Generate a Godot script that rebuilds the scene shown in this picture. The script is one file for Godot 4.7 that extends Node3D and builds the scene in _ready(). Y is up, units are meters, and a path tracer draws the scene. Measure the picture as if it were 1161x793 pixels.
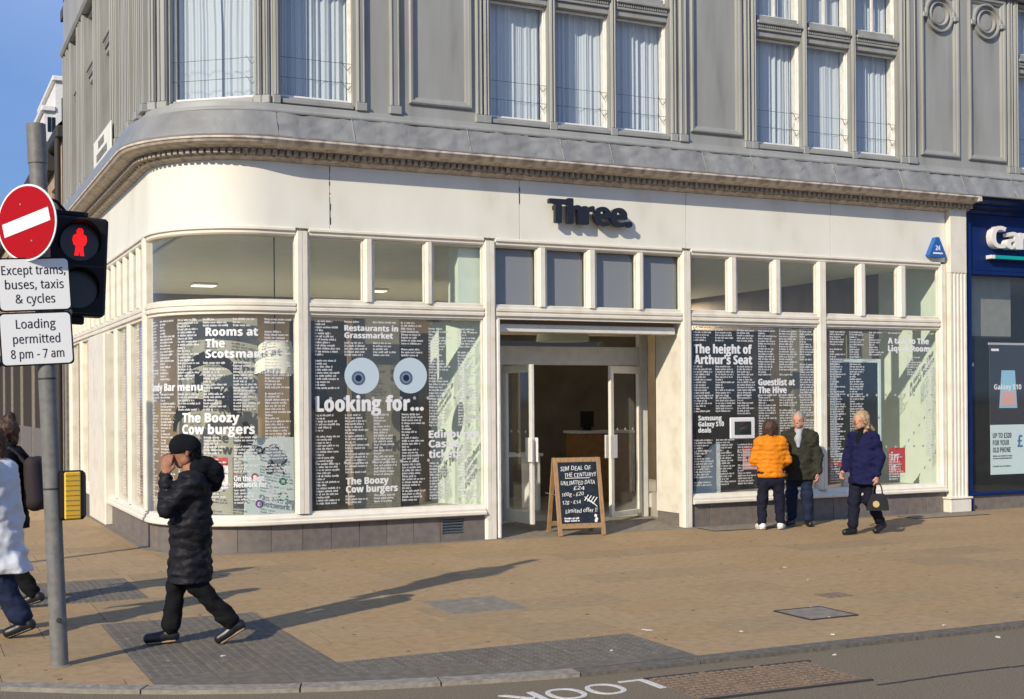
extends Node3D
# A corner shop with a curved front on a sunny street, built in metres.
# X runs along the shop front, Y up, Z out from the front; (0,0,0) is the foot of the left door post.

const SIDE := -4.27          # plane of the side-street front
const RAD := 1.3             # radius of the rounded corner
const ARC_C := Vector2(-2.97, -1.3)
const FOC := 1441.0
const YAW := 25.5
const EYE := Vector3(-7.08, 1.85, 15.49)

var M := {}                  # materials
var used := {}
var rng := RandomNumberGenerator.new()
var cam: Camera3D

# ---------------------------------------------------------------- mesh builder
class MB:
	var v := PackedVector3Array()
	var n := PackedVector3Array()
	var uv := PackedVector2Array()
	var xf := Transform3D.IDENTITY
	func tri(a: Vector3, b: Vector3, c: Vector3, na: Vector3, nb: Vector3, nc: Vector3) -> void:
		var g := (c - a).cross(b - a)
		if g.dot(na + nb + nc) < 0.0:
			v.append_array([xf * a, xf * c, xf * b]); n.append_array([xf.basis * na, xf.basis * nc, xf.basis * nb])
		else:
			v.append_array([xf * a, xf * b, xf * c]); n.append_array([xf.basis * na, xf.basis * nb, xf.basis * nc])
	func quad(a: Vector3, b: Vector3, c: Vector3, d: Vector3, out := Vector3.ZERO) -> void:
		var g := (c - a).cross(b - a).normalized()
		if out != Vector3.ZERO and g.dot(out) < 0.0: g = -g
		tri(a, b, c, g, g, g); tri(a, c, d, g, g, g)
	func quadn(a: Vector3, b: Vector3, c: Vector3, d: Vector3, na: Vector3, nb: Vector3, nc: Vector3, nd: Vector3) -> void:
		tri(a, b, c, na, nb, nc); tri(a, c, d, na, nc, nd)
	func box(lo: Vector3, hi: Vector3, bev := 0.0) -> void:
		if bev <= 0.0:
			for ax in 3:
				for s in [0, 1]:
					var o := Vector3.ZERO; o[ax] = 1.0 if s else -1.0
					var p: Array = []
					for q in [[0, 0], [1, 0], [1, 1], [0, 1]]:
						var w := Vector3.ZERO
						w[ax] = hi[ax] if s else lo[ax]
						w[(ax + 1) % 3] = hi[(ax + 1) % 3] if q[0] else lo[(ax + 1) % 3]
						w[(ax + 2) % 3] = hi[(ax + 2) % 3] if q[1] else lo[(ax + 2) % 3]
						p.append(w)
					quad(p[0], p[1], p[2], p[3], o)
			return
		var c := (lo + hi) * 0.5
		var h := (hi - lo) * 0.5
		bev = minf(bev, minf(h.x, minf(h.y, h.z)) * 0.9)
		var i := h - Vector3.ONE * bev
		for ax in 3:
			var b1 := (ax + 1) % 3
			var b2 := (ax + 2) % 3
			for s in [-1.0, 1.0]:
				var o := Vector3.ZERO; o[ax] = s
				var p: Array = []
				for q in [[-1, -1], [1, -1], [1, 1], [-1, 1]]:
					var w := Vector3.ZERO
					w[ax] = s * h[ax]; w[b1] = q[0] * i[b1]; w[b2] = q[1] * i[b2]
					p.append(c + w)
				quad(p[0], p[1], p[2], p[3], o)
				# the edge between faces ax and b1
				for s2 in [-1.0, 1.0]:
					var e := Vector3.ZERO; e[ax] = s; e[b1] = s2
					var r: Array = []
					for q in [[0, -1], [1, -1], [1, 1], [0, 1]]:
						var w := Vector3.ZERO
						w[ax] = s * (h[ax] if q[0] == 0 else i[ax])
						w[b1] = s2 * (i[b1] if q[0] == 0 else h[b1])
						w[b2] = q[1] * i[b2]
						r.append(c + w)
					quad(r[0], r[1], r[2], r[3], e)
		for sx in [-1.0, 1.0]:
			for sy in [-1.0, 1.0]:
				for sz in [-1.0, 1.0]:
					var o := Vector3(sx, sy, sz).normalized()
					tri(c + Vector3(sx * h.x, sy * i.y, sz * i.z), c + Vector3(sx * i.x, sy * h.y, sz * i.z), c + Vector3(sx * i.x, sy * i.y, sz * h.z), o, o, o)
	func cyl(a: Vector3, b: Vector3, ra: float, rb: float, seg := 12, caps := true) -> void:
		var d := (b - a).normalized()
		var u := d.cross(Vector3.RIGHT if absf(d.x) < 0.8 else Vector3.UP).normalized()
		var w := d.cross(u)
		for k in seg:
			var t0 := TAU * k / seg
			var t1 := TAU * (k + 1) / seg
			var n0 := u * cos(t0) + w * sin(t0)
			var n1 := u * cos(t1) + w * sin(t1)
			quadn(a + n0 * ra, a + n1 * ra, b + n1 * rb, b + n0 * rb, n0, n1, n1, n0)
			if caps:
				tri(a, a + n0 * ra, a + n1 * ra, -d, -d, -d)
				tri(b, b + n0 * rb, b + n1 * rb, d, d, d)
	func tube(pts: Array, r: float, seg := 8) -> void:
		for k in pts.size() - 1:
			cyl(pts[k], pts[k + 1], r, r, seg, k == 0 or k == pts.size() - 2)
	func lathe(prof: Array, seg := 24, at := Vector3.ZERO) -> void:
		# prof: [radius, y] pairs, round the y axis
		for k in prof.size() - 1:
			var p: Array = prof[k]
			var q: Array = prof[k + 1]
			var dn := Vector2(q[1] - p[1], p[0] - q[0]).normalized()
			for j in seg:
				var t0 := TAU * j / seg
				var t1 := TAU * (j + 1) / seg
				var d0 := Vector3(cos(t0), 0, sin(t0))
				var d1 := Vector3(cos(t1), 0, sin(t1))
				var n0 := d0 * dn.x + Vector3.UP * dn.y
				var n1 := d1 * dn.x + Vector3.UP * dn.y
				quadn(at + d0 * p[0] + Vector3.UP * p[1], at + d1 * p[0] + Vector3.UP * p[1], at + d1 * q[0] + Vector3.UP * q[1], at + d0 * q[0] + Vector3.UP * q[1], n0, n1, n1, n0)
	func sweep(st: Array, prof: Array, closed := false, ends := true) -> void:
		# st: [Vector2 plan point, Vector2 outward normal]; prof: [out, y]
		var np := prof.size()
		var last := np if closed else np - 1
		for k in st.size() - 1:
			for j in last:
				var p: Array = prof[j]
				var q: Array = prof[(j + 1) % np]
				var e := Vector2(q[0] - p[0], q[1] - p[1]).normalized()
				var m := Vector2(e.y, -e.x)
				var pts: Array = []
				var nn: Array = []
				for w in [[k, p], [k + 1, p], [k + 1, q], [k, q]]:
					var s: Array = st[w[0]]
					var pl: Vector2 = s[0] + s[1] * w[1][0]
					pts.append(Vector3(pl.x, w[1][1], pl.y))
					nn.append(Vector3(s[1].x * m.x, m.y, s[1].y * m.x).normalized())
				quadn(pts[0], pts[1], pts[2], pts[3], nn[0], nn[1], nn[2], nn[3])
		if ends:
			for e in [0, st.size() - 1]:
				var s: Array = st[e]
				var poly := PackedVector2Array()
				for p in prof: poly.append(Vector2(p[0], p[1]))
				var ix := Geometry2D.triangulate_polygon(poly)
				var dir: Vector2 = (st[1][0] - st[0][0]) if e == 0 else (st[e - 1][0] - st[e][0])
				var o := -Vector3(dir.x, 0, dir.y).normalized()
				for t in range(0, ix.size(), 3):
					var tr: Array = []
					for q in 3:
						var pp := poly[ix[t + q]]
						var pl: Vector2 = s[0] + s[1] * pp.x
						tr.append(Vector3(pl.x, pp.y, pl.y))
					tri(tr[0], tr[1], tr[2], o, o, o)
	func prism(poly: PackedVector2Array, y0: float, y1: float) -> void:
		# a flat slab whose outline lies in the x-z plane
		var ix := Geometry2D.triangulate_polygon(poly)
		for t in range(0, ix.size(), 3):
			var a := poly[ix[t]]
			var b := poly[ix[t + 1]]
			var c := poly[ix[t + 2]]
			tri(Vector3(a.x, y1, a.y), Vector3(b.x, y1, b.y), Vector3(c.x, y1, c.y), Vector3.UP, Vector3.UP, Vector3.UP)
		var area := 0.0
		for k in poly.size():
			area += poly[k].cross(poly[(k + 1) % poly.size()])
		var cc := Vector2.ZERO
		for p in poly: cc += p / poly.size()
		for k in poly.size():
			var a := poly[k]
			var b := poly[(k + 1) % poly.size()]
			var e := (b - a).normalized()
			var o := Vector2(e.y, -e.x) * signf(area)
			quad(Vector3(a.x, y0, a.y), Vector3(b.x, y0, b.y), Vector3(b.x, y1, b.y), Vector3(a.x, y1, a.y), Vector3(o.x, 0, o.y))
	func slabxy(poly: PackedVector2Array, z0: float, z1: float) -> void:
		# an upright plate whose outline lies in the x-y plane
		var ix := Geometry2D.triangulate_polygon(poly)
		for t in range(0, ix.size(), 3):
			for s in [[z1, Vector3.BACK], [z0, Vector3.FORWARD]]:
				var a := poly[ix[t]]
				var b := poly[ix[t + 1]]
				var c := poly[ix[t + 2]]
				tri(Vector3(a.x, a.y, s[0]), Vector3(b.x, b.y, s[0]), Vector3(c.x, c.y, s[0]), s[1], s[1], s[1])
		var area := 0.0
		for k in poly.size():
			area += poly[k].cross(poly[(k + 1) % poly.size()])
		for k in poly.size():
			var a := poly[k]
			var b := poly[(k + 1) % poly.size()]
			var e := (b - a).normalized()
			var o := Vector2(e.y, -e.x) * signf(area)
			quad(Vector3(a.x, a.y, z0), Vector3(b.x, b.y, z0), Vector3(b.x, b.y, z1), Vector3(a.x, a.y, z1), Vector3(o.x, o.y, 0))
	func mesh() -> ArrayMesh:
		var m := ArrayMesh.new()
		if v.is_empty(): return m
		var a := []
		a.resize(Mesh.ARRAY_MAX)
		a[Mesh.ARRAY_VERTEX] = v
		a[Mesh.ARRAY_NORMAL] = n
		if uv.size() == v.size(): a[Mesh.ARRAY_TEX_UV] = uv
		m.add_surface_from_arrays(Mesh.PRIMITIVE_TRIANGLES, a)
		return m

# ---------------------------------------------------------------- object helpers
func numbered(called: String) -> String:
	if not used.has(called):
		used[called] = 0
		return called
	used[called] += 1
	return "%s_%03d" % [called, used[called]]

func tag(o: Node, label: String, category: String, group := "") -> void:
	o.set_meta("label", label)
	o.set_meta("category", category)
	if group != "": o.set_meta("group", group)

func thing(called: String, label: String, category: String, at := Vector3.ZERO, turn := 0.0, group := "") -> Node3D:
	var o := Node3D.new()
	o.name = numbered(called)
	add_child(o)
	o.position = at
	o.rotation.y = turn
	tag(o, label, category, group)
	return o

func node(called: String, parent: Node) -> Node3D:
	var o := Node3D.new()
	o.name = called
	parent.add_child(o, true)
	return o

func part(called: String, mb, mat: Material, parent: Node) -> MeshInstance3D:
	var o := MeshInstance3D.new()
	o.name = called if parent != self else numbered(called)
	o.mesh = mb.mesh() if mb is MB else mb
	o.material_override = mat
	parent.add_child(o, true)
	return o

func bx(lo: Vector3, hi: Vector3, bev := 0.0) -> MB:
	var m := MB.new()
	m.box(lo, hi, bev)
	return m

func V(x: float, y: float, z: float) -> Vector3:
	return Vector3(x, y, z)

# plan of the rounded corner: side front, arc, street front
func plan(z_end: float, x_end: float, seg := 16) -> Array:
	var st: Array = []
	if z_end < ARC_C.y: st.append([Vector2(SIDE, z_end), Vector2(-1, 0)])
	for k in seg + 1:
		var t := PI / 2 * k / seg
		var d := Vector2(-cos(t), sin(t))
		st.append([ARC_C + d * RAD, d])
	if x_end > ARC_C.x: st.append([Vector2(x_end, 0), Vector2(0, 1)])
	return st

# point on the curved window: s metres to the left of x = -2.59, o out from the front
func cpos(s: float, y: float, o: float) -> Vector3:
	var r := RAD + o
	var s0 := -2.59 - ARC_C.x
	if s < s0: return Vector3(-2.59 - s, y, o)
	var a := (s - s0) / (RAD - 0.06)
	if a < PI / 2: return Vector3(ARC_C.x - sin(a) * r, y, ARC_C.y + cos(a) * r)
	return Vector3(SIDE - o, y, ARC_C.y - (s - s0 - (RAD - 0.06) * PI / 2))

func cstations(s0: float, s1: float, seg := 18) -> Array:
	var st: Array = []
	for k in seg + 1:
		var s := lerpf(s0, s1, float(k) / seg)
		var p := cpos(s, 0, 0)
		var q := cpos(s, 0, 1.0)
		st.append([Vector2(p.x, p.z), Vector2(q.x - p.x, q.z - p.z).normalized()])
	return st

# ---------------------------------------------------------------- materials
func lin(r: float, g: float, b: float) -> Color:
	return Color(r, g, b).linear_to_srgb()

func noise_tex(sd: int, freq: float, octaves: int, ramp: Array, size := 256, kind := FastNoiseLite.TYPE_SIMPLEX_SMOOTH) -> ImageTexture:
	# ramp: list of [position, linear colour as three numbers]
	var f := FastNoiseLite.new()
	f.seed = sd
	f.noise_type = kind
	f.frequency = freq
	f.fractal_octaves = octaves
	var im := f.get_seamless_image(size, size)
	im.convert(Image.FORMAT_L8)
	var src := im.get_data()
	var lut := PackedByteArray()
	lut.resize(768)
	for k in 256:
		var t := k / 255.0
		var c := Color(1, 1, 1)
		for j in ramp.size():
			if t <= ramp[j][0] or j == ramp.size() - 1:
				var hi: Array = ramp[j]
				var lo: Array = ramp[maxi(j - 1, 0)]
				var u := clampf((t - lo[0]) / maxf(hi[0] - lo[0], 0.0001), 0, 1)
				c = Color(lerpf(lo[1], hi[1], u), lerpf(lo[2], hi[2], u), lerpf(lo[3], hi[3], u)).linear_to_srgb()
				break
		lut[k * 3] = int(clampf(c.r, 0, 1) * 255)
		lut[k * 3 + 1] = int(clampf(c.g, 0, 1) * 255)
		lut[k * 3 + 2] = int(clampf(c.b, 0, 1) * 255)
	var out := PackedByteArray()
	out.resize(size * size * 3)
	for k in size * size:
		var q := src[k] * 3
		out[k * 3] = lut[q]
		out[k * 3 + 1] = lut[q + 1]
		out[k * 3 + 2] = lut[q + 2]
	return ImageTexture.create_from_image(Image.create_from_data(size, size, false, Image.FORMAT_RGB8, out))

func height_tex(sd: int, freq: float, octaves: int, size := 256) -> ImageTexture:
	return noise_tex(sd, freq, octaves, [[0.0, 0, 0, 0], [1.0, 1, 1, 1]], size)

func plain(name_: String, r: float, g: float, b: float, rough := 0.6, metal := 0.0) -> StandardMaterial3D:
	var m := StandardMaterial3D.new()
	m.resource_name = name_
	m.albedo_color = lin(r, g, b)
	m.roughness = rough
	m.metallic = metal
	M[name_] = m
	return m

# a material whose colour wanders between tones; scale is repeats per metre
func worn(name_: String, sd: int, ramp: Array, scale: float, freq := 0.012, octaves := 5, rough := 0.7, bump := 0.0, size := 256) -> StandardMaterial3D:
	var m := StandardMaterial3D.new()
	m.resource_name = name_
	m.albedo_texture = noise_tex(sd, freq, octaves, ramp, size)
	m.uv1_triplanar = true
	m.uv1_world_triplanar = true
	m.uv1_scale = Vector3.ONE * scale
	m.roughness = rough
	if bump != 0.0:
		m.heightmap_enabled = true
		m.heightmap_texture = height_tex(sd + 7, freq * 2.0, 5, size)
		m.heightmap_scale = bump
	M[name_] = m
	return m

func tinted(name_: String, from: String, r: float, g: float, b: float) -> StandardMaterial3D:
	var m: StandardMaterial3D = M[from].duplicate()
	m.resource_name = name_
	m.albedo_color = lin(r, g, b)
	M[name_] = m
	return m

func make_materials() -> void:
	worn("fascia_paint", 3, [[0.0, 0.62, 0.59, 0.49], [0.25, 0.712, 0.7, 0.605], [0.6, 0.745, 0.737, 0.645], [1.0, 0.77, 0.765, 0.68]], 0.23, 0.008, 5, 0.55, 0.12)
	worn("frame_paint", 5, [[0.0, 0.6, 0.55, 0.44], [0.4, 0.695, 0.655, 0.545], [1.0, 0.745, 0.71, 0.6]], 0.9, 0.012, 5, 0.5, 0.1)
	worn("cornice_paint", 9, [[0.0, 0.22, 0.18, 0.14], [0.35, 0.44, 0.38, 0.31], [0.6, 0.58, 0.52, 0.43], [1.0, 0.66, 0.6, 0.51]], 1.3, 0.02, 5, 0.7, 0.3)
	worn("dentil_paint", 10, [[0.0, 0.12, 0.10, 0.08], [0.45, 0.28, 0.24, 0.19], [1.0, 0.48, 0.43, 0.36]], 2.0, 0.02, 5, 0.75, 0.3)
	worn("grey_paint", 11, [[0.0, 0.22, 0.22, 0.198], [0.3, 0.275, 0.278, 0.255], [0.6, 0.3, 0.304, 0.282], [1.0, 0.35, 0.352, 0.328]], 0.3, 0.01, 5, 0.5, 0.08)
	worn("lead_sheet", 13, [[0.0, 0.17, 0.17, 0.158], [0.5, 0.24, 0.242, 0.228], [1.0, 0.32, 0.32, 0.3]], 0.7, 0.011, 5, 0.38, 1.6)
	worn("plinth_stone", 17, [[0.0, 0.135, 0.115, 0.098], [0.5, 0.165, 0.142, 0.122], [1.0, 0.2, 0.175, 0.15]], 1.2, 0.02, 4, 0.6, 0.08)
	worn("white_paint", 19, [[0.0, 0.66, 0.64, 0.58], [1.0, 0.8, 0.79, 0.75]], 1.0, 0.02, 4, 0.5)
	worn("door_paint", 21, [[0.0, 0.6, 0.59, 0.52], [1.0, 0.7, 0.69, 0.62]], 1.0, 0.02, 4, 0.45)
	worn("asphalt", 23, [[0.0, 0.085, 0.066, 0.038], [0.4, 0.165, 0.13, 0.08], [0.7, 0.21, 0.168, 0.105], [1.0, 0.32, 0.26, 0.175]], 1.4, 0.08, 4, 0.9, 0.9, 512)
	worn("concrete", 29, [[0.0, 0.15, 0.128, 0.095], [0.5, 0.2, 0.174, 0.132], [1.0, 0.25, 0.22, 0.17]], 0.9, 0.03, 5, 0.85, 0.3)
	worn("kerb_granite", 31, [[0.0, 0.15, 0.132, 0.1], [0.5, 0.235, 0.21, 0.165], [1.0, 0.33, 0.3, 0.24]], 1.1, 0.04, 5, 0.85, 0.4)
	worn("kerb_dark", 33, [[0.0, 0.075, 0.066, 0.05], [0.5, 0.115, 0.102, 0.08], [1.0, 0.17, 0.152, 0.12]], 1.1, 0.04, 5, 0.85, 0.4)
	worn("mortar", 37, [[0.0, 0.04, 0.029, 0.018], [1.0, 0.095, 0.066, 0.038]], 1.5, 0.03, 4, 0.95)
	worn("tactile_grey", 41, [[0.0, 0.095, 0.082, 0.06], [0.5, 0.13, 0.114, 0.085], [1.0, 0.175, 0.155, 0.118]], 1.1, 0.03, 5, 0.85, 0.2)
	worn("slab_a", 43, [[0.0, 0.21, 0.14, 0.066], [0.22, 0.3, 0.205, 0.1], [0.5, 0.33, 0.228, 0.112], [0.8, 0.352, 0.246, 0.124], [1.0, 0.42, 0.31, 0.17]], 0.55, 0.028, 6, 0.88, 0.35, 512)
	for q in [["slab_b", 0.93, 0.92, 0.91], ["slab_c", 0.98, 0.95, 0.89], ["slab_d", 0.9, 0.91, 0.93], ["slab_e", 1.0, 0.99, 0.99], ["slab_f", 0.85, 0.86, 0.88]]:
		tinted(q[0], "slab_a", q[1], q[2], q[3])
	worn("sandstone", 47, [[0.0, 0.24, 0.17, 0.1], [0.5, 0.38, 0.28, 0.17], [1.0, 0.46, 0.36, 0.24]], 0.5, 0.02, 5, 0.9, 0.4)
	worn("slate", 49, [[0.0, 0.035, 0.035, 0.04], [1.0, 0.075, 0.075, 0.08]], 1.0, 0.03, 4, 0.7, 0.4)
	worn("timber", 53, [[0.0, 0.2, 0.115, 0.05], [0.5, 0.33, 0.2, 0.09], [1.0, 0.42, 0.27, 0.13]], 2.2, 0.02, 4, 0.6)
	M.timber.uv1_scale = Vector3(9, 1.2, 9)
	worn("cast_iron", 57, [[0.0, 0.11, 0.075, 0.045], [0.5, 0.19, 0.135, 0.085], [1.0, 0.28, 0.205, 0.135]], 2.0, 0.03, 4, 0.7, 0.3)
	worn("road_paint", 59, [[0.0, 0.2, 0.19, 0.17], [0.3, 0.5, 0.48, 0.43], [1.0, 0.68, 0.66, 0.6]], 3.0, 0.04, 4, 0.8)
	worn("galvanised", 61, [[0.0, 0.115, 0.112, 0.1], [0.5, 0.155, 0.152, 0.138], [1.0, 0.2, 0.195, 0.18]], 2.2, 0.02, 5, 0.55, 0.15)
	worn("chalkboard", 63, [[0.0, 0.012, 0.017, 0.024], [0.6, 0.02, 0.028, 0.038], [1.0, 0.035, 0.044, 0.055]], 2.5, 0.015, 5, 0.75)
	worn("mint_wall", 67, [[0.0, 0.52, 0.62, 0.5], [1.0, 0.6, 0.7, 0.57]], 0.7, 0.012, 4, 0.7)
	worn("olive_panel", 69, [[0.0, 0.165, 0.16, 0.115], [1.0, 0.21, 0.2, 0.15]], 0.8, 0.012, 4, 0.6)
	worn("dark_panel", 71, [[0.0, 0.022, 0.018, 0.015], [1.0, 0.045, 0.036, 0.03]], 0.8, 0.012, 4, 0.6)
	worn("ceiling_tile", 73, [[0.0, 0.72, 0.78, 0.68], [1.0, 0.78, 0.84, 0.74]], 0.6, 0.012, 4, 0.8)
	worn("shop_floor", 75, [[0.0, 0.32, 0.29, 0.24], [1.0, 0.42, 0.38, 0.32]], 0.6, 0.02, 4, 0.5)
	worn("brown_wall", 77, [[0.0, 0.14, 0.1, 0.065], [1.0, 0.21, 0.155, 0.105]], 0.5, 0.01, 4, 0.7)
	worn("counter_wood", 79, [[0.0, 0.24, 0.11, 0.03], [1.0, 0.36, 0.18, 0.06]], 1.3, 0.02, 4, 0.5)
	worn("blue_paint", 81, [[0.0, 0.004, 0.016, 0.085], [1.0, 0.007, 0.024, 0.12]], 0.7, 0.01, 4, 0.4)
	plain("vinyl_white", 0.78, 0.78, 0.77, 0.5)
	plain("sign_black", 0.012, 0.012, 0.016, 0.3)
	plain("plastic_black", 0.012, 0.012, 0.014, 0.45)
	plain("sign_red", 0.36, 0.004, 0.01, 0.45)
	plain("sign_white", 0.74, 0.75, 0.73, 0.45)
	plain("sign_grey", 0.4, 0.4, 0.4, 0.5)
	plain("button_yellow", 0.75, 0.45, 0.03, 0.4)
	plain("alarm_blue", 0.015, 0.11, 0.36, 0.4)
	plain("shop_letter", 0.74, 0.72, 0.68, 0.4)
	plain("turquoise", 0.0, 0.33, 0.32, 0.35)
	plain("opaque_panel", 0.2, 0.215, 0.225, 0.12)
	plain("screen_black", 0.006, 0.012, 0.014, 0.08)
	plain("tablet_white", 0.8, 0.8, 0.8, 0.35)
	plain("steel", 0.5, 0.5, 0.48, 0.35, 0.7)
	plain("lamp_shade", 0.72, 0.72, 0.58, 0.8)
	plain("poster_pale", 0.55, 0.68, 0.66, 0.6)
	plain("poster_dark", 0.02, 0.02, 0.028, 0.5)
	plain("poster_red", 0.5, 0.03, 0.035, 0.5)
	plain("poster_pink", 0.7, 0.4, 0.4, 0.5)
	plain("eye_blue", 0.52, 0.62, 0.67, 0.35)
	plain("eye_ring", 0.16, 0.22, 0.32, 0.4)
	plain("eye_iris", 0.055, 0.085, 0.15, 0.5)
	plain("eye_pupil", 0.01, 0.012, 0.03, 0.5)
	plain("ink_black", 0.008, 0.008, 0.012, 0.5)
	plain("chalk", 0.75, 0.75, 0.72, 0.95)
	plain("rod_dark", 0.05, 0.055, 0.06, 0.5)
	plain("gutter_dark", 0.03, 0.028, 0.027, 0.7)
	plain("litter_white", 0.6, 0.56, 0.5, 0.85)
	plain("graffiti_panel", 0.5, 0.6, 0.58, 0.6)
	plain("vent_metal", 0.13, 0.17, 0.2, 0.45, 0.3)
	var g := plain("shop_glass", 0.9, 0.95, 0.92, 0.02)
	g.albedo_color = Color(0.9, 0.96, 0.92, 0.025)
	g.transparency = BaseMaterial3D.TRANSPARENCY_ALPHA
	g = plain("upper_glass", 0.9, 0.95, 1.0, 0.02)
	g.albedo_color = Color(0.88, 0.93, 1.0, 0.03)
	g.transparency = BaseMaterial3D.TRANSPARENCY_ALPHA
	g = plain("curtain_cloth", 0.47, 0.54, 0.58, 0.85)
	g.backlight_enabled = true
	g.backlight = Color(0.25, 0.27, 0.3)
	g = plain("red_man", 0.9, 0.03, 0.02, 0.4)
	g.emission_enabled = true
	g.emission = Color(1.0, 0.05, 0.03)
	g.emission_energy_multiplier = 1.0
	g = plain("skin", 0.5, 0.27, 0.19, 0.55)
	g.subsurf_scatter_enabled = true
	g.subsurf_scatter_strength = 0.15
	plain("skin_brown", 0.33, 0.16, 0.1, 0.55)
	plain("coat_black", 0.013, 0.013, 0.016, 0.55)
	plain("hat_black", 0.008, 0.009, 0.011, 0.95)
	plain("trouser_black", 0.008, 0.008, 0.009, 0.85)
	plain("trouser_navy", 0.012, 0.013, 0.025, 0.85)
	plain("denim", 0.016, 0.024, 0.05, 0.85)
	plain("jacket_orange", 0.62, 0.2, 0.01, 0.5)
	plain("jacket_olive", 0.03, 0.03, 0.021, 0.7)
	plain("coat_blue", 0.01, 0.011, 0.05, 0.8)
	plain("coat_white", 0.55, 0.58, 0.62, 0.6)
	plain("jacket_dark", 0.009, 0.009, 0.011, 0.8)
	plain("hair_brown", 0.05, 0.022, 0.011, 0.65)
	plain("hair_blonde", 0.36, 0.25, 0.13, 0.55)
	plain("hair_grey", 0.3, 0.27, 0.24, 0.6)
	plain("shoe_white", 0.7, 0.68, 0.64, 0.6)
	plain("shoe_black", 0.01, 0.01, 0.011, 0.4)
	plain("sole_tan", 0.3, 0.2, 0.11, 0.7)
	plain("bag_black", 0.01, 0.01, 0.012, 0.4)
	plain("bag_disc", 0.5, 0.36, 0.16, 0.4)
	plain("shirt_grey", 0.35, 0.37, 0.4, 0.8)
	plain("scarf_red", 0.7, 0.1, 0.05, 0.7)
	plain("lips", 0.35, 0.09, 0.08, 0.5)
	plain("handset_blue", 0.25, 0.5, 0.62, 0.4)
	plain("handset_pink", 0.62, 0.36, 0.33, 0.4)
	plain("poster_blue", 0.05, 0.15, 0.3, 0.5)
	plain("scrawl_green", 0.02, 0.2, 0.06, 0.5)
	plain("scrawl_violet", 0.2, 0.03, 0.25, 0.5)
	plain("lens_dark", 0.02, 0.022, 0.022, 0.25)
	plain("rucksack", 0.02, 0.012, 0.014, 0.8)
	M.grey_paint.uv1_scale = Vector3(0.8, 0.13, 0.8)
	M.fascia_paint.uv1_scale = Vector3(0.42, 0.16, 0.42)
	for q in ["ink_black", "sign_red", "blue_paint", "coat_black", "hat_black", "trouser_black", "trouser_navy", "denim", "coat_blue", "jacket_olive", "jacket_orange", "jacket_dark", "chalkboard", "dark_panel", "plastic_black", "skin", "skin_brown"]:
		M[q].metallic_specular = 0.25
	worn("fine_vinyl", 91, [[0.0, 0.5, 0.5, 0.49], [1.0, 0.72, 0.72, 0.71]], 3.0, 0.05, 3, 0.6)
	worn("pale_bed", 93, [[0.0, 0.3, 0.28, 0.23], [1.0, 0.4, 0.37, 0.31]], 0.6, 0.02, 4, 0.7)
	worn("blind_cloth", 95, [[0.0, 0.17, 0.18, 0.155], [1.0, 0.22, 0.23, 0.2]], 0.8, 0.02, 4, 0.85)
	plain("shaded_window", 0.055, 0.045, 0.038, 0.8)  # shade in the terrace shop windows, put into the colour
	M.shaded_window.metallic_specular = 0.15
	worn("dim_room_wall", 97, [[0.0, 0.06, 0.065, 0.075], [1.0, 0.09, 0.095, 0.105]], 0.6, 0.02, 4, 0.7)  # darkness of the blue shop's room put into its wall colour
	var lm := plain("led_diffuser", 0.8, 0.8, 0.76, 0.6)
	lm.emission_enabled = true
	lm.emission = Color(1.0, 0.97, 0.88)
	lm.emission_energy_multiplier = 1.2
	worn("backdrop_pale", 99, [[0.0, 0.25, 0.255, 0.2], [1.0, 0.33, 0.335, 0.27]], 0.8, 0.012, 4, 0.6)
	plain("gum_dark", 0.1, 0.075, 0.045, 0.9)
	plain("gum_pale", 0.34, 0.28, 0.2, 0.9)

# ---------------------------------------------------------------- lettering
var fonts := {}
func font(weight: int, serif := false, bold := 0.0) -> Font:
	var key := "%d%s%.2f" % [weight, serif, bold]
	if not fonts.has(key):
		var f := SystemFont.new()
		f.font_names = PackedStringArray(["Droid Serif" if serif else "Droid Sans"])
		f.font_weight = weight
		if bold > 0.0:
			var fv := FontVariation.new()
			fv.base_font = f
			fv.variation_embolden = bold
			fonts[key] = fv
		else:
			fonts[key] = f
	return fonts[key]

# a line of letters as mesh arrays, from x = 0, the baseline at y = 0, of that cap height and width (0 keeps the font's own width)
func letters(text: String, cap: float, width := 0.0, depth := 0.003, weight := 700, bold := 0.0) -> Array:
	var tm := TextMesh.new()
	tm.text = text
	tm.font = font(weight, false, bold)
	tm.font_size = 64
	tm.pixel_size = 0.01
	tm.depth = 0.04
	tm.curve_step = 2.0
	tm.horizontal_alignment = HORIZONTAL_ALIGNMENT_LEFT
	tm.vertical_alignment = VERTICAL_ALIGNMENT_BOTTOM
	var a: Array = tm.get_mesh_arrays() if tm.get_surface_count() == 0 else tm.surface_get_arrays(0)
	var vs: PackedVector3Array = a[Mesh.ARRAY_VERTEX]
	var lo := Vector3(1e9, 1e9, 1e9)
	var hi := -lo
	for p in vs:
		lo = lo.min(p)
		hi = hi.max(p)
	# measure the cap height from a capital of the same font
	var base := cap_of(weight, bold)
	var sy: float = cap / base[1]
	var sx: float = sy if width <= 0.0 else width / maxf(hi.x - lo.x, 0.001)
	for k in vs.size():
		var p := vs[k]
		vs[k] = Vector3((p.x - lo.x) * sx, (p.y - base[0]) * sy, (p.z - lo.z) / maxf(hi.z - lo.z, 1e-5) * depth)
	a[Mesh.ARRAY_VERTEX] = vs
	a[Mesh.ARRAY_TANGENT] = null
	return a

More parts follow.
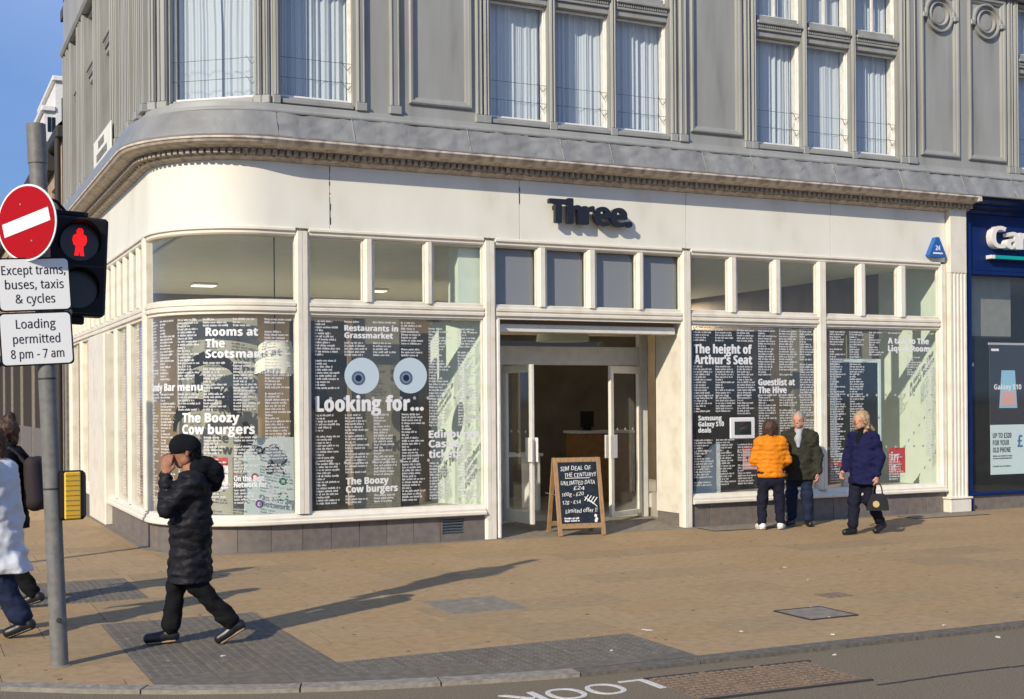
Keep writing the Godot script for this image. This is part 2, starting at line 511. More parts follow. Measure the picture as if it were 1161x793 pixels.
var caps_seen := {}
func cap_of(weight: int, bold: float) -> Array:
	var key := "%d%.2f" % [weight, bold]
	if not caps_seen.has(key):
		var tm := TextMesh.new()
		tm.text = "H"
		tm.font = font(weight, false, bold)
		tm.font_size = 64
		tm.pixel_size = 0.01
		tm.vertical_alignment = VERTICAL_ALIGNMENT_BOTTOM
		tm.horizontal_alignment = HORIZONTAL_ALIGNMENT_LEFT
		var lo := 1e9
		var hi := -1e9
		for p in tm.get_mesh_arrays()[Mesh.ARRAY_VERTEX]:
			lo = minf(lo, p.y)
			hi = maxf(hi, p.y)
		caps_seen[key] = [lo, hi - lo]
	return caps_seen[key]

func mesh_of(a: Array) -> ArrayMesh:
	var m := ArrayMesh.new()
	m.add_surface_from_arrays(Mesh.PRIMITIVE_TRIANGLES, a)
	return m

func moved(a: Array, f: Callable, flat := true) -> ArrayMesh:
	var vs: PackedVector3Array = a[Mesh.ARRAY_VERTEX]
	for k in vs.size(): vs[k] = f.call(vs[k])
	a[Mesh.ARRAY_VERTEX] = vs
	if flat:
		# rebuild the normals from the faces, unshared
		var ix: PackedInt32Array = a[Mesh.ARRAY_INDEX] if a[Mesh.ARRAY_INDEX] != null else PackedInt32Array(range(vs.size()))
		var v2 := PackedVector3Array()
		var n2 := PackedVector3Array()
		for t in range(0, ix.size(), 3):
			var p := vs[ix[t]]
			var q := vs[ix[t + 1]]
			var r := vs[ix[t + 2]]
			var n := (r - p).cross(q - p).normalized()
			v2.append_array([p, q, r])
			n2.append_array([n, n, n])
		var b := []
		b.resize(Mesh.ARRAY_MAX)
		b[Mesh.ARRAY_VERTEX] = v2
		b[Mesh.ARRAY_NORMAL] = n2
		return mesh_of(b)
	return mesh_of(a)

# text standing on a surface: place maps (along, up, out) to a point
func text_on(parent: Node, called: String, text: String, cap: float, width: float, mat: Material, place: Callable, depth := 0.003, weight := 700, bold := 0.0) -> MeshInstance3D:
	return part(called, moved(letters(text, cap, width, depth, weight, bold), place), mat, parent)

# the same, struck three times a hair apart to make a heavier letter
func heavy_text(parent: Node, called: String, text: String, cap: float, width: float, mat: Material, place: Callable, fat := 0.006, depth := 0.003) -> MeshInstance3D:
	var src := letters(text, cap, width - fat, depth, 700)
	var mb := MB.new()
	var vs: PackedVector3Array = src[Mesh.ARRAY_VERTEX]
	var ix: PackedInt32Array = src[Mesh.ARRAY_INDEX]
	for k in 4:
		var o := Vector3([0.0, fat, fat * 0.5, fat * 0.5][k], [0.0, 0.0, fat * 0.35, -fat * 0.35][k], k * 0.0004)
		for t in range(0, ix.size(), 3):
			var p: Vector3 = place.call(vs[ix[t]] + o)
			var q: Vector3 = place.call(vs[ix[t + 1]] + o)
			var r: Vector3 = place.call(vs[ix[t + 2]] + o)
			var n := (r - p).cross(q - p).normalized()
			mb.v.append_array([p, q, r])
			mb.n.append_array([n, n, n])
	return part(called, mb, mat, parent)

# columns of lines too small to read: letter-sized strokes, ragged right
func fine_print(place: Callable, y_top: float, y_bot: float, gaps: Array, w_min: float, w_max: float, pitch := 0.0385) -> MB:
	var mb := MB.new()
	var y := y_top
	while y > y_bot:
		var skip := false
		for g in gaps:
			if y < g[1] and y > g[0]: skip = true
		if not skip and rng.randf() > 0.03:
			var len := w_min + (w_max - w_min) * pow(rng.randf(), 0.8)
			if rng.randf() < 0.12: len *= 0.45
			var x := 0.0
			while x < len:
				var word := rng.randi_range(2, 8)
				for k in word:
					if x > len: break
					var lw := 0.0105 if rng.randf() > 0.25 else 0.006
					var up := 0.0185 if rng.randf() > 0.3 or k == 0 else 0.025
					var dn := 0.0 if rng.randf() > 0.12 else -0.005
					if k == 0 and x == 0.0: up = 0.025
					mb.quad(place.call(x, y + dn), place.call(x + lw, y + dn), place.call(x + lw, y + up), place.call(x, y + up))
					x += lw + 0.003
				x += 0.011
		y -= pitch
	return mb

# ---------------------------------------------------------------- bodies: smooth joined capsules, meshed as surface nets
# cap: [a, b, ra, rb, flatten x, flatten z]
func net(mb: MB, caps: Array, cell: float, k := 60.0, quilt := 0.0, step := 0.08, up_lo := -1e9, up_hi := 1e9, cut := -1e9, wrinkle := 0.0, wfreq := 9.0) -> void:
	var lo := Vector3(1e9, 1e9, 1e9)
	var hi := -lo
	for c in caps:
		var fx: float = c[4] if c.size() > 4 else 1.0
		var fz: float = c[5] if c.size() > 5 else 1.0
		for q in [[c[0], c[2]], [c[1], c[3]]]:
			var r := Vector3(q[1] / fx, q[1], q[1] / fz) + Vector3.ONE * (0.7 / k + quilt)
			lo = lo.min(q[0] - r)
			hi = hi.max(q[0] + r)
	lo -= Vector3.ONE * cell * 3.0
	hi += Vector3.ONE * cell * 3.0
	var nx := int(ceil((hi.x - lo.x) / cell)) + 1
	var ny := int(ceil((hi.y - lo.y) / cell)) + 1
	var nz := int(ceil((hi.z - lo.z) / cell)) + 1
	var sum := PackedFloat32Array()
	sum.resize(nx * ny * nz)
	var mark := PackedByteArray()
	mark.resize(nx * ny * nz)
	var cand := PackedInt32Array()
	var sxy := nx * ny
	var pad := 2.2 / k + cell * 2.0
	var near := cell * 2.0 + 1.2 / k + quilt
	for c in caps:
		var fx: float = c[4] if c.size() > 4 else 1.0
		var fz: float = c[5] if c.size() > 5 else 1.0
		var sc := Vector3(fx, 1, fz)
		var a: Vector3 = c[0] * sc
		var b: Vector3 = c[1] * sc
		var ra: float = c[2]
		var dr: float = c[3] - c[2]
		var ab := b - a
		var l2 := maxf(ab.length_squared(), 1e-8)
		var rr := maxf(c[2], c[3]) + pad
		var blo: Vector3 = (c[0].min(c[1]) - Vector3(rr / fx, rr, rr / fz) - lo) / cell
		var bhi: Vector3 = (c[0].max(c[1]) + Vector3(rr / fx, rr, rr / fz) - lo) / cell
		var x0 := maxi(0, int(blo.x))
		var x1 := mini(nx - 1, int(bhi.x) + 1)
		for iz in range(maxi(0, int(blo.z)), mini(nz - 1, int(bhi.z) + 1) + 1):
			for iy in range(maxi(0, int(blo.y)), mini(ny - 1, int(bhi.y) + 1) + 1):
				var row := iz * sxy + iy * nx
				for ix in range(x0, x1 + 1):
					var p := Vector3((lo.x + ix * cell) * fx, lo.y + iy * cell, (lo.z + iz * cell) * fz) - a
					var t := clampf(p.dot(ab) / l2, 0.0, 1.0)
					var d := (p - ab * t).length() - ra - dr * t
					if d > pad: continue
					sum[row + ix] += exp(-k * d)
					if d < near and (d > -near - 0.03 or absf(lo.y + iy * cell - cut) < cell * 2.0) and mark[row + ix] == 0:
						mark[row + ix] = 1
						cand.append(row + ix)
	var fn := FastNoiseLite.new()
	fn.seed = 17
	fn.frequency = 1.0
	fn.fractal_octaves = 3
	# distance from the joined sums
	var dist := func(i: int) -> float:
		var s := sum[i]
		var d := 1.0 if s <= 1e-12 else -log(s) / k
		if quilt > 0.0:
			var y := lo.y + float((i % sxy) / nx) * cell
			if y > up_lo and y < up_hi:
				d += quilt * (1.0 - absf(sin(PI * y / step))) * 1.6 - quilt * 0.5
		if wrinkle > 0.0 and d < 0.2:
			var wx := lo.x + float(i % nx) * cell
			var wy := lo.y + float((i % sxy) / nx) * cell
			var wz := lo.z + float(i / sxy) * cell
			d += wrinkle * fn.get_noise_3d(wx * wfreq, wy * wfreq * 1.5, wz * wfreq)
		if cut > -1e8:
			var y := lo.y + float((i % sxy) / nx) * cell
			d = maxf(d, cut - y)
		return d
	var val := {}
	for i in cand:
		for o in [0, 1, nx, sxy, -1, -nx, -sxy]:
			var j: int = i + o
			if j >= 0 and j < sum.size() and not val.has(j): val[j] = dist.call(j)
	var idx := {}
	var verts := PackedVector3Array()
	var norms := PackedVector3Array()
	var quads: Array = []
	var corner := [0, 1, nx, nx + 1, sxy, sxy + 1, sxy + nx, sxy + nx + 1]
	var edges := [[0, 1], [2, 3], [4, 5], [6, 7], [0, 2], [1, 3], [4, 6], [5, 7], [0, 4], [1, 5], [2, 6], [3, 7]]
	var get_v := func(cell_i: int) -> int:
		if idx.has(cell_i): return idx[cell_i]
		var vals: Array = []
		for o in corner:
			var j: int = cell_i + o
			if not val.has(j): val[j] = dist.call(j)
			vals.append(val[j])
		var acc := Vector3.ZERO
		var cnt := 0
		for e in edges:
			var va: float = vals[e[0]]
			var vb: float = vals[e[1]]
			if (va < 0.0) != (vb < 0.0):
				var t := va / (va - vb)
				var pa := Vector3(e[0] & 1, (e[0] >> 1) & 1, (e[0] >> 2) & 1)
				var pb := Vector3(e[1] & 1, (e[1] >> 1) & 1, (e[1] >> 2) & 1)
				acc += pa.lerp(pb, t)
				cnt += 1
		if cnt > 0: acc /= cnt
		var base := Vector3(cell_i % nx, (cell_i % sxy) / nx, cell_i / sxy)
		idx[cell_i] = verts.size()
		verts.append(lo + (base + acc) * cell)
		norms.append(Vector3.ZERO)
		return verts.size() - 1
	for i in cand:
		var va: float = val[i]
		for ax in 3:
			var st: int = [1, nx, sxy][ax]
			var j: int = i + st
			var vb: float = val[j]
			if (va < 0.0) == (vb < 0.0): continue
			var u: int = [nx, sxy, 1][ax]
			var w: int = [sxy, 1, nx][ax]
			var q := [get_v.call(i), get_v.call(i - u), get_v.call(i - u - w), get_v.call(i - w)]
			if va > 0.0: q.reverse()
			quads.append(q)
	for q in quads:
		var a := verts[q[0]]
		var g := (verts[q[2]] - a).cross(verts[q[3]] - verts[q[1]])
		for m in q: norms[m] += g
	for m in norms.size():
		norms[m] = norms[m].normalized()
	# the first quad tells which way the normals point
	for q in quads:
		mb.tri(verts[q[0]], verts[q[1]], verts[q[2]], norms[q[0]], norms[q[1]], norms[q[2]])
		mb.tri(verts[q[0]], verts[q[2]], verts[q[3]], norms[q[0]], norms[q[2]], norms[q[3]])

# ---------------------------------------------------------------- camera, sky, sun
func set_view() -> void:
	cam = Camera3D.new()
	cam.name = "camera"
	add_child(cam)
	var a := deg_to_rad(YAW)
	var roll := 0.0078
	var fwd := Vector3(sin(a), 0, -cos(a))
	var r0 := Vector3(cos(a), 0, sin(a))
	var r := r0 * cos(roll) - Vector3.UP * sin(roll)
	var u := r0 * sin(roll) + Vector3.UP * cos(roll)
	cam.transform = Transform3D(Basis(r, u, -fwd), EYE)
	cam.projection = Camera3D.PROJECTION_FRUSTUM
	cam.near = 0.1
	cam.far = 600.0
	cam.size = 0.1 * 793.0 / FOC
	cam.frustum_offset = Vector2(0, 0.1 * 58.5 / FOC)
	cam.current = true

	var sky_m := ProceduralSkyMaterial.new()
	sky_m.sky_top_color = Color(0.21, 0.43, 0.75)
	sky_m.sky_horizon_color = Color(0.56, 0.71, 0.89)
	sky_m.sky_curve = 0.2
	sky_m.ground_bottom_color = Color(0.3, 0.28, 0.25)
	sky_m.ground_horizon_color = Color(0.55, 0.6, 0.66)
	sky_m.sky_energy_multiplier = 1.0
	sky_m.sky_cover = noise_tex(301, 0.006, 6, [[0.0, 0, 0, 0], [0.42, 0.015, 0.015, 0.015], [0.6, 0.12, 0.117, 0.112], [0.8, 0.42, 0.41, 0.39], [1.0, 0.75, 0.72, 0.68]], 512)
	sky_m.sky_cover_modulate = Color(1, 1, 1, 1)
	var sky := Sky.new()
	sky.sky_material = sky_m
	var env := Environment.new()
	env.background_mode = Environment.BG_SKY
	env.sky = sky
	env.background_energy_multiplier = 1.0
	env.tonemap_mode = Environment.TONE_MAPPER_LINEAR
	env.tonemap_exposure = 1.05
	env.sdfgi_enabled = true
	env.ssao_enabled = true
	env.ssil_enabled = true
	var we := WorldEnvironment.new()
	we.name = "world_environment"
	we.environment = env
	add_child(we)

	var sun := DirectionalLight3D.new()
	sun.name = "sun"
	add_child(sun)
	sun.look_at_from_position(Vector3.ZERO, Vector3(0.734, -0.491, -0.469))
	sun.light_energy = 1.5
	sun.light_color = Color(1.0, 0.95, 0.87)
	sun.light_angular_distance = 0.5
	sun.shadow_enabled = true

func in_view(x: float, z: float, margin := 60.0) -> bool:
	var q := cam.transform.affine_inverse() * Vector3(x, 0, z)
	if q.z > -0.5: return false
	var px := 580.5 + FOC * q.x / -q.z
	var py := 455.0 - FOC * q.y / -q.z
	return px > -margin and px < 1161 + margin and py > 400 and py < 793 + margin

# ---------------------------------------------------------------- ground
func kerb_line() -> PackedVector2Array:
	return PackedVector2Array([Vector2(30, 7.95), Vector2(1.0, 7.95), Vector2(-1.0, 7.93), Vector2(-2.4, 7.92), Vector2(-3.06, 7.88), Vector2(-3.56, 7.79), Vector2(-4.02, 7.69), Vector2(-4.47, 7.57), Vector2(-5.0, 7.38), Vector2(-5.52, 7.14), Vector2(-6.03, 6.85), Vector2(-6.54, 6.5), Vector2(-7.2, 6.0), Vector2(-8.0, 5.2), Vector2(-8.7, 4.2), Vector2(-9.2, 3.0), Vector2(-9.6, 1.5), Vector2(-9.8, -0.5), Vector2(-9.8, -60)])

func rect(x0: float, z0: float, x1: float, z1: float) -> PackedVector2Array:
	return PackedVector2Array([Vector2(x0, z0), Vector2(x1, z0), Vector2(x1, z1), Vector2(x0, z1)])

func make_ground() -> void:
	var road := part("road", bx(V(-250, -0.5, -250), V(250, -0.03, 250)), M.asphalt, self)
	road.set_meta("kind", "structure")

	var kl := kerb_line()
	var pave := node("pavement", self)
	pave.set_meta("kind", "structure")
	# bed under the slabs
	var inner := PackedVector2Array()
	for k in kl.size():
		var t: Vector2 = (kl[mini(k + 1, kl.size() - 1)] - kl[maxi(k - 1, 0)]).normalized()
		inner.append(kl[k] + Vector2(-t.y, t.x) * 0.15)   # inside edge of the kerb
	var bed := PackedVector2Array(inner)
	bed.append(Vector2(30, -60))
	var mb := MB.new()
	mb.prism(bed, -0.3, -0.002)
	part("bedding", mb, M.mortar, pave)

	# kerb stones, about 0.9 m each
	var along := 0.0
	var pts: Array = []
	var nrm: Array = []
	for k in kl.size() - 1:
		var n := maxi(1, int((kl[k + 1] - kl[k]).length() / 0.1)) if k > 0 and k < kl.size() - 2 else (290 if k == 0 else 300)
		for j in n:
			pts.append(kl[k].lerp(kl[k + 1], float(j) / n))
			nrm.append(inner[k].lerp(inner[k + 1], float(j) / n))
	pts.append(kl[kl.size() - 1])
	nrm.append(inner[inner.size() - 1])
	var start := 0
	var rest := MB.new()
	for k in range(1, pts.size()):
		if (pts[k] - pts[start]).length() >= 0.92 or k == pts.size() - 1:
			var poly := PackedVector2Array()
			var dir: Vector2 = (pts[k] - pts[start]).normalized() * 0.006
			for j in range(start, k + 1):
				poly.append(pts[j] + (dir if j == start else (-dir if j == k else Vector2.ZERO)))
			for j in range(k, start - 1, -1):
				poly.append(nrm[j] + (dir if j == start else (-dir if j == k else Vector2.ZERO)))
			var c: Vector2 = (pts[start] + pts[k]) * 0.5
			if in_view(c.x, c.y, 120):
				mb = MB.new()
				mb.prism(poly, -0.2, rng.randf_range(-0.004, 0.003))
				part("kerb_stone", mb, M.kerb_granite if c.x < -3.0 else M.kerb_dark, pave)
			else:
				rest.prism(poly, -0.2, 0.0)
			start = k
	part("far_kerb", rest, M.kerb_dark, pave).set_meta("kind", "stuff")

	# paving: holes are the tactile areas
	var clip := PackedVector2Array()
	for p in inner: clip.append(p + Vector2(0, 0))
	clip.append(Vector2(30, -60))
	var holes := [rect(-5.62, 4.35, -4.32, 9.0), rect(-4.32, 6.78, -1.92, 9.0), rect(-6.45, 1.5, -5.0, 3.05), rect(-2.8, 4.5, -2.05, 5.3)]
	var kinds := ["slab_a", "slab_b", "slab_c", "slab_e", "slab_a", "slab_d", "slab_e", "slab_c", "slab_f"]
	var count := 0
	rest = MB.new()
	var row := 0
	var z := 7.85
	while z > -14.0:
		var x := -11.0 + (0.45 if row % 2 else 0.0) - rng.randf() * 0.1
		while x < 13.0:
			var w: float = [0.9, 0.9, 0.75, 0.9, 1.05][rng.randi() % 5]
			var cx := x + w * 0.5
			var cz := z - 0.3
			x += w
			if cz < -0.5 and cx > SIDE + 0.4: continue
			var g := 0.0032
			var polys: Array = Geometry2D.intersect_polygons(rect(cx - w * 0.5 + g, z - 0.6 + g, cx + w * 0.5 - g, z - g), clip)
			for h in holes:
				var nxt: Array = []
				for p in polys: nxt.append_array(Geometry2D.clip_polygons(p, h))
				polys = nxt
			for p in polys:
				if p.size() < 3: continue
				var c := Vector2.ZERO
				for q in p: c += q / p.size()
				if in_view(c.x, c.y, 40) and cz > -2.6 and count < 290:
					mb = MB.new()
					mb.prism(p, -0.03, rng.randf_range(-0.0008, 0.0008))
					part("paving_slab", mb, M[kinds[rng.randi() % kinds.size()]], pave)
					count += 1
				else:
					rest.prism(p, -0.03, 0.0)
		z -= 0.6
		row += 1
	part("far_paving", rest, M.slab_a, pave).set_meta("kind", "stuff")

	# tactile paving with blisters
	var blister := func(ridges: bool) -> ArrayMesh:
		var t := MB.new()
		t.box(V(-0.197, -0.03, -0.197), V(0.197, 0.0, 0.197), 0.002)
		if ridges:
			for k in 6:
				var xx := -0.165 + k * 0.066
				t.box(V(xx - 0.017, -0.004, -0.19), V(xx + 0.017, 0.0028, 0.19), 0.006)
		else:
			for i in 6:
				for j in 6:
					t.lathe([[0.017, -0.001], [0.012, 0.003], [0.005, 0.0042], [0.0, 0.0043]], 8, V(-0.165 + i * 0.066, 0, -0.165 + j * 0.066))
		return t.mesh()
	var m_blister: ArrayMesh = blister.call(false)
	var m_ridge: ArrayMesh = blister.call(true)
	tinted("tactile_b", "tactile_grey", 0.9, 0.9, 0.92)
	tinted("tactile_c", "tactile_grey", 1.0, 0.97, 0.93)
	var tk := ["tactile_grey", "tactile_b", "tactile_c", "tactile_grey"]
	for area in [[-5.62, 4.35, -4.32, 8.0, true], [-4.32, 6.78, -1.92, 8.0, false], [-6.45, 1.5, -5.0, 3.05, true]]:
		var nx := int(round((area[2] - area[0]) / 0.4))
		var sx: float = (area[2] - area[0]) / nx
		var zz: float = area[1]
		while zz < area[3] - 0.1:
			for i in nx:
				var c := Vector2(area[0] + (i + 0.5) * sx, zz + 0.2)
				var whole := Geometry2D.is_point_in_polygon(c, clip)
				var corners := 0
				for q in [Vector2(-0.2, -0.2), Vector2(0.2, -0.2), Vector2(0.2, 0.2), Vector2(-0.2, 0.2)]:
					if Geometry2D.is_point_in_polygon(c + q, clip): corners += 1
				if corners == 4:
					var o := part("tactile_slab", m_ridge if area[4] else m_blister, M[tk[rng.randi() % 4]], pave)
					o.position = Vector3(c.x, rng.randf_range(-0.001, 0.001), c.y)
					o.scale = Vector3(sx / 0.4, 1, 0.995)
				elif corners > 0:
					for p in Geometry2D.intersect_polygons(rect(c.x - sx * 0.5 + 0.003, c.y - 0.197, c.x + sx * 0.5 - 0.003, c.y + 0.197), clip):
						mb = MB.new()
						mb.prism(p, -0.03, 0.0)
						part("tactile_slab", mb, M[tk[rng.randi() % 4]], pave)
			zz += 0.4
	# concrete patch among the slabs
	for k in 2:
		part("concrete_patch", bx(V(-2.795 + k * 0.375, -0.03, 4.505), V(-2.43 + k * 0.375, 0.001, 5.295), 0.002), M.concrete, pave)
	part("concrete_patch", bx(V(-3.0, -0.03, 5.32), V(-2.25, 0.0035, 5.6), 0.002), M.slab_d, pave)
	# a strip of concrete along the foot of the shop front, and the ramp up into the doorway
	mb = MB.new()
	mb.sweep(plan(-12.0, 8.0), [[0.0, 0.004], [0.12, 0.004], [0.12, -0.01]], false, false)
	part("footing_strip", mb, M.concrete, pave)

	# service covers
	var cov := thing("service_cover", "square recessed pavement cover with dark metal frame near the kerb", "manhole cover", V(-0.02, 0, 6.73))
	mb = MB.new()
	for s in [-1, 1]:
		mb.box(V(-0.25, 0.001, s * 0.25 - 0.012), V(0.25, 0.008, s * 0.25 + 0.012))
		mb.box(V(s * 0.25 - 0.012, 0.001, -0.238), V(s * 0.25 + 0.012, 0.0075, 0.238))
	part("frame", mb, M.gutter_dark, cov)
	part("infill", bx(V(-0.236, 0.001, -0.236), V(0.236, 0.006, 0.236)), M.concrete, cov)
	cov = thing("service_cover", "small dark iron cover set flush beside the square pavement cover", "manhole cover", V(0.78, 0, 6.0))
	part("plate", bx(V(-0.14, 0.001, -0.11), V(0.14, 0.006, 0.11), 0.002), M.cast_iron, cov)
	cov = thing("cellar_cover", "long worn stone cover against the wall under the right window", "cover", V(3.9, 0, 0.42))
	mb = MB.new()
	for i in 4:
		for j in 2:
			mb.box(V(-0.72 + i * 0.36, 0.003, -0.22 + j * 0.22), V(-0.38 + i * 0.36, 0.012 + 0.003 * rng.randf(), -0.01 + j * 0.22), 0.004)
	part("stone", mb, M.concrete, cov)
	mb = MB.new()
	mb.box(V(-0.75, 0.001, -0.245), V(0.75, 0.006, 0.245))
	part("frame", mb, M.gutter_dark, cov)
	cov = thing("cellar_cover", "worn stone cover against the wall beside the fluted pilaster", "cover", V(7.6, 0, 0.42))
	mb = MB.new()
	for i in 4:
		mb.box(V(-0.72 + i * 0.36, 0.003, -0.2), V(-0.38 + i * 0.36, 0.012 + 0.003 * rng.randf(), 0.2), 0.004)
	part("stone", mb, M.concrete, cov)
	part("frame", bx(V(-0.75, 0.001, -0.225), V(0.75, 0.006, 0.225)), M.gutter_dark, cov)

	# iron chamber covers in the road
	var ch := thing("chamber_cover", "brown studded iron chamber cover in three panels in the road", "manhole cover", V(-1.94, -0.03, 8.52), -0.03)
	for k in 3:
		var x0: float = [-0.66, -0.22, 0.23][k]
		var x1: float = [-0.28, 0.17, 0.64][k]
		mb = MB.new()
		mb.box(V(x0, 0.001, -0.32), V(x1, 0.008, 0.32))
		var nx := int((x1 - x0) / 0.062)
		for i in nx:
			for j in 10:
				mb.box(V(x0 + 0.012 + i * (x1 - x0 - 0.02) / nx, 0.007, -0.305 + j * 0.061), V(x0 + 0.052 + i * (x1 - x0 - 0.02) / nx, 0.016, -0.305 + j * 0.061 + 0.04), 0.006)
		part("panel", mb, M.cast_iron, ch)
	for x0 in [-0.27, 0.18]:
		mb = MB.new()
		mb.box(V(x0, 0.001, -0.33), V(x0 + 0.014, 0.018, 0.33))
		mb.box(V(x0 + 0.026, 0.001, -0.33), V(x0 + 0.04, 0.018, 0.33))
		part("rib", mb, M.cast_iron, ch)
	mb = MB.new()
	mb.box(V(-0.69, 0.001, -0.35), V(0.67, 0.011, -0.325))
	mb.box(V(-0.69, 0.001, 0.325), V(0.67, 0.011, 0.35))
	part("frame", mb, M.gutter_dark, ch)
	# a thin dark seam in the asphalt
	var seam := MB.new()
	var px := -1.35
	while px < 1.6:
		var zz := 8.93 + 0.02 * sin(px * 3.0) + (px + 1.35) * 0.02
		seam.box(V(px, -0.031, zz + 0.048), V(px + 0.24, -0.026, zz + 0.072))
		px += 0.24
	part("tar_seam", seam, M.gutter_dark, road)

	# LOOK, painted for people stepping off the kerb: it reads from the building side
	var look := node("road_lettering", road)
	var xx := -2.61
	for ch_ in ["L", "O", "O", "K"]:
		var o := text_on(look, "painted_letter", ch_, 0.29, 0.25 if ch_ != "L" else 0.2, M.road_paint, func(p): return Vector3(xx - p.x, -0.0305 + p.z, 8.14 + p.y), 0.0045, 400)
		xx -= 0.29 if ch_ != "L" else 0.25

	# trodden gum and stains on the paving
	var gum := MB.new()
	var gum_pale := MB.new()
	for k in 260:
		var gx := rng.randf_range(-6.5, 9.0)
		var gz := rng.randf_range(0.3, 7.5)
		var gr := rng.randf_range(0.007, 0.02)
		var gp := PackedVector2Array()
		for j in 8:
			var t := TAU * j / 8
			gp.append(Vector2(gx, gz) + Vector2(cos(t), sin(t)) * gr * rng.randf_range(0.75, 1.2))
		(gum if k % 3 else gum_pale).prism(gp, 0.0, 0.0022)
	part("gum_spots", gum, M.gum_dark, pave).set_meta("kind", "stuff")
	part("gum_spots", gum_pale, M.gum_pale, pave).set_meta("kind", "stuff")

	# litter
	var bits := [[-1.72, 6.75, 0.07], [-1.1, 7.15, 0.03], [-0.05, 6.95, 0.03], [1.6, 4.2, 0.03], [-0.95, 8.1, 0.03], [0.5, 7.7, 0.035], [0.62, 8.15, 0.04], [-5.0, 6.2, 0.03], [-2.4, 7.35, 0.025], [1.2, 5.1, 0.025], [-0.55, 7.6, 0.03], [0.15, 6.45, 0.03]]
	for k in bits.size():
		var b: Array = bits[k]
		var y := 0.002 if b[1] < 7.85 else -0.03
		mb = MB.new()
		var poly := PackedVector2Array()
		for j in 7:
			var t := TAU * j / 7
			poly.append(Vector2(cos(t) * b[2] * rng.randf_range(0.4, 0.9), sin(t) * b[2] * rng.randf_range(0.2, 0.5)))
		mb.prism(poly, 0.001, 0.004 + rng.randf() * 0.006)
		var o := part("litter", mb, M.litter_white, self)
		o.position = Vector3(b[0], y, b[1])
		o.rotation.y = rng.randf() * TAU
		tag(o, "torn scrap of white paper lying on the paving behind the tactile strip" if k == 0 else "small pale speck of litter or trodden gum on the ground", "litter", "specks of litter on the ground" if k > 0 else "")

# ---------------------------------------------------------------- the corner building
var bld: Node3D
const Y_SILL := 0.33
const G := -0.06             # plane of the shop glass

func xrail(mb: MB, st: Array, y0: float, y1: float, out := 0.02, back := -0.1) -> void:
	# a moulded rail: two steps
	var h := y1 - y0
	mb.sweep(st, [[back, y0], [out - 0.03, y0], [out - 0.03, y0 + h * 0.18], [out, y0 + h * 0.24], [out, y0 + h * 0.42], [out - 0.016, y0 + h * 0.46], [out - 0.016, y0 + h * 0.54], [out, y0 + h * 0.58], [out, y0 + h * 0.76], [out - 0.03, y0 + h * 0.82], [out - 0.03, y1], [back, y1]], true)

func front(x0: float, x1: float) -> Array:
	return [[Vector2(x0, 0), Vector2(0, 1)], [Vector2(x1, 0), Vector2(0, 1)]]

func sidest(z0: float, z1: float) -> Array:
	return [[Vector2(SIDE, z0), Vector2(-1, 0)], [Vector2(SIDE, z1), Vector2(-1, 0)]]

func post(x0: float, x1: float, y0: float, y1: float, out := 0.02, bead := true) -> MB:
	# an upright with bevelled shoulders and a bead down the middle
	var mb := MB.new()
	var w := x1 - x0
	var b := minf(0.03, w * 0.25)
	var p := PackedVector2Array([Vector2(x0, -0.1), Vector2(x0, out - 0.045), Vector2(x0 + b, out - 0.008), Vector2(x0 + w * 0.42, out - 0.008), Vector2(x0 + w * 0.45, out), Vector2(x0 + w * 0.55, out), Vector2(x0 + w * 0.58, out - 0.008), Vector2(x1 - b, out - 0.008), Vector2(x1, out - 0.045), Vector2(x1, -0.1)])
	if not bead:
		p = PackedVector2Array([Vector2(x0, -0.1), Vector2(x0, out - 0.05), Vector2(x0 + w * 0.28, out), Vector2(x1 - w * 0.28, out), Vector2(x1, out - 0.05), Vector2(x1, -0.1)])
	else:
		p = PackedVector2Array([Vector2(x0, -0.1), Vector2(x0, out - 0.045), Vector2(x0 + b, out - 0.004), Vector2(x0 + w * 0.47, out - 0.004), Vector2(x0 + w * 0.485, out - 0.012), Vector2(x0 + w * 0.515, out - 0.012), Vector2(x0 + w * 0.53, out - 0.004), Vector2(x1 - b, out - 0.004), Vector2(x1, out - 0.045), Vector2(x1, -0.1)])
	mb.prism(p, y0, y1)
	return mb

func side_xf() -> Transform3D:
	# local x runs towards the street along the side front, local z points out of it
	return Transform3D(Basis(Vector3(0, 0, 1), Vector3.UP, Vector3(-1, 0, 0)), Vector3(SIDE, 0, 0))

func pane(parent: Node, x0: float, x1: float, y0: float, y1: float, z: float, mat: Material, called := "pane") -> MeshInstance3D:
	var mb := MB.new()
	mb.quad(V(x0, y0, z), V(x1, y0, z), V(x1, y1, z), V(x0, y1, z), Vector3.BACK)
	return part(called, mb, mat, parent)

func curved_pane(parent: Node, s0: float, s1: float, y0: float, y1: float, mat: Material) -> void:
	var mb := MB.new()
	mb.sweep(cstations(s0, s1, 28), [[G, y0], [G, y1]], false, false)
	part("pane", mb, mat, parent)

